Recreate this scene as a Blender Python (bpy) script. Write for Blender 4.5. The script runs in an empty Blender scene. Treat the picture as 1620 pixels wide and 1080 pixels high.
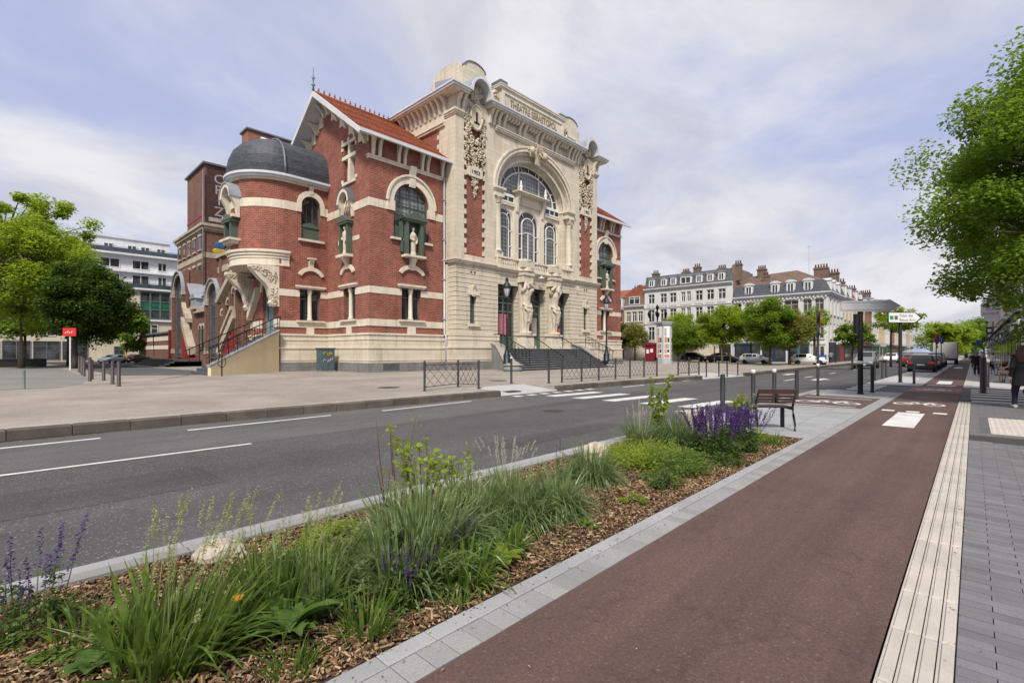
import bpy, bmesh, math, random
import numpy as np
from mathutils import Vector, Matrix
from mathutils.geometry import tessellate_polygon
R = math.radians
random.seed(7); rng = np.random.default_rng(7)
scene = bpy.context.scene
COL = scene.collection

# ------------------------------------------------------------------ camera, sky, sun, exposure
CAM_H = 1.6
YAW = math.atan2(731, 765)                       # the lens looks this far left of the street's direction (+Y)
cam = bpy.data.cameras.new('camera'); camo = bpy.data.objects.new('camera', cam); COL.objects.link(camo)
camo.location = (0, 0, CAM_H); camo.rotation_euler = (R(90), 0, YAW)
cam.sensor_width = 36; cam.lens = 36*765/1620; cam.shift_y = 16/1620
cam.clip_start = .05; cam.clip_end = 3000
scene.camera = camo
SUN_DIR = Vector((.48, -.62, .92)).normalized()   # towards the sun
SUN_EL = math.asin(SUN_DIR.z); SUN_AZ = math.atan2(SUN_DIR.x, SUN_DIR.y)
sl = bpy.data.lights.new('sun', 'SUN'); sl.energy = 3.3; sl.angle = R(9); sl.color = (1, .93, .83)
so = bpy.data.objects.new('sun', sl); COL.objects.link(so); so.rotation_euler = SUN_DIR.to_track_quat('Z', 'Y').to_euler()
so.location = (20, -20, 60)
world = bpy.data.worlds.new('World'); scene.world = world; world.use_nodes = True
nt = world.node_tree; N = nt.nodes; L = nt.links
for n in list(N): N.remove(n)
def wn(t, **k):
    n = N.new(t)
    for a, b in k.items(): setattr(n, a, b)
    return n
wo = wn('ShaderNodeOutputWorld'); bg = wn('ShaderNodeBackground'); bg.inputs[1].default_value = .085
sky = wn('ShaderNodeTexSky', sky_type='NISHITA'); sky.sun_disc = False
sky.sun_elevation = SUN_EL; sky.sun_rotation = SUN_AZ; sky.air_density = 1; sky.dust_density = 2; sky.ozone_density = 2
tc = wn('ShaderNodeTexCoord'); sx = wn('ShaderNodeSeparateXYZ'); L.new(tc.outputs['Generated'], sx.inputs[0])
def wmath(op, a, b=None):
    n = wn('ShaderNodeMath', operation=op)
    for i, v in enumerate((a, b)):
        if v is None: continue
        if isinstance(v, (int, float)): n.inputs[i].default_value = v
        else: L.new(v, n.inputs[i])
    return n.outputs[0]
den = wmath('ADD', wmath('MAXIMUM', sx.outputs[2], 0), .22)
cx = wn('ShaderNodeCombineXYZ'); L.new(wmath('DIVIDE', sx.outputs[0], den), cx.inputs[0]); L.new(wmath('DIVIDE', sx.outputs[1], den), cx.inputs[1])
def wnoise(scale, detail, rough, off, dist=0):
    m = wn('ShaderNodeMapping'); L.new(cx.outputs[0], m.inputs[0]); m.inputs['Location'].default_value = off
    m.inputs['Rotation'].default_value = (0, 0, .5); m.inputs['Scale'].default_value = (1, .75, 1)
    n = wn('ShaderNodeTexNoise'); L.new(m.outputs[0], n.inputs[0]); n.inputs['Scale'].default_value = scale
    n.inputs['Detail'].default_value = detail; n.inputs['Roughness'].default_value = rough; n.inputs['Distortion'].default_value = dist
    return n.outputs[0]
def wramp(fac, stops):
    r = wn('ShaderNodeValToRGB'); r.color_ramp.interpolation = 'EASE'
    while len(r.color_ramp.elements) < len(stops): r.color_ramp.elements.new(.5)
    for e, (p, c) in zip(r.color_ramp.elements, stops): e.position = p; e.color = c if len(c) == 4 else (*c, 1)
    L.new(fac, r.inputs[0]); return r.outputs[0]
cov = wramp(wnoise(.85, 7, .55, (3.1, 1.7, 0), .35), [(.37, (0, 0, 0)), (.60, (1, 1, 1))])
shd = wramp(wnoise(2.1, 8, .58, (8.3, 4.4, 0), .5), [(.3, (.70, .715, .78)), (.66, (1, 1, 1))])
cloud = wn('ShaderNodeMix', data_type='RGBA', blend_type='MULTIPLY'); cloud.inputs[0].default_value = 1
cloud.inputs[6].default_value = (7.1, 7.05, 7.35, 1); L.new(shd, cloud.inputs[7])
veil = wn('ShaderNodeMix', data_type='RGBA'); veil.inputs[0].default_value = .78      # thin high cloud over the blue
L.new(sky.outputs[0], veil.inputs[6]); veil.inputs[7].default_value = (4.4, 4.9, 7.2, 1)
mx = wn('ShaderNodeMix', data_type='RGBA'); L.new(cov, mx.inputs[0]); L.new(veil.outputs[2], mx.inputs[6]); L.new(cloud.outputs[2], mx.inputs[7])
L.new(mx.outputs[2], bg.inputs[0]); L.new(bg.outputs[0], wo.inputs[0])
scene.view_settings.view_transform = 'Standard'; scene.view_settings.look = 'None'
scene.view_settings.exposure = 0.5; scene.view_settings.gamma = 1; scene.view_settings.use_curve_mapping = False

# ------------------------------------------------------------------ materials
MATS = {}
class NB:
    """small node-tree writer"""
    def __init__(s, name):
        s.m = bpy.data.materials.new(name); s.m.use_nodes = True; s.t = s.m.node_tree
        s.b = s.t.nodes['Principled BSDF']; s.pos = s.n('ShaderNodeNewGeometry').outputs['Position']; MATS[name] = s.m
    def n(s, t, **k):
        n = s.t.nodes.new(t)
        for a, b in k.items(): setattr(n, a, b)
        return n
    def put(s, sock, v):
        if hasattr(v, 'is_output'): s.t.links.new(v, sock)
        else: sock.default_value = v
    def vec(s, scale, src=None):
        m = s.n('ShaderNodeMapping'); s.put(m.inputs[0], src if src is not None else s.pos); m.inputs['Scale'].default_value = scale; return m.outputs[0]
    def noise(s, scale, detail=4, rough=.55, stretch=(1, 1, 1), src=None):
        n = s.n('ShaderNodeTexNoise'); s.put(n.inputs['Vector'], s.vec(stretch, src)); n.inputs['Scale'].default_value = scale
        n.inputs['Detail'].default_value = detail; n.inputs['Roughness'].default_value = rough; return n.outputs[0]
    def ramp(s, fac, stops, interp='LINEAR'):
        r = s.n('ShaderNodeValToRGB'); r.color_ramp.interpolation = interp
        while len(r.color_ramp.elements) < len(stops): r.color_ramp.elements.new(.5)
        for e, (p, c) in zip(r.color_ramp.elements, stops):
            e.position = p; e.color = (c, c, c, 1) if isinstance(c, (int, float)) else (*c[:3], 1)
        s.put(r.inputs[0], fac); return r.outputs[0]
    def mix(s, fac, a, b, blend='MIX'):
        m = s.n('ShaderNodeMix', data_type='RGBA', blend_type=blend)
        s.put(m.inputs[0], fac)
        for i, v in ((6, a), (7, b)):
            if isinstance(v, (tuple, list)): v = (*v[:3], 1)
            s.put(m.inputs[i], v)
        return m.outputs[2]
    def math(s, op, a, b=0.):
        m = s.n('ShaderNodeMath', operation=op); s.put(m.inputs[0], a); s.put(m.inputs[1], b); return m.outputs[0]
    def bump(s, h, strength=.4, dist=.01):
        b = s.n('ShaderNodeBump'); b.inputs['Strength'].default_value = strength; b.inputs['Distance'].default_value = dist
        s.put(b.inputs['Height'], h); s.put(s.b.inputs['Normal'], b.outputs[0])
    def out(s, col, rough=.8, metal=0., spec=.5):
        if isinstance(col, (tuple, list)): col = (*col[:3], 1)
        s.put(s.b.inputs['Base Color'], col); s.put(s.b.inputs['Roughness'], rough); s.b.inputs['Metallic'].default_value = metal
        s.b.inputs['Specular IOR Level'].default_value = spec
        return s.m
def sc(c, k): return tuple(min(1, x*k) for x in c)
def mat(name, col, rough=.8, var=.25, vs=1.2, fine=.2, fs=25, streak=0., bump=.0, bs=40, metal=0., rnd=0., spec=.4, dirt=None):
    if name in MATS: return MATS[name]
    b = NB(name)
    c = b.ramp(b.noise(vs, 5), [(.25, sc(col, 1-var)), (.75, sc(col, 1+var*.7))])
    if fine: c = b.mix(1, c, b.ramp(b.noise(fs, 3), [(.2, 1-fine), (.8, 1)]), 'MULTIPLY')
    if streak: c = b.mix(b.ramp(b.noise(2.2, 5, .6, (1, 1, .12)), [(.52, 0), (.75, streak)]), c, dirt or (.18, .15, .12))
    if rnd:
        o = b.n('ShaderNodeObjectInfo'); c = b.mix(1, c, b.ramp(o.outputs['Random'], [(0, 1-rnd), (1, 1)]), 'MULTIPLY')
    if bump: b.bump(b.noise(bs, 4), bump, .02)
    return b.out(c, rough, metal, spec)
def brick_mat(name, c1, c2, mortar, sx=.24, sz=.085, dirt=.25, ms=.011):
    b = NB(name)
    sp = b.n('ShaderNodeSeparateXYZ'); b.put(sp.inputs[0], b.pos)
    cv = b.n('ShaderNodeCombineXYZ'); b.put(cv.inputs[0], b.math('ADD', sp.outputs[0], sp.outputs[1])); b.put(cv.inputs[1], sp.outputs[2])
    t = b.n('ShaderNodeTexBrick'); b.put(t.inputs['Vector'], cv.outputs[0])
    t.inputs['Color1'].default_value = (*c1, 1); t.inputs['Color2'].default_value = (*c2, 1); t.inputs['Mortar'].default_value = (*mortar, 1)
    t.inputs['Scale'].default_value = 1; t.inputs['Brick Width'].default_value = sx; t.inputs['Row Height'].default_value = sz
    t.inputs['Mortar Size'].default_value = ms; t.inputs['Mortar Smooth'].default_value = .2; t.inputs['Bias'].default_value = -.1
    c = b.mix(1, t.outputs[0], b.ramp(b.noise(.55, 6, .6), [(.25, 1-dirt), (.7, 1.0)]), 'MULTIPLY')
    c = b.mix(b.ramp(b.noise(1.4, 6, .6, (1, 1, .15)), [(.52, 0), (.76, .55)]), c, (.05, .03, .025))
    c = b.mix(b.ramp(b.noise(.9, 6, .65, (1, 1, .3)), [(.60, 0), (.8, .35)]), c, (.36, .26, .21))
    c = b.mix(1, c, b.ramp(b.noise(3.2, 3, .6), [(.3, .84), (.7, 1.08)]), 'MULTIPLY')
    b.bump(t.outputs['Fac'], -.5, .012)
    return b.out(c, .88, 0, .25)
def plain(name, col, rough=.5, metal=0., spec=.5, fine=.12, emit=None):
    if name in MATS: return MATS[name]
    b = NB(name); c = b.mix(1, (*col, 1), b.ramp(b.noise(6, 4), [(.2, 1-fine), (.8, 1)]), 'MULTIPLY') if fine else (*col, 1)
    if emit: b.b.inputs['Emission Color'].default_value = (*emit[:3], 1); b.b.inputs['Emission Strength'].default_value = emit[3]
    return b.out(c, rough, metal, spec)
def glass_mat(name, col, rough=.06, var=.5, lead=None):
    b = NB(name); c = b.ramp(b.noise(.9, 3), [(.3, sc(col, 1-var)), (.7, sc(col, 1+var))])
    if lead:                                                  # leaded quarries set into the pane
        sp = b.n('ShaderNodeSeparateXYZ'); b.put(sp.inputs[0], b.pos)
        cv = b.n('ShaderNodeCombineXYZ'); b.put(cv.inputs[0], b.math('ADD', sp.outputs[0], sp.outputs[1])); b.put(cv.inputs[1], sp.outputs[2])
        m = b.n('ShaderNodeMapping'); b.put(m.inputs[0], cv.outputs[0]); m.inputs['Rotation'].default_value = (0, 0, R(45))
        t = b.n('ShaderNodeTexChecker'); b.put(t.inputs[0], m.outputs[0]); t.inputs['Scale'].default_value = lead
        t.inputs['Color1'].default_value = (1, 1, 1, 1); t.inputs['Color2'].default_value = (.42, .42, .4, 1)
        c = b.mix(1, c, t.outputs[0], 'MULTIPLY')
    return b.out(c, rough, 0, .6)
def leaf_mat(name, c1, c2, trans=.35, rough=.5, ns=3.):
    b = NB(name); c = b.ramp(b.noise(ns, 4, .6), [(.3, c1), (.7, c2)])
    c = b.mix(1, c, b.ramp(b.noise(60, 2), [(.25, .65), (.75, 1)]), 'MULTIPLY')
    b.out(c, rough, 0, .35)
    tr = b.n('ShaderNodeBsdfTranslucent'); b.put(tr.inputs[0], b.mix(.5, c, (*sc(c2, 1.5),), 'MIX'))
    mx = b.n('ShaderNodeMixShader'); mx.inputs[0].default_value = trans
    b.t.links.new(b.b.outputs[0], mx.inputs[1]); b.t.links.new(tr.outputs[0], mx.inputs[2])
    b.t.links.new(mx.outputs[0], b.t.nodes['Material Output'].inputs[0]); return b.m

brick_mat('brick_red', (.35, .092, .064), (.205, .054, .040), (.36, .225, .165), .34, .125, .38, .018)
brick_mat('brick_brown', (.21, .084, .061), (.13, .054, .042), (.25, .175, .135), .34, .125, .25, .018)
brick_mat('brick_far', (.33, .12, .08), (.25, .085, .06), (.35, .27, .21), .3, .1)
def stone_mat(name, col, joints, streak):
    b = NB(name); sp = b.n('ShaderNodeSeparateXYZ'); b.put(sp.inputs[0], b.pos)
    cv = b.n('ShaderNodeCombineXYZ'); b.put(cv.inputs[0], b.math('ADD', sp.outputs[0], sp.outputs[1])); b.put(cv.inputs[1], sp.outputs[2])
    t = b.n('ShaderNodeTexBrick'); b.put(t.inputs['Vector'], cv.outputs[0]); t.inputs['Color1'].default_value = (*col, 1); t.inputs['Color2'].default_value = (*sc(col, .88), 1); t.inputs['Mortar'].default_value = (*sc(col, .62), 1)
    t.inputs['Scale'].default_value = 1; t.inputs['Brick Width'].default_value = 1.15; t.inputs['Row Height'].default_value = .352; t.inputs['Mortar Size'].default_value = .009 if joints else 0.; t.inputs['Bias'].default_value = -.3
    c = b.mix(1, t.outputs[0], b.ramp(b.noise(.5, 6, .62), [(.25, .86), (.7, 1.04)]), 'MULTIPLY')
    c = b.mix(b.ramp(b.noise(2.6, 6, .65, (1, 1, .10)), [(.50, 0), (.72, streak)]), c, (.24, .20, .155))
    c = b.mix(b.ramp(b.noise(1.1, 7, .7), [(.60, 0), (.76, .3)]), c, (.40, .33, .25))
    c = b.mix(1, c, b.ramp(b.noise(22, 3), [(.2, .9), (.8, 1.02)]), 'MULTIPLY'); b.bump(b.noise(30, 4), .14, .02); return b.out(c, .85, 0, .3)
stone_mat('stone', (.66, .59, .465), True, .5)
stone_mat('stone_pale', (.71, .64, .515), False, .45)
mat('stone_ornament', (.63, .55, .41), .85, .22, 2.5, .25, 20, streak=.45, bump=.3, bs=18, dirt=(.2, .165, .13))
mat('stone_old', (.47, .41, .315), .85, .25, 1.2, .2, 16, streak=.5, bump=.2, dirt=(.15, .125, .10))
mat('render_yellow', (.70, .58, .36), .85, .1, .5, .06, 12, streak=.2, dirt=(.3, .24, .16))
mat('plinth_grey', (.23, .22, .215), .85, .35, 1.4, .3, 16, streak=.4, bump=.3, bs=18, dirt=(.08, .075, .07))
mat('blue_stone', (.085, .09, .098), .75, .3, 1.5, .25, 30, bump=.15)
mat('tread_stone', (.20, .205, .21), .75, .25, 1.5, .25, 30, bump=.1)
mat('cheek_stone', (.30, .31, .32), .8, .25, 1.5, .25, 20, streak=.3)
mat('zinc', (.40, .43, .48), .45, .2, 1.2, .12, 8, metal=.35, streak=.25, dirt=(.2, .2, .22))
mat('zinc_dark', (.16, .175, .20), .5, .25, 1.2, .15, 8, metal=.3)
mat('white_trim', (.60, .61, .63), .6, .12, 1, .08, 20, streak=.2, dirt=(.4, .4, .4))
mat('white_frame', (.72, .72, .68), .5, .06, 2, .05, 20)
mat('green_paint', (.085, .115, .085), .5, .2, 2, .1, 20)
mat('green_door', (.10, .145, .115), .5, .2, 2, .1, 20)
mat('blue_door', (.20, .30, .33), .5, .15, 2, .1, 20)
mat('black_iron', (.010, .010, .011), .6, .3, 3, .1, 20, spec=.2)
mat('iron_grey', (.032, .034, .037), .6, .3, 3, .15, 20, rnd=.25, spec=.25)
mat('lamp_blue', (.008, .013, .022), .45, .3, 3, .1, 20)
mat('statue_stone', (.58, .51, .40), .8, .2, 3, .15, 20, streak=.2)
mat('red_panel', (.25, .018, .02), .5, .15, 2, .1, 20)
glass_mat('glass_lead', (.17, .18, .175), .25, .45, lead=4.2)
glass_mat('glass_dark', (.018, .02, .026), .06)
glass_mat('glass_plum', (.05, .035, .055), .12)
glass_mat('glass_blue', (.05, .065, .08), .05, .4)
glass_mat('glass_far', (.045, .05, .055), .06, .7)
glass_mat('glass_green', (.02, .11, .075), .05, .5)
for n_, c_ in (('poster_violet', (.30, .16, .38)), ('poster_pink', (.55, .16, .24)), ('poster_grey', (.42, .38, .34)), ('poster_orange', (.12, .07, .22)), ('poster_yellow', (.85, .22, .05)), ('paint_dark', (.075, .035, .03)), ('paint_white', (.42, .40, .40)), ('paint_blue', (.03, .13, .32)), ('paint_yellow', (.55, .38, .04)), ('paint_grey', (.10, .10, .105))):
    mat(n_, c_, .7, .35, 4, .3, 18)
# roofs
def tile_mat(name, c1, c2, row, width):
    b = NB(name); sp = b.n('ShaderNodeSeparateXYZ'); b.put(sp.inputs[0], b.pos)
    cv = b.n('ShaderNodeCombineXYZ'); b.put(cv.inputs[0], b.math('ADD', sp.outputs[0], sp.outputs[1])); b.put(cv.inputs[1], sp.outputs[2])
    t = b.n('ShaderNodeTexBrick'); b.put(t.inputs['Vector'], cv.outputs[0])
    t.inputs['Color1'].default_value = (*c1, 1); t.inputs['Color2'].default_value = (*c2, 1); t.inputs['Mortar'].default_value = (*sc(c2, .35), 1)
    t.inputs['Scale'].default_value = 1; t.inputs['Brick Width'].default_value = width; t.inputs['Row Height'].default_value = row
    t.inputs['Mortar Size'].default_value = .012; t.inputs['Mortar Smooth'].default_value = .3
    c = b.mix(1, t.outputs[0], b.ramp(b.noise(1.1, 5), [(.25, .7), (.75, 1)]), 'MULTIPLY'); b.bump(t.outputs['Fac'], -.8, .03)
    return b.out(c, .6 if 'slate' in name else .8, 0, .4)
tile_mat('tile_orange', (.42, .125, .055), (.28, .085, .042), .16, .3)
tile_mat('slate', (.10, .112, .135), (.065, .074, .092), .13, .3)
tile_mat('tile_brown', (.20, .13, .10), (.15, .095, .07), .2, .3)
tile_mat('tile_red', (.36, .11, .06), (.28, .09, .05), .2, .3)

# ------------------------------------------------------------------ mesh writing
def fr_front(X0): return lambda s, d, z: (X0+d, s, z)        # facade facing +X, s runs along +Y
def fr_back(X0): return lambda s, d, z: (X0-d, -s, z)        # facade facing -X, s runs along -Y
def fr_left(Y0): return lambda s, d, z: (s, Y0-d, z)         # facade facing -Y, s runs along +X
def fr_right(Y0): return lambda s, d, z: (-s, Y0+d, z)
class MB:
    def __init__(s, fr=None): s.V = []; s.F = []; s.fr = fr; s.sm = []
    def v(s, x, y, z):
        s.V.append(s.fr(x, y, z) if s.fr else (x, y, z)); return len(s.V)-1
    def f(s, idx, smooth=False): s.F.append(tuple(idx)); s.sm.append(smooth)
    def box(s, a0, a1, b0, b1, c0, c1):
        i = [s.v(a, b, c) for a in (a0, a1) for b in (b0, b1) for c in (c0, c1)]
        for q in ((0, 1, 3, 2), (4, 6, 7, 5), (0, 4, 5, 1), (2, 3, 7, 6), (0, 2, 6, 4), (1, 5, 7, 3)): s.f([i[k] for k in q])
        return s
    def hexa(s, p):                                          # eight corner points, bottom four then top four
        i = [s.v(*q) for q in p]
        for q in ((3, 2, 1, 0), (4, 5, 6, 7), (0, 1, 5, 4), (1, 2, 6, 5), (2, 3, 7, 6), (3, 0, 4, 7)): s.f([i[k] for k in q])
        return s
    def prism(s, poly, ax, lo, hi, caps=True, smooth=False):
        mk = {'z': lambda p, q, h: (p, q, h), 'd': lambda p, q, h: (p, h, q), 's': lambda p, q, h: (h, p, q)}[ax]
        a = [s.v(*mk(p, q, lo)) for p, q in poly]; b = [s.v(*mk(p, q, hi)) for p, q in poly]; n = len(poly)
        for k in range(n): s.f((a[k], a[(k+1) % n], b[(k+1) % n], b[k]), smooth)
        if caps:
            if n <= 4: s.f(a[::-1]); s.f(b)
            else:
                for t in tessellate_polygon([[Vector((p, q, 0)) for p, q in poly]]): s.f([a[k] for k in t]); s.f([b[k] for k in t])
        return s
    def plate(s, outer, holes, d0, d1, sides=True, back=False):
        loops = [outer]+list(holes); flat = [p for l in loops for p in l]
        tr = tessellate_polygon([[Vector((p, q, 0)) for p, q in l] for l in loops])
        fi = [s.v(p, d1, q) for p, q in flat]; bi = [s.v(p, d0, q) for p, q in flat]
        for t in tr:
            s.f([fi[k] for k in t])
            if back: s.f([bi[k] for k in t])
        o = 0
        for li, l in enumerate(loops):
            n = len(l)
            if li or sides:
                for k in range(n): s.f((fi[o+k], fi[o+(k+1) % n], bi[o+(k+1) % n], bi[o+k]))
            o += n
        return s
    def loft(s, rings, closed=True, cap=True, smooth=True):
        ids = [[s.v(*p) for p in r] for r in rings]; n = len(rings[0])
        for a, b in zip(ids, ids[1:]):
            for k in range(n if closed else n-1): s.f((a[k], a[(k+1) % n], b[(k+1) % n], b[k]), smooth)
        if cap and closed: s.f(ids[0][::-1]); s.f(ids[-1])
        return s
    def lathe(s, c, prof, n=12, a0=0, a1=2*math.pi, smooth=True):
        full = abs(a1-a0-2*math.pi) < 1e-4; m = n if full else n+1
        ids = [[s.v(c[0]+r*math.cos(a0+(a1-a0)*k/n), c[1]+r*math.sin(a0+(a1-a0)*k/n), c[2]+z) for k in range(m)] for r, z in prof]
        for a, b in zip(ids, ids[1:]):
            for k in range(n): s.f((a[k], a[(k+1) % m], b[(k+1) % m], b[k]), smooth)
        if full: s.f(ids[0][::-1]); s.f(ids[-1])
        return s
    def tube(s, pts, r, n=6, smooth=True, cap=True):
        P = [Vector(p) for p in pts]; rr = r if isinstance(r, (list, tuple)) else [r]*len(P); rings = []
        for i, p in enumerate(P):
            t = (P[min(i+1, len(P)-1)]-P[max(i-1, 0)])
            t = t.normalized() if t.length > 1e-9 else Vector((0, 0, 1))
            u = t.cross(Vector((0, 0, 1)));
            if u.length < .05: u = t.cross(Vector((1, 0, 0)))
            u.normalize(); w = t.cross(u)
            rings.append([p+(u*math.cos(2*math.pi*k/n)+w*math.sin(2*math.pi*k/n))*rr[i] for k in range(n)])
        return s.loft(rings, True, cap, smooth)
    def ball(s, c, r, n=8, m=5):
        rx, ry, rz = (r, r, r) if isinstance(r, (int, float)) else r
        ids = []
        top = s.v(c[0], c[1], c[2]+rz); bot = s.v(c[0], c[1], c[2]-rz)
        for j in range(1, m):
            t = math.pi*j/m
            ids.append([s.v(c[0]+rx*math.sin(t)*math.cos(2*math.pi*k/n), c[1]+ry*math.sin(t)*math.sin(2*math.pi*k/n), c[2]+rz*math.cos(t)) for k in range(n)])
        for k in range(n):
            s.f((top, ids[0][k], ids[0][(k+1) % n]), True); s.f((bot, ids[-1][(k+1) % n], ids[-1][k]), True)
        for a, b in zip(ids, ids[1:]):
            for k in range(n): s.f((a[k], b[k], b[(k+1) % n], a[(k+1) % n]), True)
        return s
    def mesh(s, name, m=None, recalc=True):
        me = bpy.data.meshes.new(name); me.from_pydata(s.V, [], s.F)
        me.polygons.foreach_set('use_smooth', s.sm)
        if recalc:
            bm = bmesh.new(); bm.from_mesh(me); bmesh.ops.recalc_face_normals(bm, faces=bm.faces); bm.to_mesh(me); bm.free()
        if m: me.materials.append(MATS[m])
        me.update(); return me
    def build(s, name, m, parent=None, recalc=True, bevel=0):
        return link(name, s.mesh(name, m, recalc), parent, bevel)
def link(name, me, parent=None, bevel=0):
    o = bpy.data.objects.new(name, me); COL.objects.link(o)
    if parent is not None:
        o.parent = parent; o.matrix_parent_inverse = WM(parent).inverted()
    if bevel:
        b = o.modifiers.new('bevel', 'BEVEL'); b.width = bevel; b.segments = 1; b.limit_method = 'ANGLE'
    return o
def WM(o):
    m = o.matrix_basis.copy()
    if o.parent: m = WM(o.parent) @ o.matrix_parent_inverse @ m
    return m
def tag(o, label=None, cat=None, group=None, kind=None):
    if label: o['label'] = label
    if cat: o['category'] = cat
    if group: o['group'] = group
    if kind: o['kind'] = kind
    return o
def thing(name, label, cat, loc=(0, 0, 0), rz=0, group=None):
    o = bpy.data.objects.new(name, None); COL.objects.link(o); o.location = loc; o.rotation_euler = (0, 0, rz)
    o.empty_display_size = .2
    return tag(o, label, cat, group)
def local(o):                                                # frame for parts written in a thing's own coordinates
    M = WM(o); return lambda x, y, z: tuple(M @ Vector((x, y, z)))
def copy_tree(o, parent=None):
    c = o.copy(); COL.objects.link(c)
    if parent is not None: c.parent = parent; c.matrix_parent_inverse = o.matrix_parent_inverse.copy()
    for ch in list(o.children): copy_tree(ch, c)
    return c
def struct(name, mb, m, recalc=True, parent=None): return tag(mb.build(name, m, parent, recalc), kind=None if parent else 'structure')
def rect(a0, a1, z0, z1): return [(a0, z0), (a1, z0), (a1, z1), (a0, z1)]
def arch(c, h, z0, zs, n=14, rise=None):
    rise = h if rise is None else rise
    return [(c-h, z0), (c+h, z0)]+[(c+h*math.cos(math.pi*k/n), zs+rise*math.sin(math.pi*k/n)) for k in range(n+1)]
def arcband(c, zs, h0, h1, r0, r1, n=18, a0=0, a1=math.pi):    # band between two (elliptic) arcs
    A = [(c+h1*math.cos(a0+(a1-a0)*k/n), zs+r1*math.sin(a0+(a1-a0)*k/n)) for k in range(n+1)]
    B = [(c+h0*math.cos(a0+(a1-a0)*k/n), zs+r0*math.sin(a0+(a1-a0)*k/n)) for k in range(n+1)]
    return A+B[::-1]
def offset(poly, d):
    n = len(poly); out = []
    ar = sum(poly[k][0]*poly[(k+1) % n][1]-poly[(k+1) % n][0]*poly[k][1] for k in range(n)); sg = 1 if ar > 0 else -1
    for k in range(n):
        p0, p1, p2 = (Vector(poly[(k+j) % n]) for j in (-1, 0, 1))
        e1 = (p1-p0).normalized(); e2 = (p2-p1).normalized(); n1 = Vector((e1.y, -e1.x))*sg; n2 = Vector((e2.y, -e2.x))*sg
        m = (n1+n2); m = m/max(.25, m.length_squared)*2
        q = p1+m*d; out.append((q.x, q.y))
    return out
def text_mesh(txt, size, fr, s, z, d, m, name, parent, depth=.03, align='CENTER', squash=1.):
    cu = bpy.data.curves.new('lettering', 'FONT'); cu.body = txt; cu.size = size; cu.extrude = depth/2; cu.align_x = align; cu.resolution_u = 3
    to = bpy.data.objects.new('lettering', cu); COL.objects.link(to)
    bpy.context.view_layer.update()
    me = bpy.data.meshes.new_from_object(to.evaluated_get(bpy.context.evaluated_depsgraph_get())); bpy.data.objects.remove(to); bpy.data.curves.remove(cu)
    for vv in me.vertices:
        x, y, zz = vv.co; vv.co = fr(s+x*squash, d+zz, z+y)
    me.materials.clear(); me.materials.append(MATS[m]); me.update()
    return link(name, me, parent)
def np_mesh(name, V, faces_n, m, smooth=False):
    """V (k,faces_n,3): k separate polygons"""
    k = V.shape[0]; me = bpy.data.meshes.new(name); me.vertices.add(k*faces_n); me.vertices.foreach_set('co', V.reshape(-1).astype(np.float32))
    me.loops.add(k*faces_n); me.loops.foreach_set('vertex_index', np.arange(k*faces_n, dtype=np.int32))
    me.polygons.add(k); me.polygons.foreach_set('loop_start', np.arange(0, k*faces_n, faces_n, dtype=np.int32))
    me.polygons.foreach_set('use_smooth', np.full(k, smooth)); me.update(calc_edges=True); me.materials.append(MATS[m]); return me
# ------------------------------------------------------------------ ground, road, pavements
def asphalt(name, col, speck, rough=.85, patch=.25, white=1.6, lanes=True):
    b = NB(name)
    c = b.ramp(b.noise(.35, 6, .6), [(.3, sc(col, 1-patch)), (.7, sc(col, 1+patch*.6))])
    c = b.mix(1, c, b.ramp(b.noise(9, 4, .7, (1, .25, 1)), [(.2, .86), (.8, 1.05)]), 'MULTIPLY')
    vo = b.n('ShaderNodeTexVoronoi'); b.put(vo.inputs['Vector'], b.pos); vo.inputs['Scale'].default_value = 75
    c = b.mix(b.ramp(vo.outputs['Color'], [(.80, 0), (.93, 1)]), c, speck)
    c = b.mix(b.ramp(b.noise(160, 2), [(.25, .55), (.5, 0)]), c, sc(col, .35))
    c = b.mix(1, c, b.ramp(b.noise(48, 3, .75), [(.3, .68), (.7, 1.22)]), 'MULTIPLY')
    vo2 = b.n('ShaderNodeTexVoronoi'); b.put(vo2.inputs['Vector'], b.pos); vo2.inputs['Scale'].default_value = 17
    c = b.mix(b.ramp(vo2.outputs['Distance'], [(.05, .95), (.12, 0)]), c, sc(speck, white))
    if lanes: c = b.mix(1, c, b.ramp(b.noise(1, 4, .6, (.75, .03, 1)), [(.25, .70), (.75, 1.2)]), 'MULTIPLY')
    c = b.mix(b.ramp(b.noise(2.2, 6, .7), [(.60, 0), (.68, .3)]), c, sc(col, .55))
    if 'cycle' in name: c = b.mix(1, c, b.ramp(b.noise(1, 5, .65, (3.2, .10, 1)), [(.3, .80), (.7, 1.1)]), 'MULTIPLY')
    # thin wandering crack and tar lines
    cr = b.noise(.45, 6, .6)
    c = b.mix(b.ramp(cr, [(.494, 0), (.5, .5), (.506, 0)]), c, sc(col, .45))
    b.bump(b.noise(110, 3), .5, .01); return b.out(c, rough, 0, .35)
asphalt('asphalt', (.088, .087, .086), (.26, .255, .245))
asphalt('asphalt_side', (.10, .10, .102), (.17, .165, .16))
asphalt('cycle_brown', (.126, .076, .064), (.17, .108, .092), patch=.22, white=1.0)
asphalt('cycle_red', (.27, .125, .118), (.32, .17, .16), white=1.0)
asphalt('pavement_beige', (.335, .295, .25), (.43, .385, .335), patch=.3, white=1.1, lanes=False)
asphalt('path_grey', (.235, .225, .21), (.3, .29, .27), patch=.2, white=1.1, lanes=False)
mat('granite_light', (.36, .365, .37), .8, .1, 2, .28, 90, bump=.15, bs=90, rnd=.16)
mat('granite_paver', (.34, .335, .325), .85, .1, 2, .35, 90, bump=.2, bs=90, rnd=.22)
mat('granite_dark', (.15, .125, .10), .85, .35, 2.5, .3, 40, bump=.3, bs=40, rnd=.3)
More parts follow.
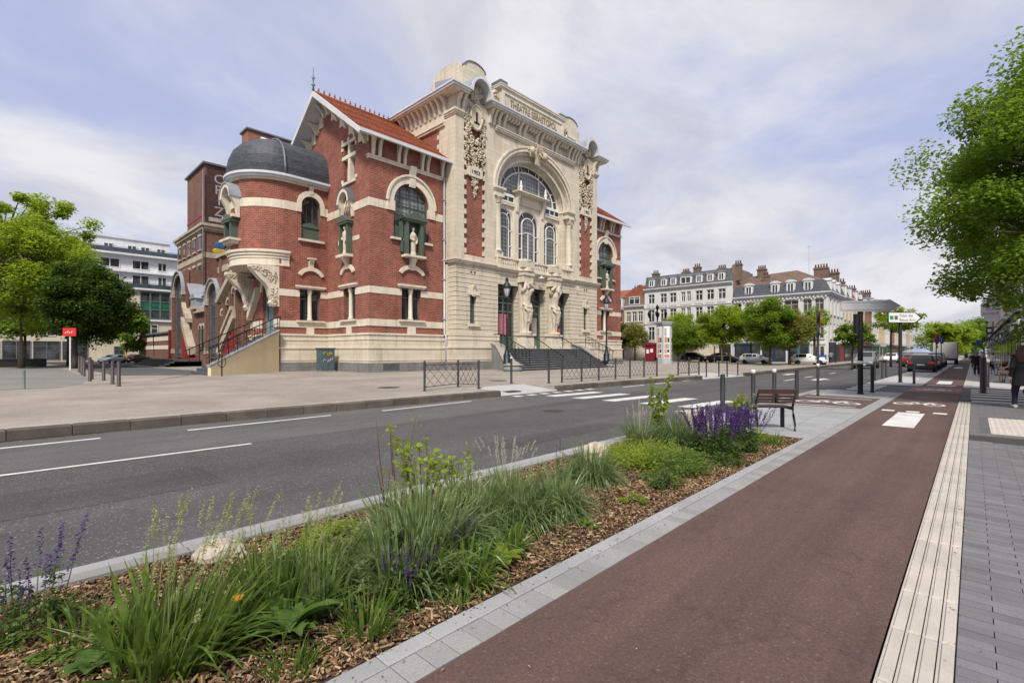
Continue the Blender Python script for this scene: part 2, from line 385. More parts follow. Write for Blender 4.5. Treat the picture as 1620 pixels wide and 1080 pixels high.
mat('granite_kerbtop', (.42, .38, .33), .85, .2, 2.5, .3, 40, bump=.2, bs=40, rnd=.2)
mat('paver_slate', (.20, .20, .203), .75, .18, 3, .3, 90, bump=.15, bs=80, rnd=.25)
mat('tactile_cream', (.50, .455, .40), .85, .16, 3, .18, 60, bump=.12, bs=80, rnd=.1)
mat('concrete_light', (.44, .435, .42), .85, .14, 1.5, .2, 60, bump=.1, bs=60)
mat('joint_dark', (.05, .045, .04), .95, .2, 3, .2, 40)
mat('soil', (.055, .036, .024), .95, .4, 6, .4, 60, bump=.5, bs=30)
def paint_mat():
    b = NB('road_paint'); c = b.ramp(b.noise(2.5, 5), [(.3, (.50, .49, .46)), (.7, (.68, .67, .64))])
    w = b.ramp(b.noise(38, 5, .75), [(.54, 0), (.66, .8)]); c = b.mix(w, c, (.12, .12, .12)); b.bump(b.noise(90, 3), .3, .01); b.out(c, .75)
paint_mat()
def sheet(name, poly, z, m, parent=None, kind='structure'):
    mb = MB(); ids = [mb.v(p[0], p[1], z) for p in poly]
    for t in tessellate_polygon([[Vector((p[0], p[1], 0)) for p in poly]]): mb.f([ids[k] for k in t])
    o = mb.build(name, m, parent, recalc=False)
    me = o.data
    if me.polygons and me.polygons[0].normal.z < 0: me.flip_normals()
    if not parent: tag(o, kind=kind)
    return o
def rc(x0, x1, y0, y1): return [(x0, y0), (x1, y0), (x1, y1), (x0, y1)]
ground = sheet('ground', rc(-900, 900, -500, 1600), -.05, 'asphalt_side')
KW = [(-12.55, -40), (-12.42, 0), (-12.2, 12.2), (-12.25, 15.5), (-11.9, 22), (-11.25, 27.6)]    # theatre-side kerb
KW2 = [(-10.72, 33.2), (-10.75, 60), (-10.9, 420)]
road = sheet('road', [(-14, -60), (-4.4, -60), (-4.4, 23), (-3.9, 30), (-3.7, 60), (-3.7, 420), (-14, 420)], 0, 'asphalt')
asphalt('asphalt_worn', (.118, .116, .113), (.2, .195, .19), white=1.2)
road_strip = sheet('road_strip', [(-13, -60), (-9.2, -60), (-9.2, 8), (-9.6, 14), (-10.2, 26), (-13, 26)], .0022, 'asphalt_worn')
for x0, x1, y0, y1 in ((-7.9, -6.6, -1.5, 1.9), (-6.2, -5.5, 5.6, 9.4), (-8.8, -7.4, 17.6, 21.5)): sheet('road_patch', [(x0, y0), (x1, y0+.1), (x1-.05, y1), (x0+.08, y1-.06)], .0026, 'asphalt_patch' if 'asphalt_patch' in MATS else asphalt('asphalt_patch', (.074, .073, .073), (.2, .195, .19)).name, road)
ZP = .2                                                                                        # pavement level on the theatre side
pav_w = sheet('pavement', [(p[0]-.16, p[1]) for p in KW[:3]]+[(-14.1, 12.2), (-14.1, 15.5)]+[(p[0]-.16, p[1]) for p in KW[3:]]+[(-13, 28.1), (-13, 32.6)]+[(p[0]-.16, p[1]) for p in KW2]+[(-400, 420), (-400, -200), (-12.7, -200)], ZP, 'pavement_beige')
sheet('footpath', [(-55, -40), (-27.2, -12), (-25.2, -4), (-25.6, 1.2), (-27.5, 2.2), (-33, 3.0), (-62, 3.2), (-62, -40)], ZP+.004, 'path_grey')
sheet('side_lane', [(-36, 4.5), (-33.2, 8.6), (-42, 9.6), (-60, 8.4), (-90, 16), (-90, 2), (-70, 3.8)], ZP+.006, 'asphalt_side')
# paving joint lines drawn across the theatre pavement
for pts in ([(-25.6, 1.2), (-29, 5.2), (-34, 7.6)], [(-25.2, -6), (-25.6, 1.2)]):
    mb = MB()
    for a, b in zip(pts, pts[1:]):
        a = Vector(a); b = Vector(b); n = Vector((-(b-a).y, (b-a).x)).normalized()*.03
        mb.f([mb.v(*(p), ZP+.010) for p in (a-n, b-n, b+n, a+n)])
    struct('drain_line', mb, 'joint_dark', False, pav_w)
# kerb stones
def stone_run(name, pts, width, z0, z1, length, m, parent, gap=.008, side=1, jit=.004, bevel=.012, top=None):
    """row of stones along a polyline; stones lie on the side*left of it"""
    k = 0
    for a, b in zip(pts, pts[1:]):
        a = Vector(a); b = Vector(b); t = (b-a); Ln = t.length; t.normalize(); n = Vector((-t.y, t.x))*side
        c = max(1, round(Ln/length)); l = Ln/c
        for i in range(c):
            p = a+t*(i*l+gap/2); q = a+t*((i+1)*l-gap/2); j = random.uniform(-jit, jit); jn = n*random.uniform(-jit, jit)
            w = n*width; e = bevel; mb = MB()
            pl = [(p+jn), (q+jn), (q+jn+w), (p+jn+w)]
            ti = [p+jn+t*e+n*e, q+jn-t*e+n*e, q+jn+w-t*e-n*e, p+jn+w+t*e-n*e]
            lo = [mb.v(x.x, x.y, z0) for x in pl]; md = [mb.v(x.x, x.y, z1-e+j) for x in pl]; up = [mb.v(x.x, x.y, z1+j) for x in ti]
            for r0, r1 in ((lo, md), (md, up)):
                for s in range(4): mb.f((r0[s], r0[(s+1) % 4], r1[(s+1) % 4], r1[s]))
            mb.f(up); mb.build(name, m, parent, True); k += 1
    return k
kerb_w = struct('kerb', MB().box(-12.42, -12.40, -6, 12.19, -.04, .02), 'joint_dark')
stone_run('kerb_stone', [(-12.55, -4.4), (-12.42, 0), (-12.2, 12.2)], .28, -.04, .212, .9, 'granite_dark', kerb_w, .012, 1, .006, .02)
kerb_w2 = struct('kerb', MB().box(-12.3, -12.28, 15.55, 15.9, -.04, .02), 'joint_dark')
stone_run('kerb_stone', KW[3:], .28, -.04, .212, .95, 'granite_dark', kerb_w2, .012, 1, .006, .02)
kerb_w3 = struct('kerb', MB().box(-10.8, -10.78, 33.3, 33.9, -.04, .02), 'joint_dark')
stone_run('kerb_stone', [(-10.72, 33.2), (-10.75, 75)], .28, -.04, .212, 1.0, 'granite_dark', kerb_w3, .012, 1, .006, .02)
# pale top edging along the kerb
for a, b in ((KW[0], KW[1]), (KW[1], KW[2])):
    pass
mb = MB()
for a, b in zip(KW[:3], KW[1:3]): mb.hexa([(a[0]-.27, a[1], .19), (b[0]-.27, b[1], .19), (b[0]-.52, b[1], .19), (a[0]-.52, a[1], .19), (a[0]-.27, a[1], .208), (b[0]-.27, b[1], .208), (b[0]-.52, b[1], .208), (a[0]-.52, a[1], .208)])
for a, b in zip(KW[3:], KW[4:]): mb.hexa([(a[0]-.27, a[1], .19), (b[0]-.27, b[1], .19), (b[0]-.45, b[1], .19), (a[0]-.45, a[1], .19), (a[0]-.27, a[1], .208), (b[0]-.27, b[1], .208), (b[0]-.45, b[1], .208), (a[0]-.45, a[1], .208)])
struct('kerb_edging', mb, 'granite_kerbtop', True, pav_w)
# dropped ramps at the crossings
mb = MB(); a = [mb.v(*p) for p in ((-12.2, 12.2, .015), (-12.25, 15.5, .015), (-14.1, 15.5, .2), (-14.1, 12.2, .2))]; mb.f(a)
mb.f([mb.v(*p) for p in ((-12.25, 15.5, 0), (-14.1, 15.5, .2), (-12.45, 15.55, .212))])
struct('ramp', mb, 'concrete_light')
struct('ramp_cover', MB().box(-13.0, -12.6, 13.0, 13.7, .05, .093), 'joint_dark')
mb = MB(); mb.f([mb.v(*p) for p in ((-11.2, 27.6, .015), (-10.72, 33.2, .015), (-13, 32.6, .203), (-13, 28.1, .203))]); struct('ramp', mb, 'concrete_light')
mb = MB()
for a, b in (((-11.41, 27.6), (-13, 28.1)), ((-13, 28.1), (-13, 32.6)), ((-13, 32.6), (-10.88, 33.2)), ((-12.36, 12.2), (-14.1, 12.2)), ((-14.1, 12.2), (-14.1, 15.5)), ((-14.1, 15.5), (-12.41, 15.5))): mb.f([mb.v(*a, -.04), mb.v(*b, -.04), mb.v(*b, .2), mb.v(*a, .2)])
struct('ramp_flank', mb, 'granite_kerbtop', False, pav_w)
# road markings
def mark(poly, z=.004, parent=None, name='road_marking', m='road_paint'): return sheet(name, poly, z, m, parent or road)
for y0, y1 in ((-2.6, 1.21), (2.55, 5.64), (7.02, 10.38)): mark([(-11.50, y0), (-11.62, y0), (-11.74-(y0 > 6)*.06, y1), (-11.62-(y0 > 6)*.06, y1)])
mark(rc(-9.14, -9.04, -8, 2.95)); mark(rc(-9.14, -9.04, -20, -11))
for x in (-11.25, -10.05, -8.85, -7.5, -6.25): mark([(x, 13.5), (x+.5, 13.5), (x+.75, 16.2), (x+.25, 16.2)])
for k in range(7): mark(rc(-12.0, -11.7, 12.5+k*.75, 12.9+k*.75))
for y in (19.2, 22.2, 25.4): mark(rc(-11.5, -11.35, y, y+1.9))
for y in (29.5, 34, 41, 50, 60, 72): mark(rc(-7.6, -7.45, y, y+2))
mark([(-6.6, 31), (-6.2, 31), (-6.2, 32.4), (-5.9, 32.4), (-6.4, 33.6), (-6.9, 32.4), (-6.6, 32.4)])
mark([(-9.6, 37), (-9.2, 37), (-9.2, 38.4), (-8.9, 38.4), (-9.4, 39.6), (-9.9, 38.4), (-9.6, 38.4)])
for k in range(4): mark(rc(-3.95, -2.95, 24.6+k*1.15, 25.15+k*1.15), .010)
# manhole covers
for x, y, r in ((-8.2, 10.2, .3), (-16.5, 10.3, .45), (-16.6, 16.4, .45)):
    z = .004 if x > -12 else ZP+.004
    sheet('manhole_cover', [(x+r*math.cos(k*math.pi/8), y+r*math.sin(k*math.pi/8)) for k in range(16)], z, 'joint_dark', road if x > -12 else pav_w)

# cycle path with granite border, planting bed, platform
ZC = .02
cyc = sheet('cycle_path', rc(-1.93, -.36, -6, 24.3), ZC, 'cycle_brown')
sheet('side_street', rc(-4.6, 60, 23.9, 28.9), .006, 'asphalt_side')
sheet('side_street', rc(-.36, 60, 21.55, 23.95), .004, 'asphalt_side')
cyc_red = sheet('cycle_crossing', rc(-1.98, -.36, 24.7, 28.9), .016, 'cycle_red')
cyc2 = sheet('cycle_path', rc(-1.75, -.36, 28.95, 260), ZC, 'cycle_brown')
border = struct('path_border', MB().box(-2.235, -1.935, -4, 23.6, -.05, .008), 'joint_dark')
stone_run('border_stone', [(-2.235, .4), (-2.235, 14.2)], .115, -.04, .032, .31, 'granite_light', border, .005, -1, .0015, .006)
stone_run('border_paver', [(-2.116, .4), (-2.116, 14.2)], .18, -.04, .026, .155, 'granite_paver', border, .006, -1, .0015, .005)
mb = MB().box(-2.235, -2.12, 14.21, 23.6, -.04, .032).box(-2.235, -2.12, -4, .39, -.04, .032); struct('border_stone', mb, 'granite_light', True, border)
mb = MB().box(-2.116, -1.937, 14.21, 23.6, -.04, .026).box(-2.116, -1.937, -4, .39, -.04, .026); struct('border_paver', mb, 'granite_paver', True, border)
mb = MB().box(-2.25, -1.76, 29, 200, -.04, .03); struct('border_strip', mb, 'granite_light')
bed = sheet('planting_bed', rc(-4.45, -2.24, -6, 10.05), .0, 'soil')
kerb_e = struct('kerb', MB().box(-4.72, -4.42, -6, 10.0, -.05, .004), 'joint_dark')
stone_run('kerb_stone', [(-4.745, -4), (-4.745, 23)], .19, -.04, .03, 1.0, 'granite_light', kerb_e, .006, -1, .002, .01)
stone_run('gutter_stone', [(-4.552, -4), (-4.552, 23)], .125, -.04, .05, 1.0, 'granite_paver', kerb_e, .006, -1, .002, .01)
platform = sheet('platform', rc(-4.43, -2.238, 10.05, 23.8), .012, 'joint_dark')
k = 0
for i in range(24):
    for j in range(4):
        x0 = -4.425+j*.5466; y0 = 10.06+i*.57; y1 = min(y0+.57, 23.78)
        if 16.1 < y0 < 19.8 and j < 4: continue
        struct('platform_slab', MB().box(x0+.004, x0+.5426, y0+.004, y1-.004, -.02, .024+random.uniform(-.002, .002)), 'granite_light', False, platform)
patch = sheet('cycle_stand_area', rc(-4.43, -2.24, 16.2, 20.3), .026, 'cycle_brown')
def bike_symbol(cx, cy, k, z, par, sx=1.):
    """white painted bicycle: two wheels, frame and bars, stretched along the way of travel"""
    mb = MB()
    def ring(x, y, r):
        n = 18
        for i in range(n):
            a0, a1 = 2*math.pi*i/n, 2*math.pi*(i+1)/n
            mb.f([mb.v(cx+sx*(x+q*math.cos(a))*k, cy+(y+1.7*q*math.sin(a))*k, z) for q, a in ((r*.72, a0), (r*.72, a1), (r, a1), (r, a0))])
    def bar(x0, y0, x1, y1, w=.05):
        d = Vector((x1-x0, y1-y0)).normalized(); n = Vector((-d.y, d.x))*w
        mb.f([mb.v(cx+sx*x*k, cy+y*.75*k, z+.002) for x, y in ((x0-n.x, y0-n.y), (x1-n.x, y1-n.y), (x1+n.x, y1+n.y), (x0+n.x, y0+n.y))])
    ring(-.36, 0, .25); ring(.36, 0, .25)
    for q in ((-.36, 0, -.14, .75), (-.14, .75, .05, .02), (.05, .02, -.36, 0), (-.14, .75, .25, .8), (.25, .8, .05, .02), (.36, 0, .22, 1.05), (.22, 1.05, .38, 1.1), (-.24, .95, -.04, .95), (-.14, .75, -.15, .95)): bar(*q)
    return struct('cycle_symbol', mb, 'road_paint', False, par)
bike_symbol(-1.2, 18.9, 1.0, ZC+.004, cyc); bike_symbol(-1.2, 26.4, .9, .021, cyc_red); bike_symbol(-3.3, 17.6, .95, .031, patch, 1.5)
for x0, x1 in ((-1.81, -1.54), (-1.3, -1.03), (-.76, -.49)): mark(rc(x0, x1, 16.25, 16.6), ZC+.004, cyc)
mark(rc(-1.43, -.9, 12.95, 16.1), ZC+.004, cyc, m='road_paint'); mark(rc(-1.35, -.8, 31.5, 34.6), ZC+.004, cyc2)
mark(rc(-1.6, -.6, 29.8, 30.2), ZC+.004, cyc2); mark(rc(-1.4, -.8, 62, 66), ZC+.004, cyc2)
mark(rc(-4.3, -2.4, 16.4, 16.52), .031, patch); mark(rc(-4.3, -2.4, 19.4, 19.52), .031, patch)
# tactile strip: ribbed slabs
tact = struct('tactile_strip', MB().box(-.352, -.072, -4, 21.2, -.04, .012), 'joint_dark')
def rib_slab(y0, y1, par, x0=-.352, x1=-.07, n=4):
    mb = MB(); w = (x1-x0)/n
    for k in range(n): mb.box(x0+k*w+.003, x0+(k+1)*w-.003, y0+.003, y1-.003, -.03, .024)
    for k in range(n):
        a = x0+k*w; e = .013
        mb.hexa([(a+e, y0+.012, .024), (a+w-e, y0+.012, .024), (a+w-e, y1-.012, .024), (a+e, y1-.012, .024), (a+e+.006, y0+.02, .033), (a+w-e-.006, y0+.02, .033), (a+w-e-.006, y1-.02, .033), (a+e+.006, y1-.02, .033)])
    return mb.build('tactile_slab', 'tactile_cream', par, True)
for k in range(34): rib_slab(.5+k*.6, 1.1+k*.6, tact)
tact2 = struct('tactile_strip', MB().box(-.35, -.072, 29, 120, -.04, .032), 'tactile_cream')
# east pavement of narrow slate-grey pavers
pav_e = sheet('pavement', [(-.072, -6), (40, -6), (40, 21.6), (.05, 21.6), (-.072, 21.2)], .012, 'joint_dark')
n = 0; y = 2.2; row = 0
while y < 12.6:
    x = -.068-(.15 if row % 2 else 0)
    while x < .02+y*.062+.12 and n < 300:
        xa = max(x, -.068); mb = MB().box(xa+.0025, x+.3-.0025, y+.0025, y+.092-.0025, -.02, .024+random.uniform(-.0015, .0015))
        struct('paver', mb, 'paver_slate', False, pav_e); n += 1; x += .3
    y += .092; row += 1
mb = MB(); y = 1.0; row = 0
while y < 21.5:
    x = -.068-(.15 if row % 2 else 0)
    while x < 3:
        if not (2.19 < y < 12.6 and x < .02+y*.062+.12) and y > 12.5 or (x > .5 and y < 12.6 and x > .14+y*.062+.02):
            xa = max(x, -.068)
            if not (.22 < x+.15 < 2.5 and 13.0 < y < 16.3): mb.box(xa+.0025, x+.3-.0025, y+.0025, y+.092-.0025, .0, .0235)
        x += .3
    y += .092; row += 1
o = mb.build('pavers_beyond', 'paver_slate', pav_e, False); tag(o, kind='stuff')
pod = struct('tactile_panel', MB().box(.235, 2.5, 13.1, 16.25, 0, .02), 'tactile_cream', True, pav_e)
mb = MB()
for i in range(24):
    for j in range(34): mb.hexa([(.27+i*.092, 13.15+j*.092, .02), (.31+i*.092, 13.15+j*.092, .02), (.31+i*.092, 13.19+j*.092, .02), (.27+i*.092, 13.19+j*.092, .02), (.28+i*.092, 13.16+j*.092, .027), (.3+i*.092, 13.16+j*.092, .027), (.3+i*.092, 13.18+j*.092, .027), (.28+i*.092, 13.18+j*.092, .027)])
tag(mb.build('tactile_studs', 'tactile_cream', pav_e, False), kind='stuff')
mb = MB().box(-.06, 30, 20.8, 21.5, 0, .03); struct('pavement_edge', mb, 'concrete_light', True, pav_e)
for k in range(5): mark(rc(-.09, 1.9, 22.4+k*1.3, 22.9+k*1.3), .012)
sheet('pavement', rc(-.072, 1.9, 28.95, 260), .022, 'platform_grey' if 'platform_grey' in MATS else 'concrete_light')
sheet('parking_strip', [(-3.9, 28.95), (-2.26, 28.95), (-2.26, 260), (-3.7, 260), (-3.7, 45)], .024, 'concrete_light')
sheet('east_ground', rc(1.9, 400, 28.95, 400), .02, 'concrete_light')
# wood-chip mulch
def mulch(n):
    cen = np.column_stack([rng.uniform(-4.42, -2.26, n), -.9+10.9*rng.random(n)**1.35, rng.uniform(.004, .03, n)])
    ln = rng.uniform(.006, .03, n); wd = rng.uniform(.002, .008, n); th = rng.uniform(.002, .006, n)
    az = rng.uniform(0, 6.283, n); el = rng.normal(0, .3, n); ro = rng.uniform(-.8, .8, n)
    t = np.column_stack([np.cos(az)*np.cos(el), np.sin(az)*np.cos(el), np.sin(el)])
    u = np.cross(t, [0, 0, 1.]); u /= np.linalg.norm(u, axis=1)[:, None]; w = np.cross(u, t)
    u2 = u*np.cos(ro)[:, None]+w*np.sin(ro)[:, None]; w2 = np.cross(u2, t)
    c = []
    for a in (-1, 1):
        for b in (-1, 1):
            for d in (-1, 1): c.append(cen+t*(a*ln*rng.uniform(.75, 1, n))[:, None]+u2*(b*wd*(.7 if a > 0 else 1))[:, None]+w2*(d*th)[:, None])
    c = np.stack(c, 1)
    q = [(0, 1, 3, 2), (4, 6, 7, 5), (0, 4, 5, 1), (2, 3, 7, 6), (0, 2, 6, 4), (1, 5, 7, 3)]
    return np.concatenate([c[:, list(f)] for f in q], 0)
def chip_mat():
    b = NB('wood_chip'); g = b.n('ShaderNodeNewGeometry'); r = g.outputs['Random Per Island']
    vo = r
    c = b.ramp(vo, [(.05, (.045, .024, .014)), (.35, (.13, .07, .036)), (.65, (.27, .165, .085)), (1., (.50, .37, .23))])
    c = b.mix(1, c, b.ramp(b.noise(1.3, 4), [(.3, .55), (.7, 1.1)]), 'MULTIPLY'); b.out(c, .9, 0, .2)
chip_mat()
tag(link('bark_mulch', np_mesh('bark_mulch', mulch(52000), 4, 'wood_chip')), 'brown bark mulch covering the planting bed', 'mulch', kind='stuff')

# spilled chips, leaf litter and gum on the path edges
def litter(name, label, n, x0, x1, y0, y1, z, ln, m, sd, pw=1.6):
    r = np.random.default_rng(sd); cen = np.column_stack([r.uniform(x0, x1, n), y0+(y1-y0)*r.random(n)**pw, np.full(n, z)]); az = r.uniform(0, 6.283, n); L_ = ln*r.uniform(.5, 1.3, n); W_ = L_*r.uniform(.25, .5, n)
    t = np.column_stack([np.cos(az), np.sin(az), r.uniform(0, .25, n)]); u = np.column_stack([-np.sin(az), np.cos(az), r.uniform(0, .3, n)])
    V = np.stack([cen-t*L_[:, None], cen-u*W_[:, None]+[0, 0, .003], cen+t*L_[:, None], cen+u*W_[:, None]+[0, 0, .003]], 1)
    return tag(link(name, np_mesh(name, V, 4, m)), label, 'litter', kind='stuff')
litter('leaf_litter', 'small dry leaf bits along the tactile strip', 150, -.11, -.05, 1.4, 20, .036, .011, 'wood_chip', 11); litter('leaf_litter', 'few dry leaf bits blown over the cycle path and pavement', 110, -1.9, .9, 1.4, 20, .036, .010, 'wood_chip', 12); litter('spilled_chips', 'bark chips spilled on the granite border', 240, -2.25, -2.02, .8, 10, .036, .010, 'wood_chip', 13); litter('kerb_litter', 'leaf bits and grit in the gutter', 160, -12.38, -12.15, -1, 12, .006, .02, 'wood_chip', 14, 1.)
# ------------------------------------------------------------------ the theatre
YC = 32.45
TH = thing('theatre', 'large red brick and cream stone theatre with big arched window, grand steps and orange roof', 'theatre', (-35, YC, ZP))
def P(mb, name, m, par=None, bevel=0): return mb.build(name, m, par or TH, True, bevel)
def window(fr, par, outline, d, fm, pm, bars=(), fw=.08, ft=.07, name='window', pane_name='pane', extra=None):
    mb = MB(fr); mb.plate(outline, [offset(outline, -fw)], d, d+ft)
    for a0, a1, z0, z1 in bars: mb.box(a0, a1, d+.005, d+ft-.012, z0, z1)
    if extra: extra(mb)
    w = P(mb, name, fm, par)
    P(MB(fr).plate(offset(outline, -.01), [], d-.02, d+.02), pane_name, pm, w)
    return w
def scroll_bracket(mb, s, w, d0, d1, z0, z1):
    """S-shaped console between wall and soffit"""
    n = 8; prof = []
    for k in range(n+1):
        t = k/n; prof.append((d0+(d1-d0)*(.25+.75*t**1.7)+.02*math.sin(t*9), z0+(z1-z0)*t))
    mb.prism([(d0, z0)]+prof+[(d0, z1)], 's', s-w/2, s+w/2)
def foliage(mb, s, z, d, w, h, n, r=.09, seed=1, dens=None):
    """cluster of curled pointed leaves and small fruits cut in relief"""
    rd = random.Random(seed)
    for k in range(int(n*1.5)):
        a = s+rd.uniform(-w, w); q = z+rd.uniform(-h, h); L_ = r*rd.uniform(1.1, 2.3); wd = L_*rd.uniform(.28, .45); t = rd.uniform(0, 6.283); lift = rd.uniform(.1, .8)
        if k % 5 == 0: mb.ball((a, d+r*.4, q), r*rd.uniform(.4, .75), 6, 4); continue
        c, sn = math.cos(t), math.sin(t); rows = []
        for u, ww, e in ((0, .25, 0), (.3, 1, .35), (.65, .8, .6), (1, .08, .45)):
            cx_, cz = a+c*L_*u, q+sn*L_*u; y = d+e*lift*r*1.8+.01
            rows.append([(cx_-sn*wd*ww, y-wd*ww*.35, cz+c*wd*ww), (cx_, y+wd*ww*.3, cz), (cx_+sn*wd*ww, y-wd*ww*.35, cz-c*wd*ww), (cx_, y-r*.7, cz)])
        mb.loft(rows, True, True, False)
def spiral(mb, s, z, d, r, turn=1, th0=0, tr=.05, n=14):
    mb.tube([(s+r*(1-k/n*.8)*math.cos(th0+turn*k*.62), d, z+r*(1-k/n*.8)*math.sin(th0+turn*k*.62)) for k in range(n)], [tr*(1-.4*k/n) for k in range(n)], 5)
def baluster_row(fr, par, s0, s1, z0, z1, d, step=.22):
    n = max(2, int((s1-s0)/step)); proto = None; h = z1-z0
    for k in range(n):
        s = s0+(k+.5)*(s1-s0)/n
        P(MB(fr).lathe((s, d, z0), [(.06, 0), (.06, .06), (.035, .1), (.075, .3*h), (.04, .62*h), (.06, .85*h), (.06, h)], 6), 'baluster', 'stone_pale', par)
FC = fr_front(-27.9); FP = fr_front(-29.1); FL = fr_left(16.7); FK = fr_front(-35.1)
mirror = lambda y: 2*YC-y

# --- masses behind everything
P(MB().box(-42, -29.2, 23.12, 41.78, ZP, 20.9), 'hall_wall', 'brick_red')
P(MB().box(-52, -50.3, 16.0, 51, ZP, 22.9), 'auditorium_wall', 'brick_far')
P(MB().box(-52.2, -50.15, 15.85, 51.2, 22.9, 23.05), 'auditorium_coping', 'zinc_dark')
for k in range(3):
    yy = 19.6+k*2.6
    P(MB(fr_front(-50.3)).prism(arcband(yy, 20.9, .55, .8, .55, .8), 'd', 0, .12), 'arch_hood', 'stone_pale')

# --- central block: rusticated base
zc0, cn, ch = 2.93, 15, .352
segs = {'left': [(23.1, 27.57)], 'right': [(37.2, 41.8)]}
def course(s0, s1, z0, z1, d0=-1.2, d1=0): P(MB(FC).box(s0, s1, d0, d1, z0+.016, z1-.016), 'stone_course', 'stone', bevel=.02)
for k in range(cn):
    z0 = zc0+k*ch; z1 = z0+ch
    for (a, b, w0, w1) in ((23.1, 27.57, 24.57, 25.22), (37.2, 41.8, 39.5, 40.15)):
        if z0 < 5.95 and z1 > 3.75: course(a, w0, z0, z1); course(w1, b, z0, z1)
        else: course(a, b, z0, z1)
    if z1 <= 7.2:
        for a, b in ((30.1, 31.05), (33.62, 34.57)): course(a, b, z0, z1)
    else:
        course(27.575, 37.195, z0, z1, -.9, -.004)
P(MB(FC).box(23.16, 27.5, -1.15, -.40, ZP, 8.25).box(37.27, 41.74, -1.15, -.40, ZP, 8.25).box(30.15, 31.0, -.9, -.05, 1.8, 8.2).box(33.67, 34.52, -.9, -.05, 1.8, 8.2).box(27.4, 37.3, -.95, -.06, 7.1, 8.25), 'base_core', 'stone')
for a, b in ((23.1, 27.57), (37.2, 41.8)):
    f = MB(FC)
    f.box(a-.16, b+(0.05 if a < 30 else .16), -1.2, .16, .86, 1.86); P(f, 'base_block', 'stone')
    f = MB(FC)
    for (z0, z1, p) in ((1.86, 1.98, .22), (1.98, 2.5, .09), (2.5, 2.62, .13), (2.62, 2.8, .10), (2.8, 2.93, .14), (1.0, 1.1, .19)): f.box(a-p, b+(0.05 if a < 30 else p), -1.2, p, z0, z1)
    P(f, 'base_moulding', 'stone_pale')
    P(MB(FC).box(a-.24, b+(.05 if a < 30 else .24), -1.2, .24, ZP-.02, .86), 'plinth', 'plinth_grey')
    w0 = 24.57 if a < 30 else 39.5; w1 = w0+.65
    window(FC, TH, rect(w0, w1, 3.75, 5.95), -.35, 'green_paint', 'glass_blue', [(w0, w1, 5.2, 5.28)])
    P(MB(FC).box(w0-.25, w1+.25, 0, .14, 3.52, 3.75), 'window_sill', 'stone_pale')
    f = MB(FC); scroll_bracket(f, (w0+w1)/2, .34, 0, .24, 5.85, 6.75); f.box(w0-.3, w1+.3, 0, .06, 5.95, 6.15).box(w0-.14, w1+.14, .0, .05, 6.15, 6.6); P(f, 'keystone', 'stone_pale')
    for q in (0, .38):
        P(MB(FC).box(w0+.0+q, w0+.17+q, .002, .012, 7.62, 7.78), 'vent_hole', 'glass_dark')
P(MB(FC).box(23.0, 23.1, -1.2, -.8, ZP, 8.4), 'corner_infill', 'stone')
# string course / balcony slab
f = MB(FC)
for (z0, z1, p) in ((8.21, 8.32, .1), (8.32, 8.46, .2), (8.46, 8.54, .28)):
    P(MB(FC).box(23.1-p, 27.3, -1.2, p, z0, z1), 'string_course', 'stone_pale'); P(MB(FC).box(37.5, 41.8+p, -1.2, p, z0, z1), 'string_course', 'stone_pale')
def balcony_out(s):                                            # the slab swells over each figure
    return .28+.55*(math.exp(-((s-30.45)/.62)**4)+math.exp(-((s-34.25)/.62)**4))
ss = [27.3+k*(37.5-27.3)/60 for k in range(61)]
for (z0, z1, p, nm) in ((8.2, 8.36, -.12, 'balcony_bed'), (8.36, 8.54, .06, 'balcony_slab'), (8.54, 8.66, -.02, 'balcony_step'), (9.2, 9.36, .0, 'balcony_rail')):
    P(MB(FC).prism([(s, balcony_out(s)+p) for s in ss]+[(37.5, -.9 if z0 < 9 else -.02), (27.3, -.9 if z0 < 9 else -.02)] if z0 < 9 else [(s, balcony_out(s)+p) for s in ss]+[(s, balcony_out(s)-.24) for s in ss[::-1]], 'z', z0, z1), nm, 'stone_pale')
for a, b in ((27.75, 29.65), (31.25, 33.45), (35.05, 37.05)): baluster_row(FC, TH, a, b, 8.66, 9.2, .16)
for c, w in ((27.5, .22), (30.45, .72), (34.25, .72), (37.3, .22)):
    P(MB(FC).box(c-w, c+w, -.1, balcony_out(c)-.04, 8.66, 9.2), 'balcony_pedestal', 'stone')
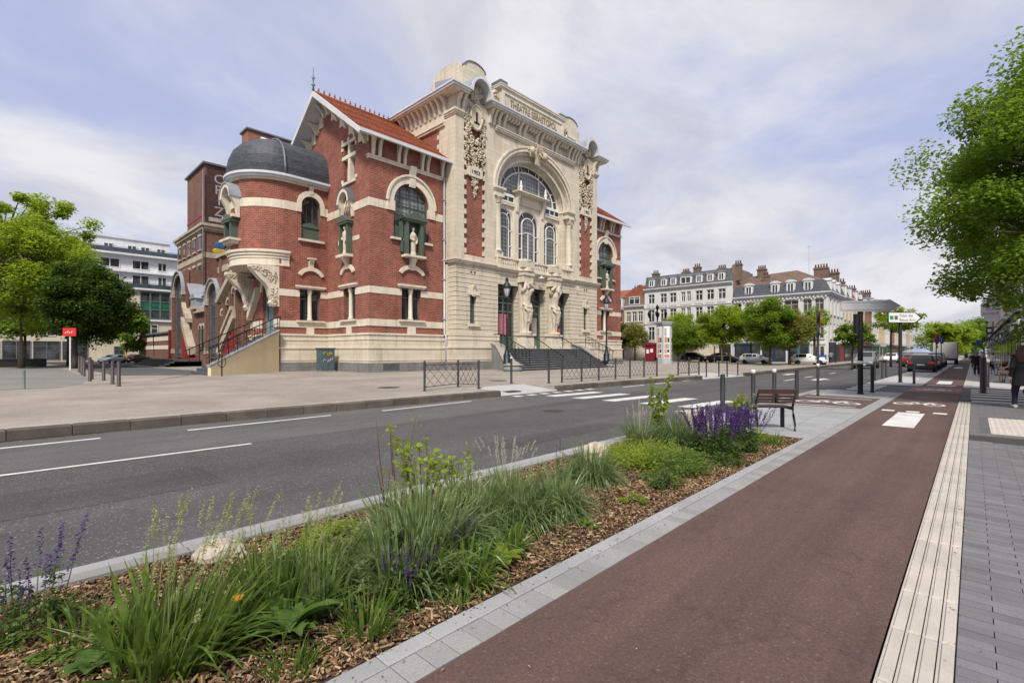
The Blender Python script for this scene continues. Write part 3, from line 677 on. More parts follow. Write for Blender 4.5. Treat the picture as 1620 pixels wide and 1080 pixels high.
# --- piers above with brick panels and quoins
for a, b, side in ((23.1, 27.2, -1), (37.7, 41.8, 1)):
    pa, pb = (23.95, 26.15) if side < 0 else (mirror(26.15), mirror(23.95))
    P(MB(FC).plate(rect(a, b, 8.54, 19.4), [rect(pa, pb, 8.98, 19.0)], -.14, 0), 'pier_stone', 'stone')
    P(MB(FC).box(a+.06, b-.06, -1.05, -.14, 8.5, 19.4), 'pier_brick', 'brick_red')
    P(MB(FC).box(a-.004, a+.8, -1.2, -.004, 8.5, 19.4) if side < 0 else MB(FC).box(b-.8, b+.004, -1.2, -.004, 8.5, 19.4), 'pier_return', 'stone')
    k = 0; z = 9.1
    while z < 18.6:
        for e in (pa, pb):
            w = .24; x0, x1 = (e, e+w) if e == pa else (e-w, e)
            P(MB(FC).box(x0-.001, x1+.001, -.13, -.003, z, z+.36), 'quoin', 'stone')
        ce = a if side < 0 else b
        z += .74
    f = MB(FC)
    for (z0, z1, p) in ((19.3, 19.42, .06), (19.42, 19.56, .13), (19.56, 19.72, .2)): f.box(a-p if side < 0 else pb+.05, pa-.05 if side < 0 else b+p, -1.2, p, z0, z1)
    P(f, 'pier_capital', 'stone_pale')
    # carved cartouche with figure one, foliage trails and date plaque
    cs = (pa+pb)/2
    f = MB(FC); sd = 3 if side < 0 else 9
    foliage(f, cs, 21.35, .14, .42, .5, 46, .16, sd); P(f, 'carved_mask', 'stone_ornament'); f = MB(FC); foliage(f, cs-.75, 19.1, .03, .3, .85, 60, .12, sd+1); P(f, 'carved_wing', 'stone_ornament'); f = MB(FC); foliage(f, cs+.75, 19.1, .03, .3, .85, 60, .12, sd+2); P(f, 'carved_wing', 'stone_ornament'); f = MB(FC)
    foliage(f, cs, 17.2, .0, .62, .75, 70, .13, sd+3); foliage(f, cs, 16.3, -.02, .3, .55, 36, .12, sd+4); foliage(f, cs-.85, 17.0, .0, .18, .9, 34, .11, sd+5); foliage(f, cs+.85, 17.0, .0, .18, .9, 34, .11, sd+6)
    P(f, 'carved_trophy', 'stone_ornament'); f = MB(FC); foliage(f, cs, 14.6, -.04, .24, .42, 34, .11, sd+7); foliage(f, cs, 13.9, -.06, .12, .35, 16, .09, sd+8)
    P(f, 'carved_pendant', 'stone_ornament'); f = MB(FC)
    for t in (-1, 1):
        for q in range(4): spiral(f, cs+t*(.62+.1*q % 2), 20.2-q*.75, .05, .3-.03*q, t, 1.5 if t > 0 else 1.6, .07)
        spiral(f, cs+t*.4, 17.9, .08, .3, -t, 4.5, .08); spiral(f, cs+t*.75, 15.75, -.02, .2, t, 1, .05)
        P(f, 'carved_scrolls', 'stone_ornament'); f = MB(FC)
    f = MB(FC); f.prism([(cs-.5, 18.75), (cs+.5, 18.75), (cs+.62, 19.6), (cs+.5, 20.35), (cs, 20.6), (cs-.5, 20.35), (cs-.62, 19.6)], 'd', -.1, .2)
    f.tube([(cs+.6*math.cos(t)*(1+.1*math.sin(2*t)), .18, 19.6+.95*math.sin(t)) for t in [k*.4 for k in range(17)]], .1, 6); cart = P(f, 'cartouche', 'stone_ornament')
    text_mesh('1', 1.15, FC, cs, 19.2, .225, 'black_iron', 'numeral', cart, .04, squash=1.3); P(MB(FC).box(cs-.26, cs+.26, .2, .245, 19.12, 19.22), 'numeral_foot', 'black_iron', cart)
    f = MB(FC).box(cs-.78, cs+.78, -.12, .06, 15.1, 15.72); f.box(cs-.62, cs+.62, -.12, .1, 15.04, 15.78); pl = P(f, 'date_plaque', 'stone_pale')
    text_mesh('1903', .44, FC, cs, 15.26, .115, 'black_iron', 'numeral', pl, .02, squash=1.05)
# --- arch bay
H0, H1, ZS = 4.25, 5.05, 14.9
def archout(h, r, z0=8.5): return arch(YC-.05, h, z0, ZS, 26, r)
P(MB(FC).plate(rect(27.2, 37.7, 8.5, 19.4), [archout(H0+.75, 4.05)], -1.0, -.006), 'arch_wall', 'stone')
P(MB(FC).plate(archout(H0+.75, 4.05), [archout(H0, 3.25)], -1.0, -.42), 'arch_reveal', 'stone')
for (h, r, h2, r2, p) in ((5.0, 4.05, 5.28, 4.35, .1), (4.8, 3.85, 5.0, 4.05, -.06), (5.28, 4.35, 5.42, 4.5, .16)):
    P(MB(FC).prism(arcband(YC-.05, ZS, h, h2, r, r2, 26), 'd', -.45, p), 'archivolt', 'stone_pale')
P(MB(FC).prism(arcband(YC-.05, ZS, 4.25, 4.42, 3.25, 3.42, 26), 'd', -.5, -.34), 'archivolt', 'stone_pale')
for t in (-1, 1):
    s = YC-.05+t*4.78
    f = MB(FC); f.box(s-.42, s+.42, -.5, .12, 9.2, 9.72); P(f, 'column_pedestal', 'stone_pale')
    P(MB(FC).lathe((s, -.14, 9.72), [(.38, 0), (.38, .1), (.31, .2), (.29, .3), (.28, 2.6), (.25, 3.75), (.28, 3.8), (.25, 3.86)], 14), 'column', 'stone_pale')
    f = MB(FC); f.lathe((s, -.14, 13.55), [(.25, 0), (.3, .3), (.36, .55), (.42, .62)], 10); foliage(f, s, 13.85, .08, .26, .22, 26, .08, 5+t); foliage(f, s-.26, 13.85, -.1, .06, .22, 10, .08, 15+t); P(f, 'column_capital', 'stone_ornament')
    f = MB(FC)
    for (z0, z1, p) in ((14.17, 14.36, .0), (14.36, 14.62, -.04), (14.62, 14.74, .05), (14.74, 14.92, .12)): f.box(s-.5-p, s+.5+p, -1.0, .18+p, z0, z1)
    P(f, 'impost', 'stone_pale')
# keystone group with two carved faces
f = MB(FC); scroll_bracket(f, YC-.05, .62, 0, .45, 18.0, 19.55); foliage(f, YC-.9, 19.0, .1, .3, .35, 40, .13, 21); foliage(f, YC+.8, 18.9, .1, .3, .35, 40, .13, 22); foliage(f, YC, 18.9, .4, .25, .4, 20, .1, 23)
f.ball((YC-.9, .22, 19.05), (.28, .22, .34)); f.ball((YC+.8, .22, 18.95), (.28, .22, .34)); P(f, 'carved_keystone', 'stone_ornament')
# --- window screen inside the arch
FW = fr_front(-28.8)
wins = [(28.15, 30.2, 12.9, 13.8), (30.95, 33.65, 12.85, 14.1), (34.4, 36.45, 12.9, 13.8)]
outl = []
for a, b, zs, top in wins:
    outl.append([(p, q) for p, q in arch((a+b)/2, (b-a)/2, 9.3, zs, 16, top-zs)])
lun = [(YC-.05+4.12*math.cos(math.pi*k/24), 15.05+3.0*math.sin(math.pi*k/24)) for k in range(25)]
P(MB(FW).plate([(28.05, 9.0), (36.75, 9.0), (36.75, 15.0)]+[(YC-.05+4.36*math.cos(math.pi*k/24), 15.0+3.3*math.sin(math.pi*k/24)) for k in range(25)]+[(28.05, 15.0)], outl+[lun[::-1]], -.2, 0), 'window_screen', 'stone_pale')
for (a, b, zs, top), o in zip(wins, outl):
    c = (a+b)/2; h = (b-a)/2
    def ex(mb, c=c, h=h, zs=zs, top=top, a=a, b=b):
        ih = h*.62; r = top-zs
        mb.prism(arcband(c, zs-.15, ih-.05, ih+.03, ih*.95-.05, ih*.95+.03, 14), 'd', -.15, -.06)
        mb.box(c-ih-.03, c-ih+.05, -.15, -.06, 9.3, zs-.15).box(c+ih-.05, c+ih+.03, -.15, -.06, 9.3, zs-.15)
        mb.prism(arcband(c, zs-1.0, ih-.04, ih-.04, .28, .36, 10), 'd', -.15, -.06)
        for q in (10.6, 11.9):
            mb.box(a, c-ih, -.15, -.07, q, q+.07).box(c+ih, b, -.15, -.07, q, q+.07)
        for q in (.9, 2.24):
            mb.tube([(c+ih*math.cos(q), -.1, zs-.15+ih*math.sin(q)), (c+h*.97*math.cos(q), -.1, zs+r*.95*math.sin(q))], .035, 4)
        if h > 1.2: mb.box(c-.04, c+.04, -.15, -.06, 9.3, zs-.75)
    w = window(FW, TH, o, -.17, 'white_frame', 'glass_plum', fw=.09, ft=.1, extra=ex)
    ih = h*.62
    P(MB(FW).plate(arch(c, ih-.04, 9.35, zs-.15, 14, ih*.95-.04), [], -.16, -.135), 'leaded_pane', 'glass_lead', w)
    for (z0, z1) in ((9.05, 9.3),): P(MB(FW).box(a-.05, b+.05, 0, .1, z0, z1), 'window_sill', 'stone_pale')
def exl(mb):
    mb.prism(arcband(YC-.05, 15.05, 3.35, 3.46, 2.35, 2.46, 24), 'd', -.16, -.04)
    for s in (-1.35, 1.35): mb.box(YC-.05+s-.045, YC-.05+s+.045, -.16, -.04, 15.05, 17.85)
    for k in range(1, 12):
        t = math.pi*k/12
        if k in (1, 2, 4, 5, 6, 7, 8, 10, 11): mb.tube([(YC-.05+3.4*math.cos(t), -.1, 15.05+2.4*math.sin(t)), (YC-.05+4.08*math.cos(t), -.1, 15.05+2.96*math.sin(t))], .04, 4)
w = window(FW, TH, lun, -.18, 'white_frame', 'glass_plum', fw=.08, ft=.12, extra=exl, name='lunette_window')
P(MB(FW).plate([(YC-.05+3.37*math.cos(math.pi*k/20), 15.12+2.33*math.sin(math.pi*k/20)) for k in range(21)], [], -.16, -.135), 'leaded_pane', 'glass_lead', w)
# transom lights, pilasters and canopy with urns
for a, b in ((28.15, 30.3), (34.5, 36.55)):
    f = MB(FW).box(a, b, .0, .1, 14.82, 15.0).box(a, b, 0, .1, 14.3, 14.42)
    for k in range(4): f.box(a+k*(b-a)/3-.03, a+k*(b-a)/3+.03, 0, .08, 14.42, 14.82)
    w = P(f, 'transom_frame', 'white_frame'); P(MB(FW).box(a, b, .002, .03, 14.42, 14.82), 'pane', 'glass_dark', w)
    P(MB(FW).box(a, b, 0, .16, 14.05, 14.2), 'transom_moulding', 'stone_pale')
f = MB(FW)
for s in (30.57, 34.03): P(MB(FW).box(s-.26, s+.26, 0, .12, 9.2, 14.9), 'mullion_pier', 'stone_pale')
f = MB(FW)
for s in (30.6, 34.0): f = MB(FW); scroll_bracket(f, s, .24, .1, .6, 13.7, 15.25); P(f, 'canopy_bracket', 'stone_pale')
f = MB(FW); f.box(30.3, 34.3, 0, .62, 15.25, 15.34).box(30.2, 34.4, 0, .74, 15.34, 15.44).box(30.5, 34.1, 0, .16, 14.45, 15.25).box(31.2, 33.4, .16, .2, 14.7, 15.05); P(f, 'canopy', 'stone_pale')
for s in (30.75, 34.05):
    P(MB(FW).lathe((s, .5, 15.44), [(.16, 0), (.16, .08), (.07, .13), (.15, .28), (.16, .42), (.07, .55), (.11, .65), (.08, .75), (.02, .95)], 10), 'urn', 'white_frame')
# --- entablature, cornice, hoods
f = MB(FC).box(27.2, 37.7, -1.0, .02, 19.4, 20.45); P(f, 'frieze', 'stone')
f = MB(FC)
for (z0, z1, p) in ((19.4, 19.52, .14), (19.52, 19.66, .22), (19.66, 19.74, .28)): f.box(27.2, 37.7, 0, p, z0, z1)
P(f, 'architrave', 'stone_pale')
P(MB(FC).box(23.1, 27.2, -1.2, -.01, 19.4, 20.9).box(37.7, 41.8, -1.2, -.01, 19.4, 20.9).box(27.2, 37.7, -1, 0, 20.45, 20.9), 'frieze', 'stone')
for s in [27.5, 28.1, 29.95, 30.55, 32.15, 32.75, 34.35, 34.95, 36.8, 37.4]:
    f = MB(FC); scroll_bracket(f, s, .24, 0, .62, 19.78, 20.78); P(f, 'bracket', 'stone_pale')
for s in (23.3, 23.75, 26.6, 27.0): 
    for q in (s, mirror(s)):
        f = MB(FC); scroll_bracket(f, q, .22, 0, .6, 19.75, 20.78); P(f, 'bracket', 'stone_pale')
s = 28.45
while s < 36.6:
    if min(abs(s-q) for q in (27.5, 28.1, 29.95, 30.55, 32.15, 32.75, 34.35, 34.95, 36.8)) > .26:
        f = MB(FC); f.ball((s, .32, 20.62), (.13, .3, .16), 7, 4); f.box(s-.12, s+.12, 0, .55, 20.68, 20.8); P(f, 'modillion', 'stone_pale')
    s += .37
HD = (25.05, mirror(25.05)); HR = 1.12
def corn(z0, z1, p, nm, m):
    f = MB(FC)
    cuts = [23.1-p, HD[0]-HR, HD[0]+HR, HD[1]-HR, HD[1]+HR, 41.8+p]
    for a, b in ((cuts[0], cuts[1]), (cuts[2], cuts[3]), (cuts[4], cuts[5])): f.box(a, b, -1.3, p, z0, z1)
    f.box(23.1-p, 23.1, -14.2, -1.3, z0, z1); f.box(41.8, 41.8+p, -14.2, -1.3, z0, z1)
    P(f, nm, m)
corn(20.82, 20.94, .72, 'cornice_soffit', 'stone_pale'); corn(20.94, 21.1, .84, 'cornice', 'white_trim'); corn(21.1, 21.22, .92, 'cornice_gutter', 'white_trim')
f = MB(FC)                                                     # sloping zinc on top of the cornice
def zslope(a, b): f.hexa([(a, -1.3, 21.22), (b, -1.3, 21.22), (b, .9, 21.22), (a, .9, 21.22), (a, -1.3, 21.75), (b, -1.3, 21.75), (b, .8, 21.27), (a, .8, 21.27)])
zslope(22.2, HD[0]-HR); zslope(HD[0]+HR, HD[1]-HR); zslope(HD[1]+HR, 42.7)
f.hexa([(22.2, -14, 21.22), (23.6, -14, 21.22), (23.6, -1.3, 21.22), (22.2, -1.3, 21.22), (22.3, -14, 21.27), (23.6, -14, 21.75), (23.6, -1.3, 21.75), (22.3, -1.3, 21.27)]); P(f, 'cornice_flashing', 'zinc')
for c in HD:
    P(MB(FC).prism(arcband(c, 21.1, HR-.22, HR, HR+.05, HR+.27, 16), 'd', -1.2, .9), 'hood', 'white_trim')
    P(MB(FC).prism(arcband(c, 21.1, HR, HR+.06, HR+.27, HR+.34, 16), 'd', -2.2, .82), 'hood_roof', 'zinc')
    P(MB(FC).prism([(c-HR, 20.9), (c+HR, 20.9)]+[(c+HR*math.cos(math.pi*k/14), 21.1+(HR+.2)*math.sin(math.pi*k/14)) for k in range(15)], 'd', -1.1, -.2), 'hood_back', 'stone')
# side entablature of the hall (towards the left flank)
FS = fr_left(23.12)
P(MB(FS).box(-41.8, -29.1, 0, .06, 18.9, 20.9), 'side_frieze', 'stone'); P(MB(FS).box(-41.8, -29.1, 0, .16, 18.78, 18.95).box(-41.8, -29.1, 0, .24, 18.95, 19.05), 'side_architrave', 'stone_pale')
s = -41.4
while s < -28.4:
    f = MB(FS); scroll_bracket(f, s, .22, 0, .62, 19.75, 20.8); P(f, 'bracket', 'stone_pale'); s += .62
z = 9.1
while z < 19:
    P(MB(FS).box(-30.15, -29.1, .0, .012, z, z+.36), 'quoin', 'stone'); z += .74
P(MB(FS).box(-29.85, -29.1, .0, .016, 8.5, 19.3), 'side_quoin_strip', 'stone')
# --- attic: name panel, scrolled ends, corner pylons
P(MB(FC).box(28.3, 36.6, -1.2, -.35, 21.3, 23.35), 'attic_panel', 'stone')
P(MB(FC).plate(rect(28.3, 36.6, 21.5, 23.35), [rect(28.6, 36.3, 21.95, 23.05)], -.36, -.26), 'attic_border', 'stone_pale')
f = MB(FC)
for (z0, z1, p) in ((23.35, 23.45, .06), (23.45, 23.6, .16), (23.6, 23.68, .2)): f.box(28.2-p, 36.7+p, -1.4, -.3+p, z0, z1)
P(f, 'attic_cornice', 'stone_pale')
for a in (28.05, 36.0): P(MB(FC).box(a, a+.85, -1.3, -.2, 23.68, 24.0), 'attic_block', 'zinc_dark')
text_mesh('THEATRE SEBASTOPOL', .84, FC, (28.6+36.3)/2, 22.22, -.33, 'lettering_gold' if 'lettering_gold' in MATS else mat('lettering_gold', (.30, .22, .14), .7, .2, 3).name, 'lettering', TH, .05, squash=.72)
for t, s in ((-1, 28.3), (1, 36.6)):
    f = MB(FC)
    spiral(f, s+t*.45, 22.5, -.6, .5, -t, 1.2, .16); spiral(f, s+t*.85, 21.9, -.6, .42, t, 2.5, .14); foliage(f, s+t*.5, 22.0, -.7, .35, .5, 26, .14, 30+t)
    f.prism([(s, 21.3), (s+t*1.2, 21.3), (s+t*.9, 21.9), (s+t*.35, 22.5), (s, 23.0)], 'd', -.9, -.65); P(f, 'attic_scroll', 'stone_ornament')
def pylon(y0, y1, x0, x1, z0, z1):
    c = (y0+y1)/2
    def prof(a, b, zb): return [(a, zb), (b, zb), (b, z1-.95), (b-.3, z1-.95), (b-.3, z1-.5)]+[((a+b)/2+((b-a)/2-.32)*math.cos(math.pi*k/10), z1-.5+.5*math.sin(math.pi*k/10)) for k in range(1, 10)]+[(a+.3, z1-.5), (a+.3, z1-.95), (a, z1-.95)]
    p1 = P(MB(lambda s, d, z: (d, s, z)).prism(prof(y0, y1, z0), 'd', x1-.7, x1), 'pylon', 'stone')
    P(MB(lambda s, d, z: (s, d, z)).prism(prof(x0, x1-.02, z0), 'd', y0-.02, y0+.7), 'pylon_side', 'stone', p1); P(MB().box(x0+.3, x1-.3, y0+.3, y1-.3, z0, z1-.5), 'pylon_core', 'stone', p1)
    n = 10
    P(MB(lambda s, d, z: (d, s, z)).prism(arcband(c, z1-.5, (y1-y0)/2-.34, (y1-y0)/2-.26, .5, .57, 12), 'd', x1-.75, x1+.06), 'pylon_coping', 'zinc_dark', p1)
    P(MB().box(x1, x1+.12, c-.75, c+.75, z1-2.0, z1-1.84), 'pylon_moulding', 'stone_pale', p1)
pylon(24.7, 27.5, -33.0, -29.0, 21.3, 24.75); pylon(mirror(27.5), mirror(24.7), -33.0, -29.0, 21.3, 24.75)
pylon(24.7, 27.3, -41.2, -37.8, 21.0, 23.3); pylon(mirror(27.3), mirror(24.7), -41.2, -37.8, 21.0, 23.3)
P(MB().box(-41, -33, 24.75, 25.1, 20.9, 22.6), 'parapet', 'stone'); P(MB().box(-41, -32.9, 24.7, 25.15, 22.6, 22.7), 'parapet_coping', 'zinc_dark')
P(MB().box(-42, -29, 23.2, 41.7, 20.9, 21.4), 'flat_roof', 'zinc_dark')

# --- doors in the porch
for i, (a, b) in enumerate(((27.57, 30.1), (31.05, 33.62), (34.57, 37.2))):
    c = (a+b)/2; F2 = fr_front(-28.7)
    def exd(mb, a=a, b=b, c=c):
        mb.box(c-.06, c+.06, 0, .09, 1.85, 6.0); mb.prism(arcband(c, 5.7, (b-a)/2-.02, (b-a)/2-.02, .45, .58, 12), 'd', 0, .09)
        for z in (2.75, 4.9): mb.box(a, b, 0, .08, z, z+.12)
        mb.box(a+.08, c-.06, .0, .05, 1.85, 2.75).box(c+.06, b-.08, 0, .05, 1.85, 2.75)
    w = window(F2, TH, rect(a, b, 1.85, 7.1), 0, 'green_door', 'glass_dark', [(a, b, 5.62, 5.74), (a+.65, a+.73, 1.85, 5.62), (b-.73, b-.65, 1.85, 5.62)], .16, .1, 'door', 'pane', exd)
    for (n0, n1, m) in {0: [(.2, .62, 'poster_violet'), (.75, 1.18, 'poster_pink'), (1.4, 1.85, 'poster_pink')], 1: [(1.42, 2.1, 'poster_grey')], 2: [(.2, .8, 'poster_violet'), (1.35, 2.1, 'poster_orange')]}[i]:
        P(MB(F2).box(a+n0, a+n1, .05, .115, 3.0, 4.75 if i != 1 else 4.6), 'poster', m, w)
        if m == 'poster_orange': P(MB(F2).box(a+n0+.12, a+n1-.12, .115, .122, 3.1, 3.75), 'poster_motif', 'poster_yellow', w)
    P(MB(FC).box(a, b, -.8, -.02, 7.1, 7.2), 'door_lintel', 'stone')
# --- atlas figures on pedestals, carrying the balcony
def remesh(o, vox, it=3):
    m = o.modifiers.new('voxel', 'REMESH'); m.mode = 'VOXEL'; m.voxel_size = vox; m.use_smooth_shade = True
    s = o.modifiers.new('smooth', 'SMOOTH'); s.factor = .5; s.iterations = it
def atlas(s, t, name='atlas_figure'):
    P(MB(FC).box(s-.72, s+.72, 0, .82, 1.85, 2.6).box(s-.8, s+.8, 0, .92, 1.85, 2.1).box(s-.66, s+.66, 0, .78, 2.6, 2.95).box(s-.76, s+.76, 0, .88, 2.95, 3.1), 'figure_pedestal', 'stone_pale')
    P(MB(FC).box(s-.62, s+.62, 0, .74, 7.35, 8.2).box(s-.5, s+.5, 0, .6, 3.1, 6.2) if False else MB(FC).box(s-.62, s+.62, 0, .74, 7.42, 8.2).box(s-.7, s+.7, 0, .84, 8.0, 8.2), 'figure_block', 'stone')
    f = MB(FC); z = 3.1; d = .42
    # tapering shaft, draped hips, torso, raised arms, bent head
    f.loft([[(s+w*math.cos(q), d+.02+w*.75*math.sin(q), zz) for q in [k*math.pi/5 for k in range(10)]] for w, zz in ((.30, z), (.34, z+.12), (.27, z+.25), (.29, z+1.1), (.38, z+1.9), (.47, z+2.25), (.45, z+2.5), (.43, z+2.75), (.49, z+3.2), (.52, z+3.5), (.46, z+3.7), (.2, z+3.85), (.15, z+4.0))])
    for k in range(7):                                        # loincloth folds
        a = -1.2+k*.4; f.tube([(s-.5+.16*k, d+.28, z+2.35-.05*abs(k-3)), (s-.35+.12*k, d+.42, z+2.0-.1*(k % 2)), (s-.1+.05*k, d+.36, z+1.55-.12*k % 3)], [.07, .1, .05], 6)
    f.tube([(s-.48, d+.1, z+2.5), (s-.2, d+.42, z+2.25), (s+.25, d+.42, z+2.2), (s+.5, d+.1, z+2.55)], .11, 7)
    f.tube([(s+.12, d+.4, z+2.2), (s+.1, d+.42, z+1.6), (s+.05, d+.36, z+1.0)], [.13, .11, .05], 7)
    f.ball((s-.14*t, d+.22, z+4.02), (.24, .27, .3), 9, 6); f.ball((s-.14*t, d+.42, z+3.88), (.14, .12, .16), 7, 5)      # head and beard
    for q in (-1, 1):
        sh = (s+q*.48, d+.05, z+3.55); el = (s+q*(.72 if q == t else .5), d+.35, z+(3.95 if q == t else 3.75)); ha = (s+q*.22-.1*t, d+.28, z+4.3)
        f.tube([sh, ((sh[0]+el[0])/2, (sh[1]+el[1])/2+.02, (sh[2]+el[2])/2), el, ((el[0]+ha[0])/2, (el[1]+ha[1])/2, (el[2]+ha[2])/2), ha], [.2, .2, .15, .15, .1], 8); f.ball(ha, .14, 7, 5)
    for q in (-1, 1): f.ball((s+q*.2, d+.27, z+3.36), (.24, .12, .15), 7, 5)
    for q in (-1, 1): f.tube([(s+q*.15, d+.1, z+.2), (s+q*.17, d+.15, z+1.0), (s+q*.2, d+.15, z+1.9)], [.13, .17, .22], 8)
    f.ball((s+.12, d+.35, z+.1), (.16, .28, .12), 7, 5); f.box(s-.5, s+.5, d-.42, d-.1, z, z+4.3)
    o = P(f, name, 'statue_stone'); remesh(o, .045, 2); return o
atlas(30.45, 1); atlas(34.25, -1)
# --- front steps, cheek walls, rails
st = 10
for k in range(st):
    z1 = 1.85-k*.165; x1 = -26.3+k*.3
    P(MB().box(-28.7 if k == 0 else x1-.34, x1, 26.9-.16*k if k else 27.5, 37.4 if k else 37.3, ZP-.02, z1-.05), 'step', 'blue_stone'); P(MB().box(-28.7 if k == 0 else x1-.34, x1+.05, 26.9-.16*k if k else 27.5, 37.4 if k else 37.3, z1-.05, z1), 'tread', 'tread_stone')
def cheek(p, q, w0, w1, nm):
    """flaring side wall of the steps from p at the facade to q at the foot"""
    f = MB(); za, zm, zb = 2.25, 2.0, .6
    pts = [(-27.9, p, za), (-26.6, p+(q-p)*.3, zm), (-24.6, p+(q-p)*.78, .85), (-23.6, q, zb)]
    for (x0, y0, z0), (x1, y1, z1), a, b in zip(pts, pts[1:], (0, .4, .8), (.4, .8, 1)):
        wa, wb = w0+(w1-w0)*a, w0+(w1-w0)*b
        f.hexa([(x0, y0, ZP-.02), (x1, y1, ZP-.02), (x1, y1+wb, ZP-.02), (x0, y0+wa, ZP-.02), (x0, y0, z0), (x1, y1, z1), (x1, y1+wb, z1), (x0, y0+wa, z0)])
    f.lathe((-23.75, q+w1/2, ZP-.02), [(w1/2+.08, 0), (w1/2+.08, zb-ZP), (.05, zb-ZP+.01)], 20); ch = P(f, nm, 'cheek_stone')
    g = MB()
    for (x0, y0, z0), (x1, y1, z1), a, b in zip(pts, pts[1:], (0, .4, .8), (.4, .8, 1)):
        wa, wb = w0+(w1-w0)*a, w0+(w1-w0)*b
        g.hexa([(x0, y0-.06, z0), (x1, y1-.06, z1), (x1, y1+wb+.06, z1), (x0, y0+wa+.06, z0), (x0, y0-.06, z0+.1), (x1, y1-.06, z1+.1), (x1, y1+wb+.06, z1+.1), (x0, y0+wa+.06, z0+.1)])
    g.lathe((-23.75, q+w1/2, zb), [(w1/2+.14, 0), (w1/2+.14, .1), (.05, .105)], 20); P(g, 'cheek_coping', 'granite_kerbtop', ch)
cheek(26.75, 24.35, .75, 1.2, 'cheek_wall'); cheek(37.25, 37.1, .6, .7, 'cheek_wall')
def rail(par, y, yz=None, ornate=False, x0=-26.3, x1=-23.35, za=1.85, zb=.3, nm='handrail'):
    f = MB(); zr = lambda x: za+(zb-za)*(x-x0)/(x1-x0)
    f.tube([(x0-.8, y, za+.95), (x0, y, za+.95), (x1, y, zb+.95), (x1+.12, y, zb+.85)], .03, 6)
    for x in (x0, (x0+x1)/2, x1): f.tube([(x, y, zr(x)), (x, y, zr(x)+.95)], .025, 5)
    if ornate:
        f.tube([(x0-.8, y, za+.35), (x0, y, za+.35), (x1, y, zb+.35)], .02, 5)
        n = 8
        for k in range(n):
            x = x0+(k+.5)*(x1-x0)/n; z = zr(x)+.65
            f.tube([(x+.15*math.cos(q), y, z+.2*math.sin(q)) for q in [j*.7 for j in range(10)]], .016, 4); f.tube([(x+.19, y, zr(x)), (x+.19, y, zr(x)+.95)], .014, 4)
    return P(f, nm, 'black_iron', par)
rail(TH, 30.2); rail(TH, 34.0); rail(TH, 26.3, ornate=True, za=2.0, zb=.7); rail(TH, 37.5, ornate=True, za=2.15, zb=.75)

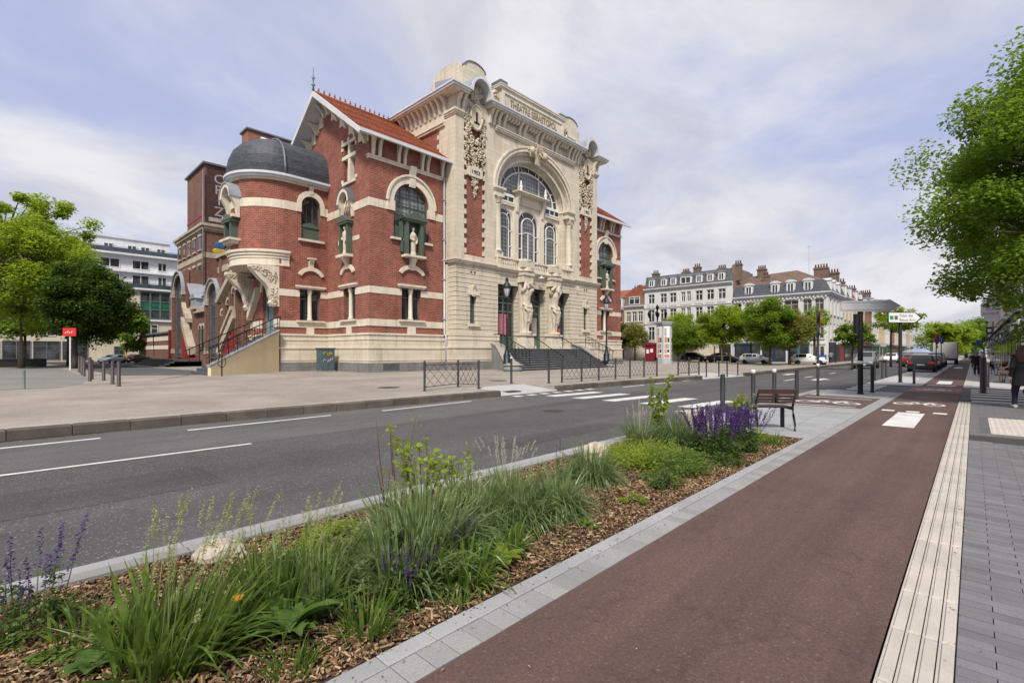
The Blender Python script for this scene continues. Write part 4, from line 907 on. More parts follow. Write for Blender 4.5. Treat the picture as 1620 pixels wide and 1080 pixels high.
# --- left and right pavilions (front towards the street)
def pavilion(s0, s1, F, mir):
    m = (lambda s: s) if not mir else (lambda s: s0+s1-s)
    c = 20.05 if not mir else s0+s1-20.05+0
    c = (s0+s1)/2+.1 if mir else 20.05
    lw = c-.02; a0, a1 = lw-.8, lw+.8
    holes = [rect(a0, a1, 3.84, 6.08), arch(c, 1.48, 9.55, 12.02, 18)]
    P(MB(F).plate(rect(s0, s1, 2.87, 16.2), holes, -.35, 0, False), 'pavilion_wall', 'brick_red')
    e = (.16, .12) if not mir else (.12, .16)
    P(MB(F).box(s0-.05, s1+.05, -.3, .05, 3.33, 3.8), 'stone_band', 'stone_pale')
    for (x0, x1) in ((s0-.03, a0-.02), (a1+.02, s1+.03)): P(MB(F).box(x0, x1, -.3, .03, 5.54, 6.0), 'stone_band', 'stone_pale')
    for (x0, x1) in ((s0-.03, c-1.9), (c+1.9, s1+.03)): P(MB(F).box(x0, x1, -.3, .03, 11.35, 11.9), 'stone_band', 'stone_pale')
    P(MB(F).box(lw-.35, lw+.35, -.2, .06, 2.87, 3.33), 'panel_block', 'stone_pale')
    # paired windows with colonnette
    P(MB(F).box(a0-.28, a1+.28, -.2, .16, 6.08, 6.2).box(a0-.34, a1+.34, -.2, .24, 6.2, 6.34), 'lintel', 'stone_pale'); P(MB(F).box(a0-.3, a1+.3, -.2, .22, 3.72, 3.84), 'window_sill', 'stone_pale')
    P(MB(F).lathe((lw, -.12, 3.84), [(.2, 0), (.2, .12), (.15, .2), (.14, 1.9), (.18, 2.0), (.2, 2.24)], 10), 'colonnette', 'stone_pale')
    for q in (a0, lw): window(F, TH, rect(q+.02, q+.78, 3.86, 6.06), -.32, 'zinc_dark', 'glass_dark', [(q+.02, q+.78, 5.4, 5.46)], .06, .06)
    # hooded fragment, bracket and niche shelf
    P(MB(F).prism(arcband(c, 6.75, .95, 1.2, .72, 1.02, 12, .45, math.pi-.45), 'd', 0, .14), 'arch_fragment', 'stone_pale')
    f = MB(F); scroll_bracket(f, c, .4, 0, .5, 7.4, 8.25); f.box(c-.85, c+.85, 0, .62, 8.25, 8.4); P(f, 'niche_shelf', 'stone_pale')
    # great arched window
    P(MB(F).prism(arcband(c, 12.02, 1.5, 1.95, 1.5, 1.98, 20), 'd', -.1, .1), 'arch_surround', 'stone_pale'); P(MB(F).prism(arcband(c, 12.02, 1.95, 2.08, 1.98, 2.12, 20), 'd', -.1, .2), 'arch_moulding', 'stone_pale')
    for t in (-1, 1): P(MB(F).box(c+t*1.72-.3, c+t*1.72+.3, -.1, .12, 11.35, 12.02), 'arch_impost', 'stone_pale')
    f = MB(F); scroll_bracket(f, c, .5, .05, .34, 13.3, 14.75); P(f, 'keystone', 'stone_pale')
    bars = [(c-.04+q, c+.04+q, 9.55, 13.2) for q in (-.75, 0, .75)]+[(c-1.45, c+1.45, z, z+.06) for z in (10.6, 11.25, 11.9, 12.55)]
    window(F, TH, arch(c, 1.48, 9.55, 12.02, 18), -.34, 'green_paint', 'glass_lead', bars, .1, .08)
    P(MB(F).box(c-1.48, c-.75, -.3, -.2, 9.55, 10.4).box(c+.75, c+1.48, -.3, -.2, 9.55, 10.4), 'window_panel', 'green_paint')
    for x0, x1 in ((c-1.75, c-.78), (c+.78, c+1.75)): P(MB(F).box(x0, x1, -.1, .2, 9.38, 9.53), 'window_sill', 'stone_pale')
    # green aedicule with statue
    f = MB(F)
    for t in (-1, 1): f.box(c+t*.62-.12, c+t*.62+.12, -.1, .42, 8.4, 10.75).box(c+t*.9-.08, c+t*.9+.08, -.1, .2, 8.6, 10.7)
    f.box(c-.62, c+.62, -.12, -.06, 8.4, 10.8).box(c-.95, c+.95, -.1, .52, 10.75, 10.9).prism([(c-1.05, 10.9), (c+1.05, 10.9), (c, 11.5)], 'd', -.1, .6); P(f, 'aedicule', 'green_paint')
    f = MB(F); d = .2; z = 8.4
    f.loft([[(c+w*math.cos(q), d+w*.8*math.sin(q), zz) for q in [k*math.pi/4 for k in range(8)]] for w, zz in ((.26, z), (.24, z+.15), (.19, z+.3), (.2, z+.9), (.22, z+1.2), (.26, z+1.45), (.2, z+1.6), (.08, z+1.68), (.08, z+1.74))])
    f.ball((c, d, z+1.9), (.12, .13, .16), 8, 6); f.tube([(c-.25, d, z+1.45), (c-.3, d+.1, z+1.15), (c-.05, d+.22, z+1.05)], [.08, .07, .05], 6); f.tube([(c+.25, d, z+1.45), (c+.3, d+.05, z+1.1), (c+.2, d+.12, z+.85)], [.08, .07, .05], 6)
    o = P(f, 'statue', 'statue_stone'); remesh(o, .03, 2)
    # bracketed eave
    P(MB(F).box(s0-.08, s1+.02, -.2, .08, 14.5, 14.72).box(s0-.14, s1+.02, -.2, .14, 14.66, 14.74) if not mir else MB(F).box(s0-.02, s1+.08, -.2, .08, 14.5, 14.72), 'eave_band', 'stone_pale')
    for q in (.25, .75, 2.25, 2.75, 4.25, 4.75, 6.1):
        x = s0+q*(s1-s0)/6.4
        f = MB(F); scroll_bracket(f, x, .2, 0, .5, 14.74, 16.05); P(f, 'eave_bracket', 'stone_pale')
    # base
    base = [(s0, -5), (s1, -5), (s1, 0), (s0, 0)]
pavilion(16.7, 23.05, FP, False); pavilion(41.85, 48.35, FP, True)
def pav_plan(y0, y1): return [(-41.1, y0), (-29.1, y0), (-29.1, y1), (-41.1, y1)]
LINK = [(-35.1, 16.72), (-35.1, 13.2), (-40.8, 13.2), (-40.8, 16.72)]
for poly, nm in ((pav_plan(16.7, 23.08), 0), (pav_plan(41.82, 48.35), 1), (LINK, 2)):
    P(MB().prism(offset(poly, .22), 'z', ZP-.02+nm*.003, .84), 'plinth', 'plinth_grey')
    P(MB().prism(offset(poly, .15), 'z', .84, 1.8+nm*.003), 'base_block', 'stone'); P(MB().prism(offset(poly, .18), 'z', .98, 1.06), 'base_moulding', 'stone_pale')
    for (z0, z1, p) in ((1.8, 1.92, .2), (1.92, 2.4, .08), (2.4, 2.5, .12), (2.5, 2.74, .09), (2.74, 2.87, .15)): P(MB().prism(offset(poly, p+nm*.003), 'z', z0, z1), 'base_moulding', 'stone_pale' if p > .1 else 'stone')
P(MB().box(-41.0, -29.5, 17.1, 23.0, 2.5, 16.3), 'pavilion_core', 'brick_red'); P(MB().box(-41.0, -29.5, 41.9, 48.3, 2.5, 16.3), 'pavilion_core', 'brick_red'); P(MB().box(-41, -29.12, 48.0, 48.33, 2.5, 16.3), 'pavilion_side', 'brick_red')
# --- gable end facing left
GA = -35.1; ZE, ZA = 16.25, 20.45
holes = [rect(-32.6, -31.0, 3.84, 6.08), rect(-32.55, -31.0, 13.57, 16.2)]
P(MB(FL).plate([(-41.1, 2.87), (-29.1, 2.87), (-29.1, ZE), (GA, ZA), (-41.1, ZE)], holes, -.35, 0, False), 'gable_wall', 'brick_red')
P(MB(FL).box(-36, -29.1, -.3, .047, 3.33, 3.8), 'stone_band', 'stone_pale')
for a, b in ((-36, -32.65), (-30.95, -29.1)): P(MB(FL).box(a, b, -.3, .034, 5.54, 6.0), 'stone_band', 'stone_pale')
for a, b in ((-36, -32.6), (-31.4, -29.1)): P(MB(FL).box(a, b, -.3, .034, 11.35, 11.9), 'stone_band', 'stone_pale')
P(MB(FL).box(-33.4, -32.75, 0, .03, 9.3, 9.6).box(-31.3, -30.4, 0, .03, 9.3, 9.6), 'stone_band', 'stone_pale'); P(MB(FL).box(-32.15, -31.45, -.2, .06, 2.87, 3.33), 'panel_block', 'stone_pale')
P(MB(FL).box(-32.9, -30.7, -.2, .16, 6.08, 6.2).box(-32.96, -30.64, -.2, .24, 6.2, 6.34), 'lintel', 'stone_pale'); P(MB(FL).box(-32.9, -30.7, -.2, .22, 3.72, 3.84), 'window_sill', 'stone_pale')
P(MB(FL).lathe((-31.8, -.12, 3.84), [(.2, 0), (.2, .12), (.15, .2), (.14, 1.9), (.18, 2.0), (.2, 2.24)], 10), 'colonnette', 'stone_pale')
for q in (-32.58, -31.78): window(FL, TH, rect(q, q+.76, 3.86, 6.06), -.32, 'zinc_dark', 'glass_dark', [(q, q+.76, 5.4, 5.46)], .06, .06)
window(FL, TH, rect(-32.55, -31.0, 13.57, 16.2), -.33, 'white_frame', 'glass_dark', fw=.06)
P(MB(FL).box(-31.9, -31.62, -.3, .05, 13.5, 16.4).box(-32.75, -30.8, -.3, .07, 15.2, 15.45).box(-32.8, -30.75, -.1, .1, 16.2, 16.4).box(-32.7, -30.85, -.1, .1, 13.38, 13.57), 'window_cross', 'stone_pale')
f = MB(FL)
for x in (-32.6, -31.75, -30.95): f.box(x-.12, x+.12, -.1, .12, 16.4, 16.62)
for z in (13.6, 15.9):
    for x in (-32.75, -30.8): f.box(x-.12, x+.12, -.1, .06, z, z+.22)
P(f, 'window_block', 'stone_pale')
# small niche on the gable wall
c = -31.95
P(MB(FL).prism(arcband(c, 12.0, .62, .88, .75, 1.02, 14), 'd', -.1, .45), 'niche_hood', 'stone_pale'); P(MB(FL).prism(arcband(c, 12.0, .88, .95, 1.02, 1.1, 14), 'd', -.1, .5), 'niche_hood_roof', 'zinc_dark')
P(MB(FL).prism(arch(c, .62, 11.2, 12.0, 12, .75), 'd', -.05, .02), 'niche_back', 'brick_red')
f = MB(FL)
for k in range(5): f.tube([(c-.5+.25*k, .06, 11.3), (c-.1+.25*k if k < 3 else c+.5, .06, 12.5 if k < 3 else 12.2)], .03, 4); f.tube([(c+.5-.25*k, .06, 11.3), (c+.1-.25*k if k < 3 else c-.5, .06, 12.5 if k < 3 else 12.2)], .03, 4)
P(f, 'niche_lattice', 'stone_pale')
f = MB(FL)
for t in (-1, 1): f = MB(FL); scroll_bracket(f, c+t*.72, .26, 0, .4, 11.0, 12.0); P(f, 'niche_bracket', 'stone_pale')
f = MB(FL); scroll_bracket(f, c, .36, 0, .5, 7.4, 8.2); f.box(c-.7, c+.7, 0, .6, 8.2, 8.38); P(f, 'niche_bracket', 'stone_pale')
P(MB(FL).prism(arcband(c, 6.75, .85, 1.1, .72, 1.0, 12, .45, math.pi-.45), 'd', 0, .14), 'arch_fragment', 'stone_pale')
f = MB(FL)
for t in (-1, 1): f.box(c+t*.5-.1, c+t*.5+.1, 0, .4, 8.38, 10.5)
f.box(c-.5, c+.5, 0, .03, 8.38, 10.6).box(c-.75, c+.75, 0, .48, 10.5, 10.65).prism([(c-.8, 10.65), (c+.8, 10.65), (c, 11.15)], 'd', 0, .52); P(f, 'aedicule', 'green_paint')
f = MB(FL); d = .25; z = 8.38
f.loft([[(c+w*math.cos(q), d+w*.8*math.sin(q), zz) for q in [k*math.pi/4 for k in range(8)]] for w, zz in ((.22, z), (.2, z+.15), (.16, z+.3), (.17, z+.9), (.2, z+1.2), (.24, z+1.45), (.18, z+1.6), (.07, z+1.68), (.07, z+1.74))])
f.ball((c, d, z+1.88), (.12, .13, .16), 8, 6); f.tube([(c-.22, d, z+1.45), (c-.3, d+.1, z+1.15), (c-.05, d+.2, z+1.05)], [.08, .07, .05], 6); f.tube([(c+.22, d, z+1.45), (c+.28, d+.05, z+1.1), (c+.2, d+.12, z+.85)], [.08, .07, .05], 6)
o = P(f, 'statue', 'statue_stone'); remesh(o, .03, 2)
# --- gable roofs
def roof(y0, y1, lo, hi):
    """pitched roof, ridge along Y; lo/hi: gable overhang at each end"""
    ya, yb = y0-lo, y1+hi; ex = .75; sl = (ZA-ZE)/6.0
    for t in (-1, 1):
        xe = GA+t*(6.0+ex); ze = ZE-ex*sl+.15
        n = 26; f = MB()
        for k in range(n):                                    # overlapping courses of tiles
            a, b = k/n, (k+1)/n
            xa, za = xe+(GA-xe)*a, ze+(ZA+.2-ze)*a; xb, zb = xe+(GA-xe)*b, ze+(ZA+.2-ze)*b
            f.hexa([(xa, ya, za-.02), (xa, yb, za-.02), (xb, yb, zb-.06), (xb, ya, zb-.06), (xa, ya, za+.07), (xa, yb, za+.07), (xb, yb, zb+.02), (xb, ya, zb+.02)])
        P(f, 'roof_slope', 'tile_orange')
        f = MB(); f.box(min(xe, xe+t*.16), max(xe, xe+t*.16), ya-.05, yb, ze-.2, ze+.02); P(f, 'gutter', 'white_trim')
        f = MB(); f.hexa([(GA+t*5.95, ya, ZE-.15), (xe, ya, ze-.16), (xe, yb, ze-.16), (GA+t*5.95, yb, ZE-.15), (GA+t*5.95, ya, ZE-.02), (xe, ya, ze-.04), (xe, yb, ze-.04), (GA+t*5.95, yb, ZE-.02)]); P(f, 'eave_board', 'white_trim')
    f = MB().tube([(GA, ya, ZA+.24), (GA, yb, ZA+.24)], .1, 6); rd = P(f, 'ridge', 'tile_orange')
    y = ya+.4
    while y < yb-.1:
        g = MB().lathe((GA, y, ZA+.3), [(.05, 0), (.035, .08), (.09, .15), (.035, .22), (.06, .28), (.015, .35)], 6); P(g, 'ridge_crest', 'tile_orange', rd); y += .42
    return ya
ya = roof(16.7, 23.1, 1.1, 0); roof(41.8, 48.35, 0, .7)
for t in (-1, 1):                                             # bargeboards and hanging stone steps of the gable
    sl = (ZA-ZE)/6.0; xe = GA+t*6.75; ze = ZE-.75*sl
    f = MB(); f.hexa([(GA, ya-.08, ZA-.15), (xe, ya-.08, ze-.15), (xe, ya+.08, ze-.15), (GA, ya+.08, ZA-.15), (GA, ya-.08, ZA+.26), (xe, ya-.08, ze+.2), (xe, ya+.08, ze+.2), (GA, ya+.08, ZA+.26)]); P(f, 'bargeboard', 'white_trim')
    f = MB(); f.hexa([(GA, ya+.05, ZA-.1), (xe, ya+.05, ze-.1), (xe, 16.75, ze-.1), (GA, 16.75, ZA-.1), (GA, ya+.05, ZA+.02), (xe, ya+.05, ze+.02), (xe, 16.75, ze+.02), (GA, 16.75, ZA+.02)]); P(f, 'gable_soffit', 'white_trim')
    for k in range(9):
        x = GA+t*(.35+k*.66); zt = ZA-abs(x-GA)*sl-.12
        P(MB(FL).box(x-.33, x+.33, -.1, .07, zt-.75-(.22 if k % 2 else 0), zt-.1), 'gable_step', 'stone_pale')
        if k % 2 == 0:
            g = MB(FL); scroll_bracket(g, x, .22, 0, .8, zt-.85, zt-.12); P(g, 'gable_bracket', 'stone_pale')
P(MB().lathe((GA, ya, ZA+.3), [(.09, 0), (.05, .3), (.16, .42), (.05, .52), (.05, .8), (.13, .95), (.03, 1.05), (.02, 1.7)], 7), 'finial', 'zinc_dark')
# --- link wall and rounded turret with slate vault
holes = [arch(15.42, .7, 9.75, 12.2, 14), rect(14.62, 16.13, 3.84, 6.12)]
P(MB(FK).plate(rect(13.2, 16.72, 2.87, 8.4), [holes[1]], -.35, 0, False), 'link_wall', 'brick_red'); P(MB(FK).plate(rect(13.5, 16.72, 8.4, 13.6), [holes[0]], -.35, .0, False), 'link_wall', 'brick_red')
P(MB().box(-40.6, -35.6, 13.6, 16.7, 2.5, 13.6), 'link_core', 'brick_red')
P(MB(FK).box(13.15, 16.72, -.3, .05, 3.33, 3.8), 'stone_band', 'stone_pale')
for a, b in ((13.17, 14.6), (16.15, 16.7)): P(MB(FK).box(a, b, -.3, .036, 5.53, 6.01), 'stone_band', 'stone_pale')
for a, b in ((13.5, 14.55), (16.3, 16.7)): P(MB(FK).box(a, b, -.3, .036, 11.65, 12.25), 'stone_band', 'stone_pale')
P(MB(FK).prism(arcband(15.42, 12.2, .7, 1.02, .7, 1.1, 14), 'd', -.1, .09), 'arch_surround', 'stone_pale'); P(MB(FK).box(14.4, 14.72, -.1, .09, 11.66, 12.2).box(16.12, 16.44, -.1, .09, 11.66, 12.2), 'arch_impost', 'stone_pale')
f = MB(FK); scroll_bracket(f, 15.42, .3, .05, .26, 13.0, 13.6); P(f, 'keystone', 'stone_pale')
window(FK, TH, holes[0], -.33, 'green_paint', 'glass_dark', [(15.18, 15.22, 9.75, 12.8), (15.62, 15.66, 9.75, 12.8)], .07)
P(MB(FK).box(14.72, 16.12, -.28, -.18, 9.75, 10.65).box(14.68, 16.16, -.28, -.1, 10.65, 10.78).prism([(14.7, 10.78), (16.14, 10.78), (15.42, 11.05)], 'd', -.28, -.14), 'window_panel', 'green_paint')
P(MB(FK).box(14.5, 16.35, -.1, .2, 9.58, 9.74), 'window_sill', 'stone_pale')
P(MB(FK).box(14.35, 16.4, -.2, .16, 6.12, 6.22).box(14.3, 16.46, -.2, .24, 6.22, 6.36), 'lintel', 'stone_pale'); P(MB(FK).box(14.35, 16.4, -.2, .22, 3.72, 3.84), 'window_sill', 'stone_pale'); P(MB(FK).box(15.1, 15.65, -.2, .06, 2.87, 3.33), 'panel_block', 'stone_pale')
P(MB(FK).lathe((15.38, -.12, 3.84), [(.2, 0), (.2, .12), (.15, .2), (.14, 1.9), (.18, 2.0), (.2, 2.28)], 10), 'colonnette', 'stone_pale')
for q in (14.64, 15.4): window(FK, TH, rect(q, q+.71, 3.86, 6.1), -.32, 'zinc_dark', 'glass_dark', [(q, q+.71, 5.4, 5.46)], .06, .06)
P(MB(FK).prism(arcband(15.42, 6.75, .8, 1.05, .72, 1.0, 12, .45, math.pi-.45), 'd', 0, .14), 'arch_fragment', 'stone_pale'); f = MB(FK); scroll_bracket(f, 15.42, .34, 0, .32, 7.5, 8.3); f.box(15.15, 15.7, 0, .34, 8.3, 8.4); P(f, 'bracket', 'stone_pale')
# turret
TC = (-37.92, 13.85); TR = 2.8
def half(r, y1=16.7, n=24, flat=0):
    """plan of wing plus round end"""
    return [(TC[0]+r, y1)]+[(TC[0]+r*math.cos(a), TC[1]-r*math.sin(a)) for a in [math.pi*k/n for k in range(n+1)]]+[(TC[0]-r, y1)]
def ringband(r, z0, z1, nm, m, y1=16.7): P(MB().prism(half(r, y1), 'z', z0, z1, smooth=False), nm, m)
f = MB(); pl = half(TR, 13.9); f.prism(pl, 'z', 8.6, 13.6); P(f, 'turret_wall', 'brick_red')
ringband(TR+.03, 11.66, 12.24, 'stone_band', 'stone_pale', 13.9)
for (z0, z1, r) in ((7.6, 7.75, .12), (7.75, 8.1, .07), (8.1, 8.3, .12), (8.3, 8.5, .2), (8.5, 8.66, .3)): ringband(TR+r, z0, z1, 'corbel_ring', 'stone_pale' if r > .05 else 'stone', 13.86)
ringband(TR+.12, 13.55, 13.7, 'turret_cornice', 'stone_pale'); ringband(TR+.32, 13.7, 13.86, 'turret_cornice', 'white_trim'); ringband(TR+.45, 13.86, 14.02, 'turret_gutter', 'white_trim')
# slate vault: bulging section swept along the wing and round the end
prof = [(TR+.28, 14.02), (TR+.26, 14.6), (TR+.14, 15.25), (TR-.12, 15.9), (TR-.6, 16.45), (TR-1.3, 16.85), (TR-2.05, 17.05), (TR-2.8, 17.12)]
fine = []
for (r0, z0), (r1, z1) in zip(prof, prof[1:]):
    for k in range(4): fine.append((r0+(r1-r0)*k/4, z0+(z1-z0)*k/4)); 
fine.append(prof[-1]); stp = []
for i, (r, z) in enumerate(fine): stp += [(r+.03, z), (r, z)] if i else [(r, z)]
nn = 26; f = MB(); rings = []
for r, z in stp:
    pts = [(TC[0]+r, 17.2, z)]+[(TC[0]+r*math.cos(math.pi*k/nn), TC[1]-max(.02, r)*math.sin(math.pi*k/nn), z) for k in range(nn+1)]+[(TC[0]-r, 17.2, z)]
    rings.append(pts)
f.loft(rings, False, False, False); P(f, 'slate_vault', 'slate')
g = MB(); g.tube([(TC[0]+r+.06, 13.5, z+.05) for r, z in prof], .09, 6); P(g, 'vault_rib', 'zinc_dark'); g = MB().tube([(TC[0]+.1, 12.9, 17.2), (TC[0]+.1, 16.7, 17.2)], .14, 6); P(g, 'vault_ridge', 'zinc')
# hooded niche on the side of the turret
NA = math.radians(86)
nd = Vector((math.cos(NA), -math.sin(NA))); ndir = Vector((math.sin(NA), math.cos(NA)))
def FN(s, d, z): p = Vector(TC)+nd*(TR+d)+ndir*s; return (p.x, p.y, z)
P(MB(FN).prism(arcband(0, 12.3, .62, .9, .72, 1.0, 14), 'd', -.3, .55), 'niche_hood', 'stone_pale'); P(MB(FN).prism(arcband(0, 12.3, .9, .97, 1.0, 1.08, 14), 'd', -.3, .62), 'niche_hood_roof', 'zinc')
f = MB(FN)
for t in (-1, 1): f = MB(FN); scroll_bracket(f, t*.75, .3, -.1, .5, 11.0, 12.3); f.box(t*.75-.18, t*.75+.18, -.1, .4, 10.9, 11.1); P(f, 'niche_bracket', 'stone_pale')
f = MB(FN); f.box(-.9, .9, -.2, .6, 9.3, 9.45).box(-.75, .75, -.2, .4, 9.1, 9.3); P(f, 'niche_bracket', 'stone_pale')
f = MB(FN)
for t in (-1, 1): f.box(t*.5-.1, t*.5+.1, -.1, .4, 9.45, 10.6)
f.box(-.5, .5, -.1, .05, 9.45, 10.7).box(-.75, .75, -.1, .48, 10.6, 10.75).prism([(-.8, 10.75), (.8, 10.75), (0, 11.2)], 'd', -.1, .52); P(f, 'aedicule', 'green_paint')
# porch below the turret: great scroll brackets, brick piers, door, hanging lamp
for x0, x1 in ((-35.75, -35.12), (-40.8, -40.2)):
    pr_ = [(13.2, 4.75), (13.2, 7.55), (11.35, 7.55), (11.35, 7.35), (11.55, 7.05), (11.95, 6.6), (12.3, 6.3), (12.5, 5.95), (12.6, 5.5), (12.72, 5.2), (12.62, 5.0), (12.75, 4.75)]
    f = MB(); f.prism(pr_, 's', x0, x1); b_ = P(f, 'porch_bracket', 'stone_pale')
    g = MB(fr_front(x1)); spiral(g, 12.25, 7.0, .03, .3, 1, 0, .06); foliage(g, 12.75, 6.75, .0, .3, .3, 40, .08, 41); foliage(g, 11.9, 7.25, 0, .4, .1, 20, .07, 42); P(g, 'bracket_carving', 'stone_ornament', b_); g = MB(fr_front(x1)); foliage(g, 12.85, 5.6, 0, .18, .5, 24, .08, 43); spiral(g, 12.85, 5.0, .02, .22, -1, 2, .07); P(g, 'bracket_carving', 'stone_ornament', b_)
FD = fr_left(13.2)
P(MB(FD).plate(rect(-40.8, -35.1, 2.87, 8.5), [arch(-37.2, 1.1, 2.9, 6.0, 14)], -.4, 0, False), 'porch_wall', 'brick_red'); P(MB(FD).box(-36.05, -35.1, 0, .03, 5.54, 6.0).box(-36.05, -35.06, 0, .04, 3.33, 3.9).box(-40.8, -38.35, 0, .03, 3.33, 3.9), 'stone_band', 'stone_pale')
P(MB(FD).prism(arcband(-37.2, 6.0, 1.1, 1.4, 1.1, 1.42, 14), 'd', 0, .1), 'arch_surround', 'stone_pale')
window(FD, TH, arch(-37.2, 1.1, 2.9, 6.0, 14), -.35, 'blue_door', 'glass_blue', [(-38.3, -36.1, 5.4, 5.5), (-37.24, -37.16, 2.9, 6.9), (-38.2, -36.2, 2.9, 3.9), (-37.7, -37.62, 3.9, 5.4), (-36.78, -36.7, 3.9, 5.4)], .12, .1, 'door')
P(MB().tube([(-36.6, 11.9, 7.55), (-36.6, 11.9, 7.1)], .02, 4).lathe((-36.6, 11.9, 6.75), [(.3, 0), (.22, .12), (.08, .22), (.05, .38)], 10), 'hanging_lamp', 'black_iron')
# stair down to the left: rendered stringer, steps, iron rails
LP_ = [(-35.1, 13.2), (-38.6, 13.2)]
ns = 15
for k in range(ns):
    y1 = 12.9-k*.32; z1 = 2.78-k*.172; xo = -34.9+.2*k
    P(MB().box(-37.6+.14*k, xo, y1-.36, y1 if k else 13.2, ZP-.02, z1), 'step', 'blue_stone')
f = MB(); top = [(13.0, 2.95), (12.6, 2.95)]
f.hexa([(-34.75, 13.05, ZP), (-31.75, 8.15, ZP), (-32.0, 8.05, ZP), (-35.0, 12.95, ZP), (-34.75, 13.05, 3.0), (-31.75, 8.15, .72), (-32.0, 8.05, .72), (-35.0, 12.95, 3.0)]); P(f, 'stair_stringer', 'render_yellow')
f = MB(); f.hexa([(-34.6, 13.1, 3.0), (-31.7, 8.1, .72), (-32.1, 8.0, .72), (-35.05, 12.95, 3.0), (-34.6, 13.1, 3.1), (-31.7, 8.1, .82), (-32.1, 8.0, .82), (-35.05, 12.95, 3.1)]); P(f, 'stringer_coping', 'cheek_stone')
for x0, y0, x1, y1, o in ((-34.9, 13.0, -31.9, 8.1, 0), (-37.7, 12.8, -35.4, 7.9, 0)):
    f = MB(); za, zb = 3.05, .8
    for h in (.95, .5): f.tube([(x0-.3, y0+.4, za+h), (x0, y0, za+h), (x1, y1, zb+h), (x1+.1, y1-.2, zb+h-.1)], .03 if h > .6 else .02, 6)
    for k in range(9):
        t = k/8; x, y, z = x0+(x1-x0)*t, y0+(y1-y0)*t, za+(zb-za)*t; f.tube([(x, y, z-.1), (x, y, z+.95)], .022, 5)
        if k < 8: f.tube([(x+(x1-x0)/16+.0, y+(y1-y0)/16+.14*math.cos(q), z-.14+.25+.14*math.sin(q)) for q in [j*.75 for j in range(9)]], .013, 4)
    P(f, 'stair_rail', 'black_iron')
# --- left flank: dark brick hall, stage tower, stair porches with lead barrel roofs
FF = fr_left(15.2); FG = fr_left(14.0)
P(MB(FF).box(-56.7, -41, -20, 0, ZP, 11.2), 'flank_wall', 'brick_brown'); P(MB(FF).box(-56.7, -41, -.2, .25, 11.2, 11.5), 'flank_cornice', 'stone_old'); P(MB(FF).box(-56.7, -41, -.2, .05, 9.7, 10.3), 'stone_band', 'stone_old')
for x in (-43.5, -46.5, -49.5, -52.5, -55.5): P(MB(FF).box(x-.3, x+.3, 0, .15, ZP, 11.2), 'pilaster', 'brick_brown')
P(MB(FG).box(-68, -56.7, -22, 0, ZP, 14.0), 'stage_wall', 'brick_brown'); f = MB(FG)
for (z0, z1, p) in ((13.9, 14.1, .08), (14.1, 14.4, .25), (14.4, 14.66, .4)): f.box(-68-p, -56.7+p, -22, p, z0, z1)
P(f, 'stage_cornice', 'stone_old'); P(MB(FG).box(-68.02, -56.68, -.1, .04, 11.2, 11.75), 'stone_band', 'stone_old'); P(MB(FG).box(-56.7, -56.66, -8, -.1, 11.2, 11.75), 'stone_band', 'stone_old')
for z in (12.3, 9.3):
    for k in range(5):
        x = -66.8+k*2.1
        window(FG, TH, rect(x-.45, x+.45, z-.1, z+1.25), .02, 'brick_brown', 'glass_dark', (), .04, .03); P(MB(FG).box(x-.6, x+.6, 0, .1, z+1.25, z+1.5), 'window_head', 'stone_old'); P(MB(FG).box(x-.55, x+.55, 0, .12, z-.24, z-.1), 'window_sill', 'stone_old')
P(MB(FG).box(-63.6, -56.72, -18, -.02, 14.6, 20.75), 'stage_tower', 'brick_brown'); P(MB(FG).box(-63.9, -56.5, -18.2, .2, 20.75, 20.95), 'tower_coping', 'zinc_dark'); P(MB(FG).box(-63.62, -56.7, -.01, .015, 15.6, 15.85), 'painted_band', 'red_panel')
tf = fr_front(-56.70)
P(MB(tf).box(14.2, 16.4, 0, .01, 14.9, 20.4), 'painted_panel', 'paint_dark')
for k, chh in enumerate('CRIZ'): text_mesh(chh, 1.35, tf, 15.3, 19.0-k*1.12, .02, 'paint_white', 'painted_letter', TH, .01, squash=1.1)
P(MB(tf).box(14.35, 16.2, .012, .02, 15.0, 15.4), 'painted_mark', 'paint_white')
f = MB(tf).ball((15.4, 0.02, 12.6), (.55, .03, .5), 8, 5); P(f, 'painted_motif', 'paint_blue'); f = MB(tf).ball((15.4, .02, 11.98), (.75, .03, .35), 8, 5); P(f, 'painted_motif', 'paint_yellow')
P(MB().tube([(-56.5, 13.8, 3), (-56.5, 13.8, 20)], .07, 6), 'downpipe', 'zinc_dark')
FQ = fr_left(12.6)
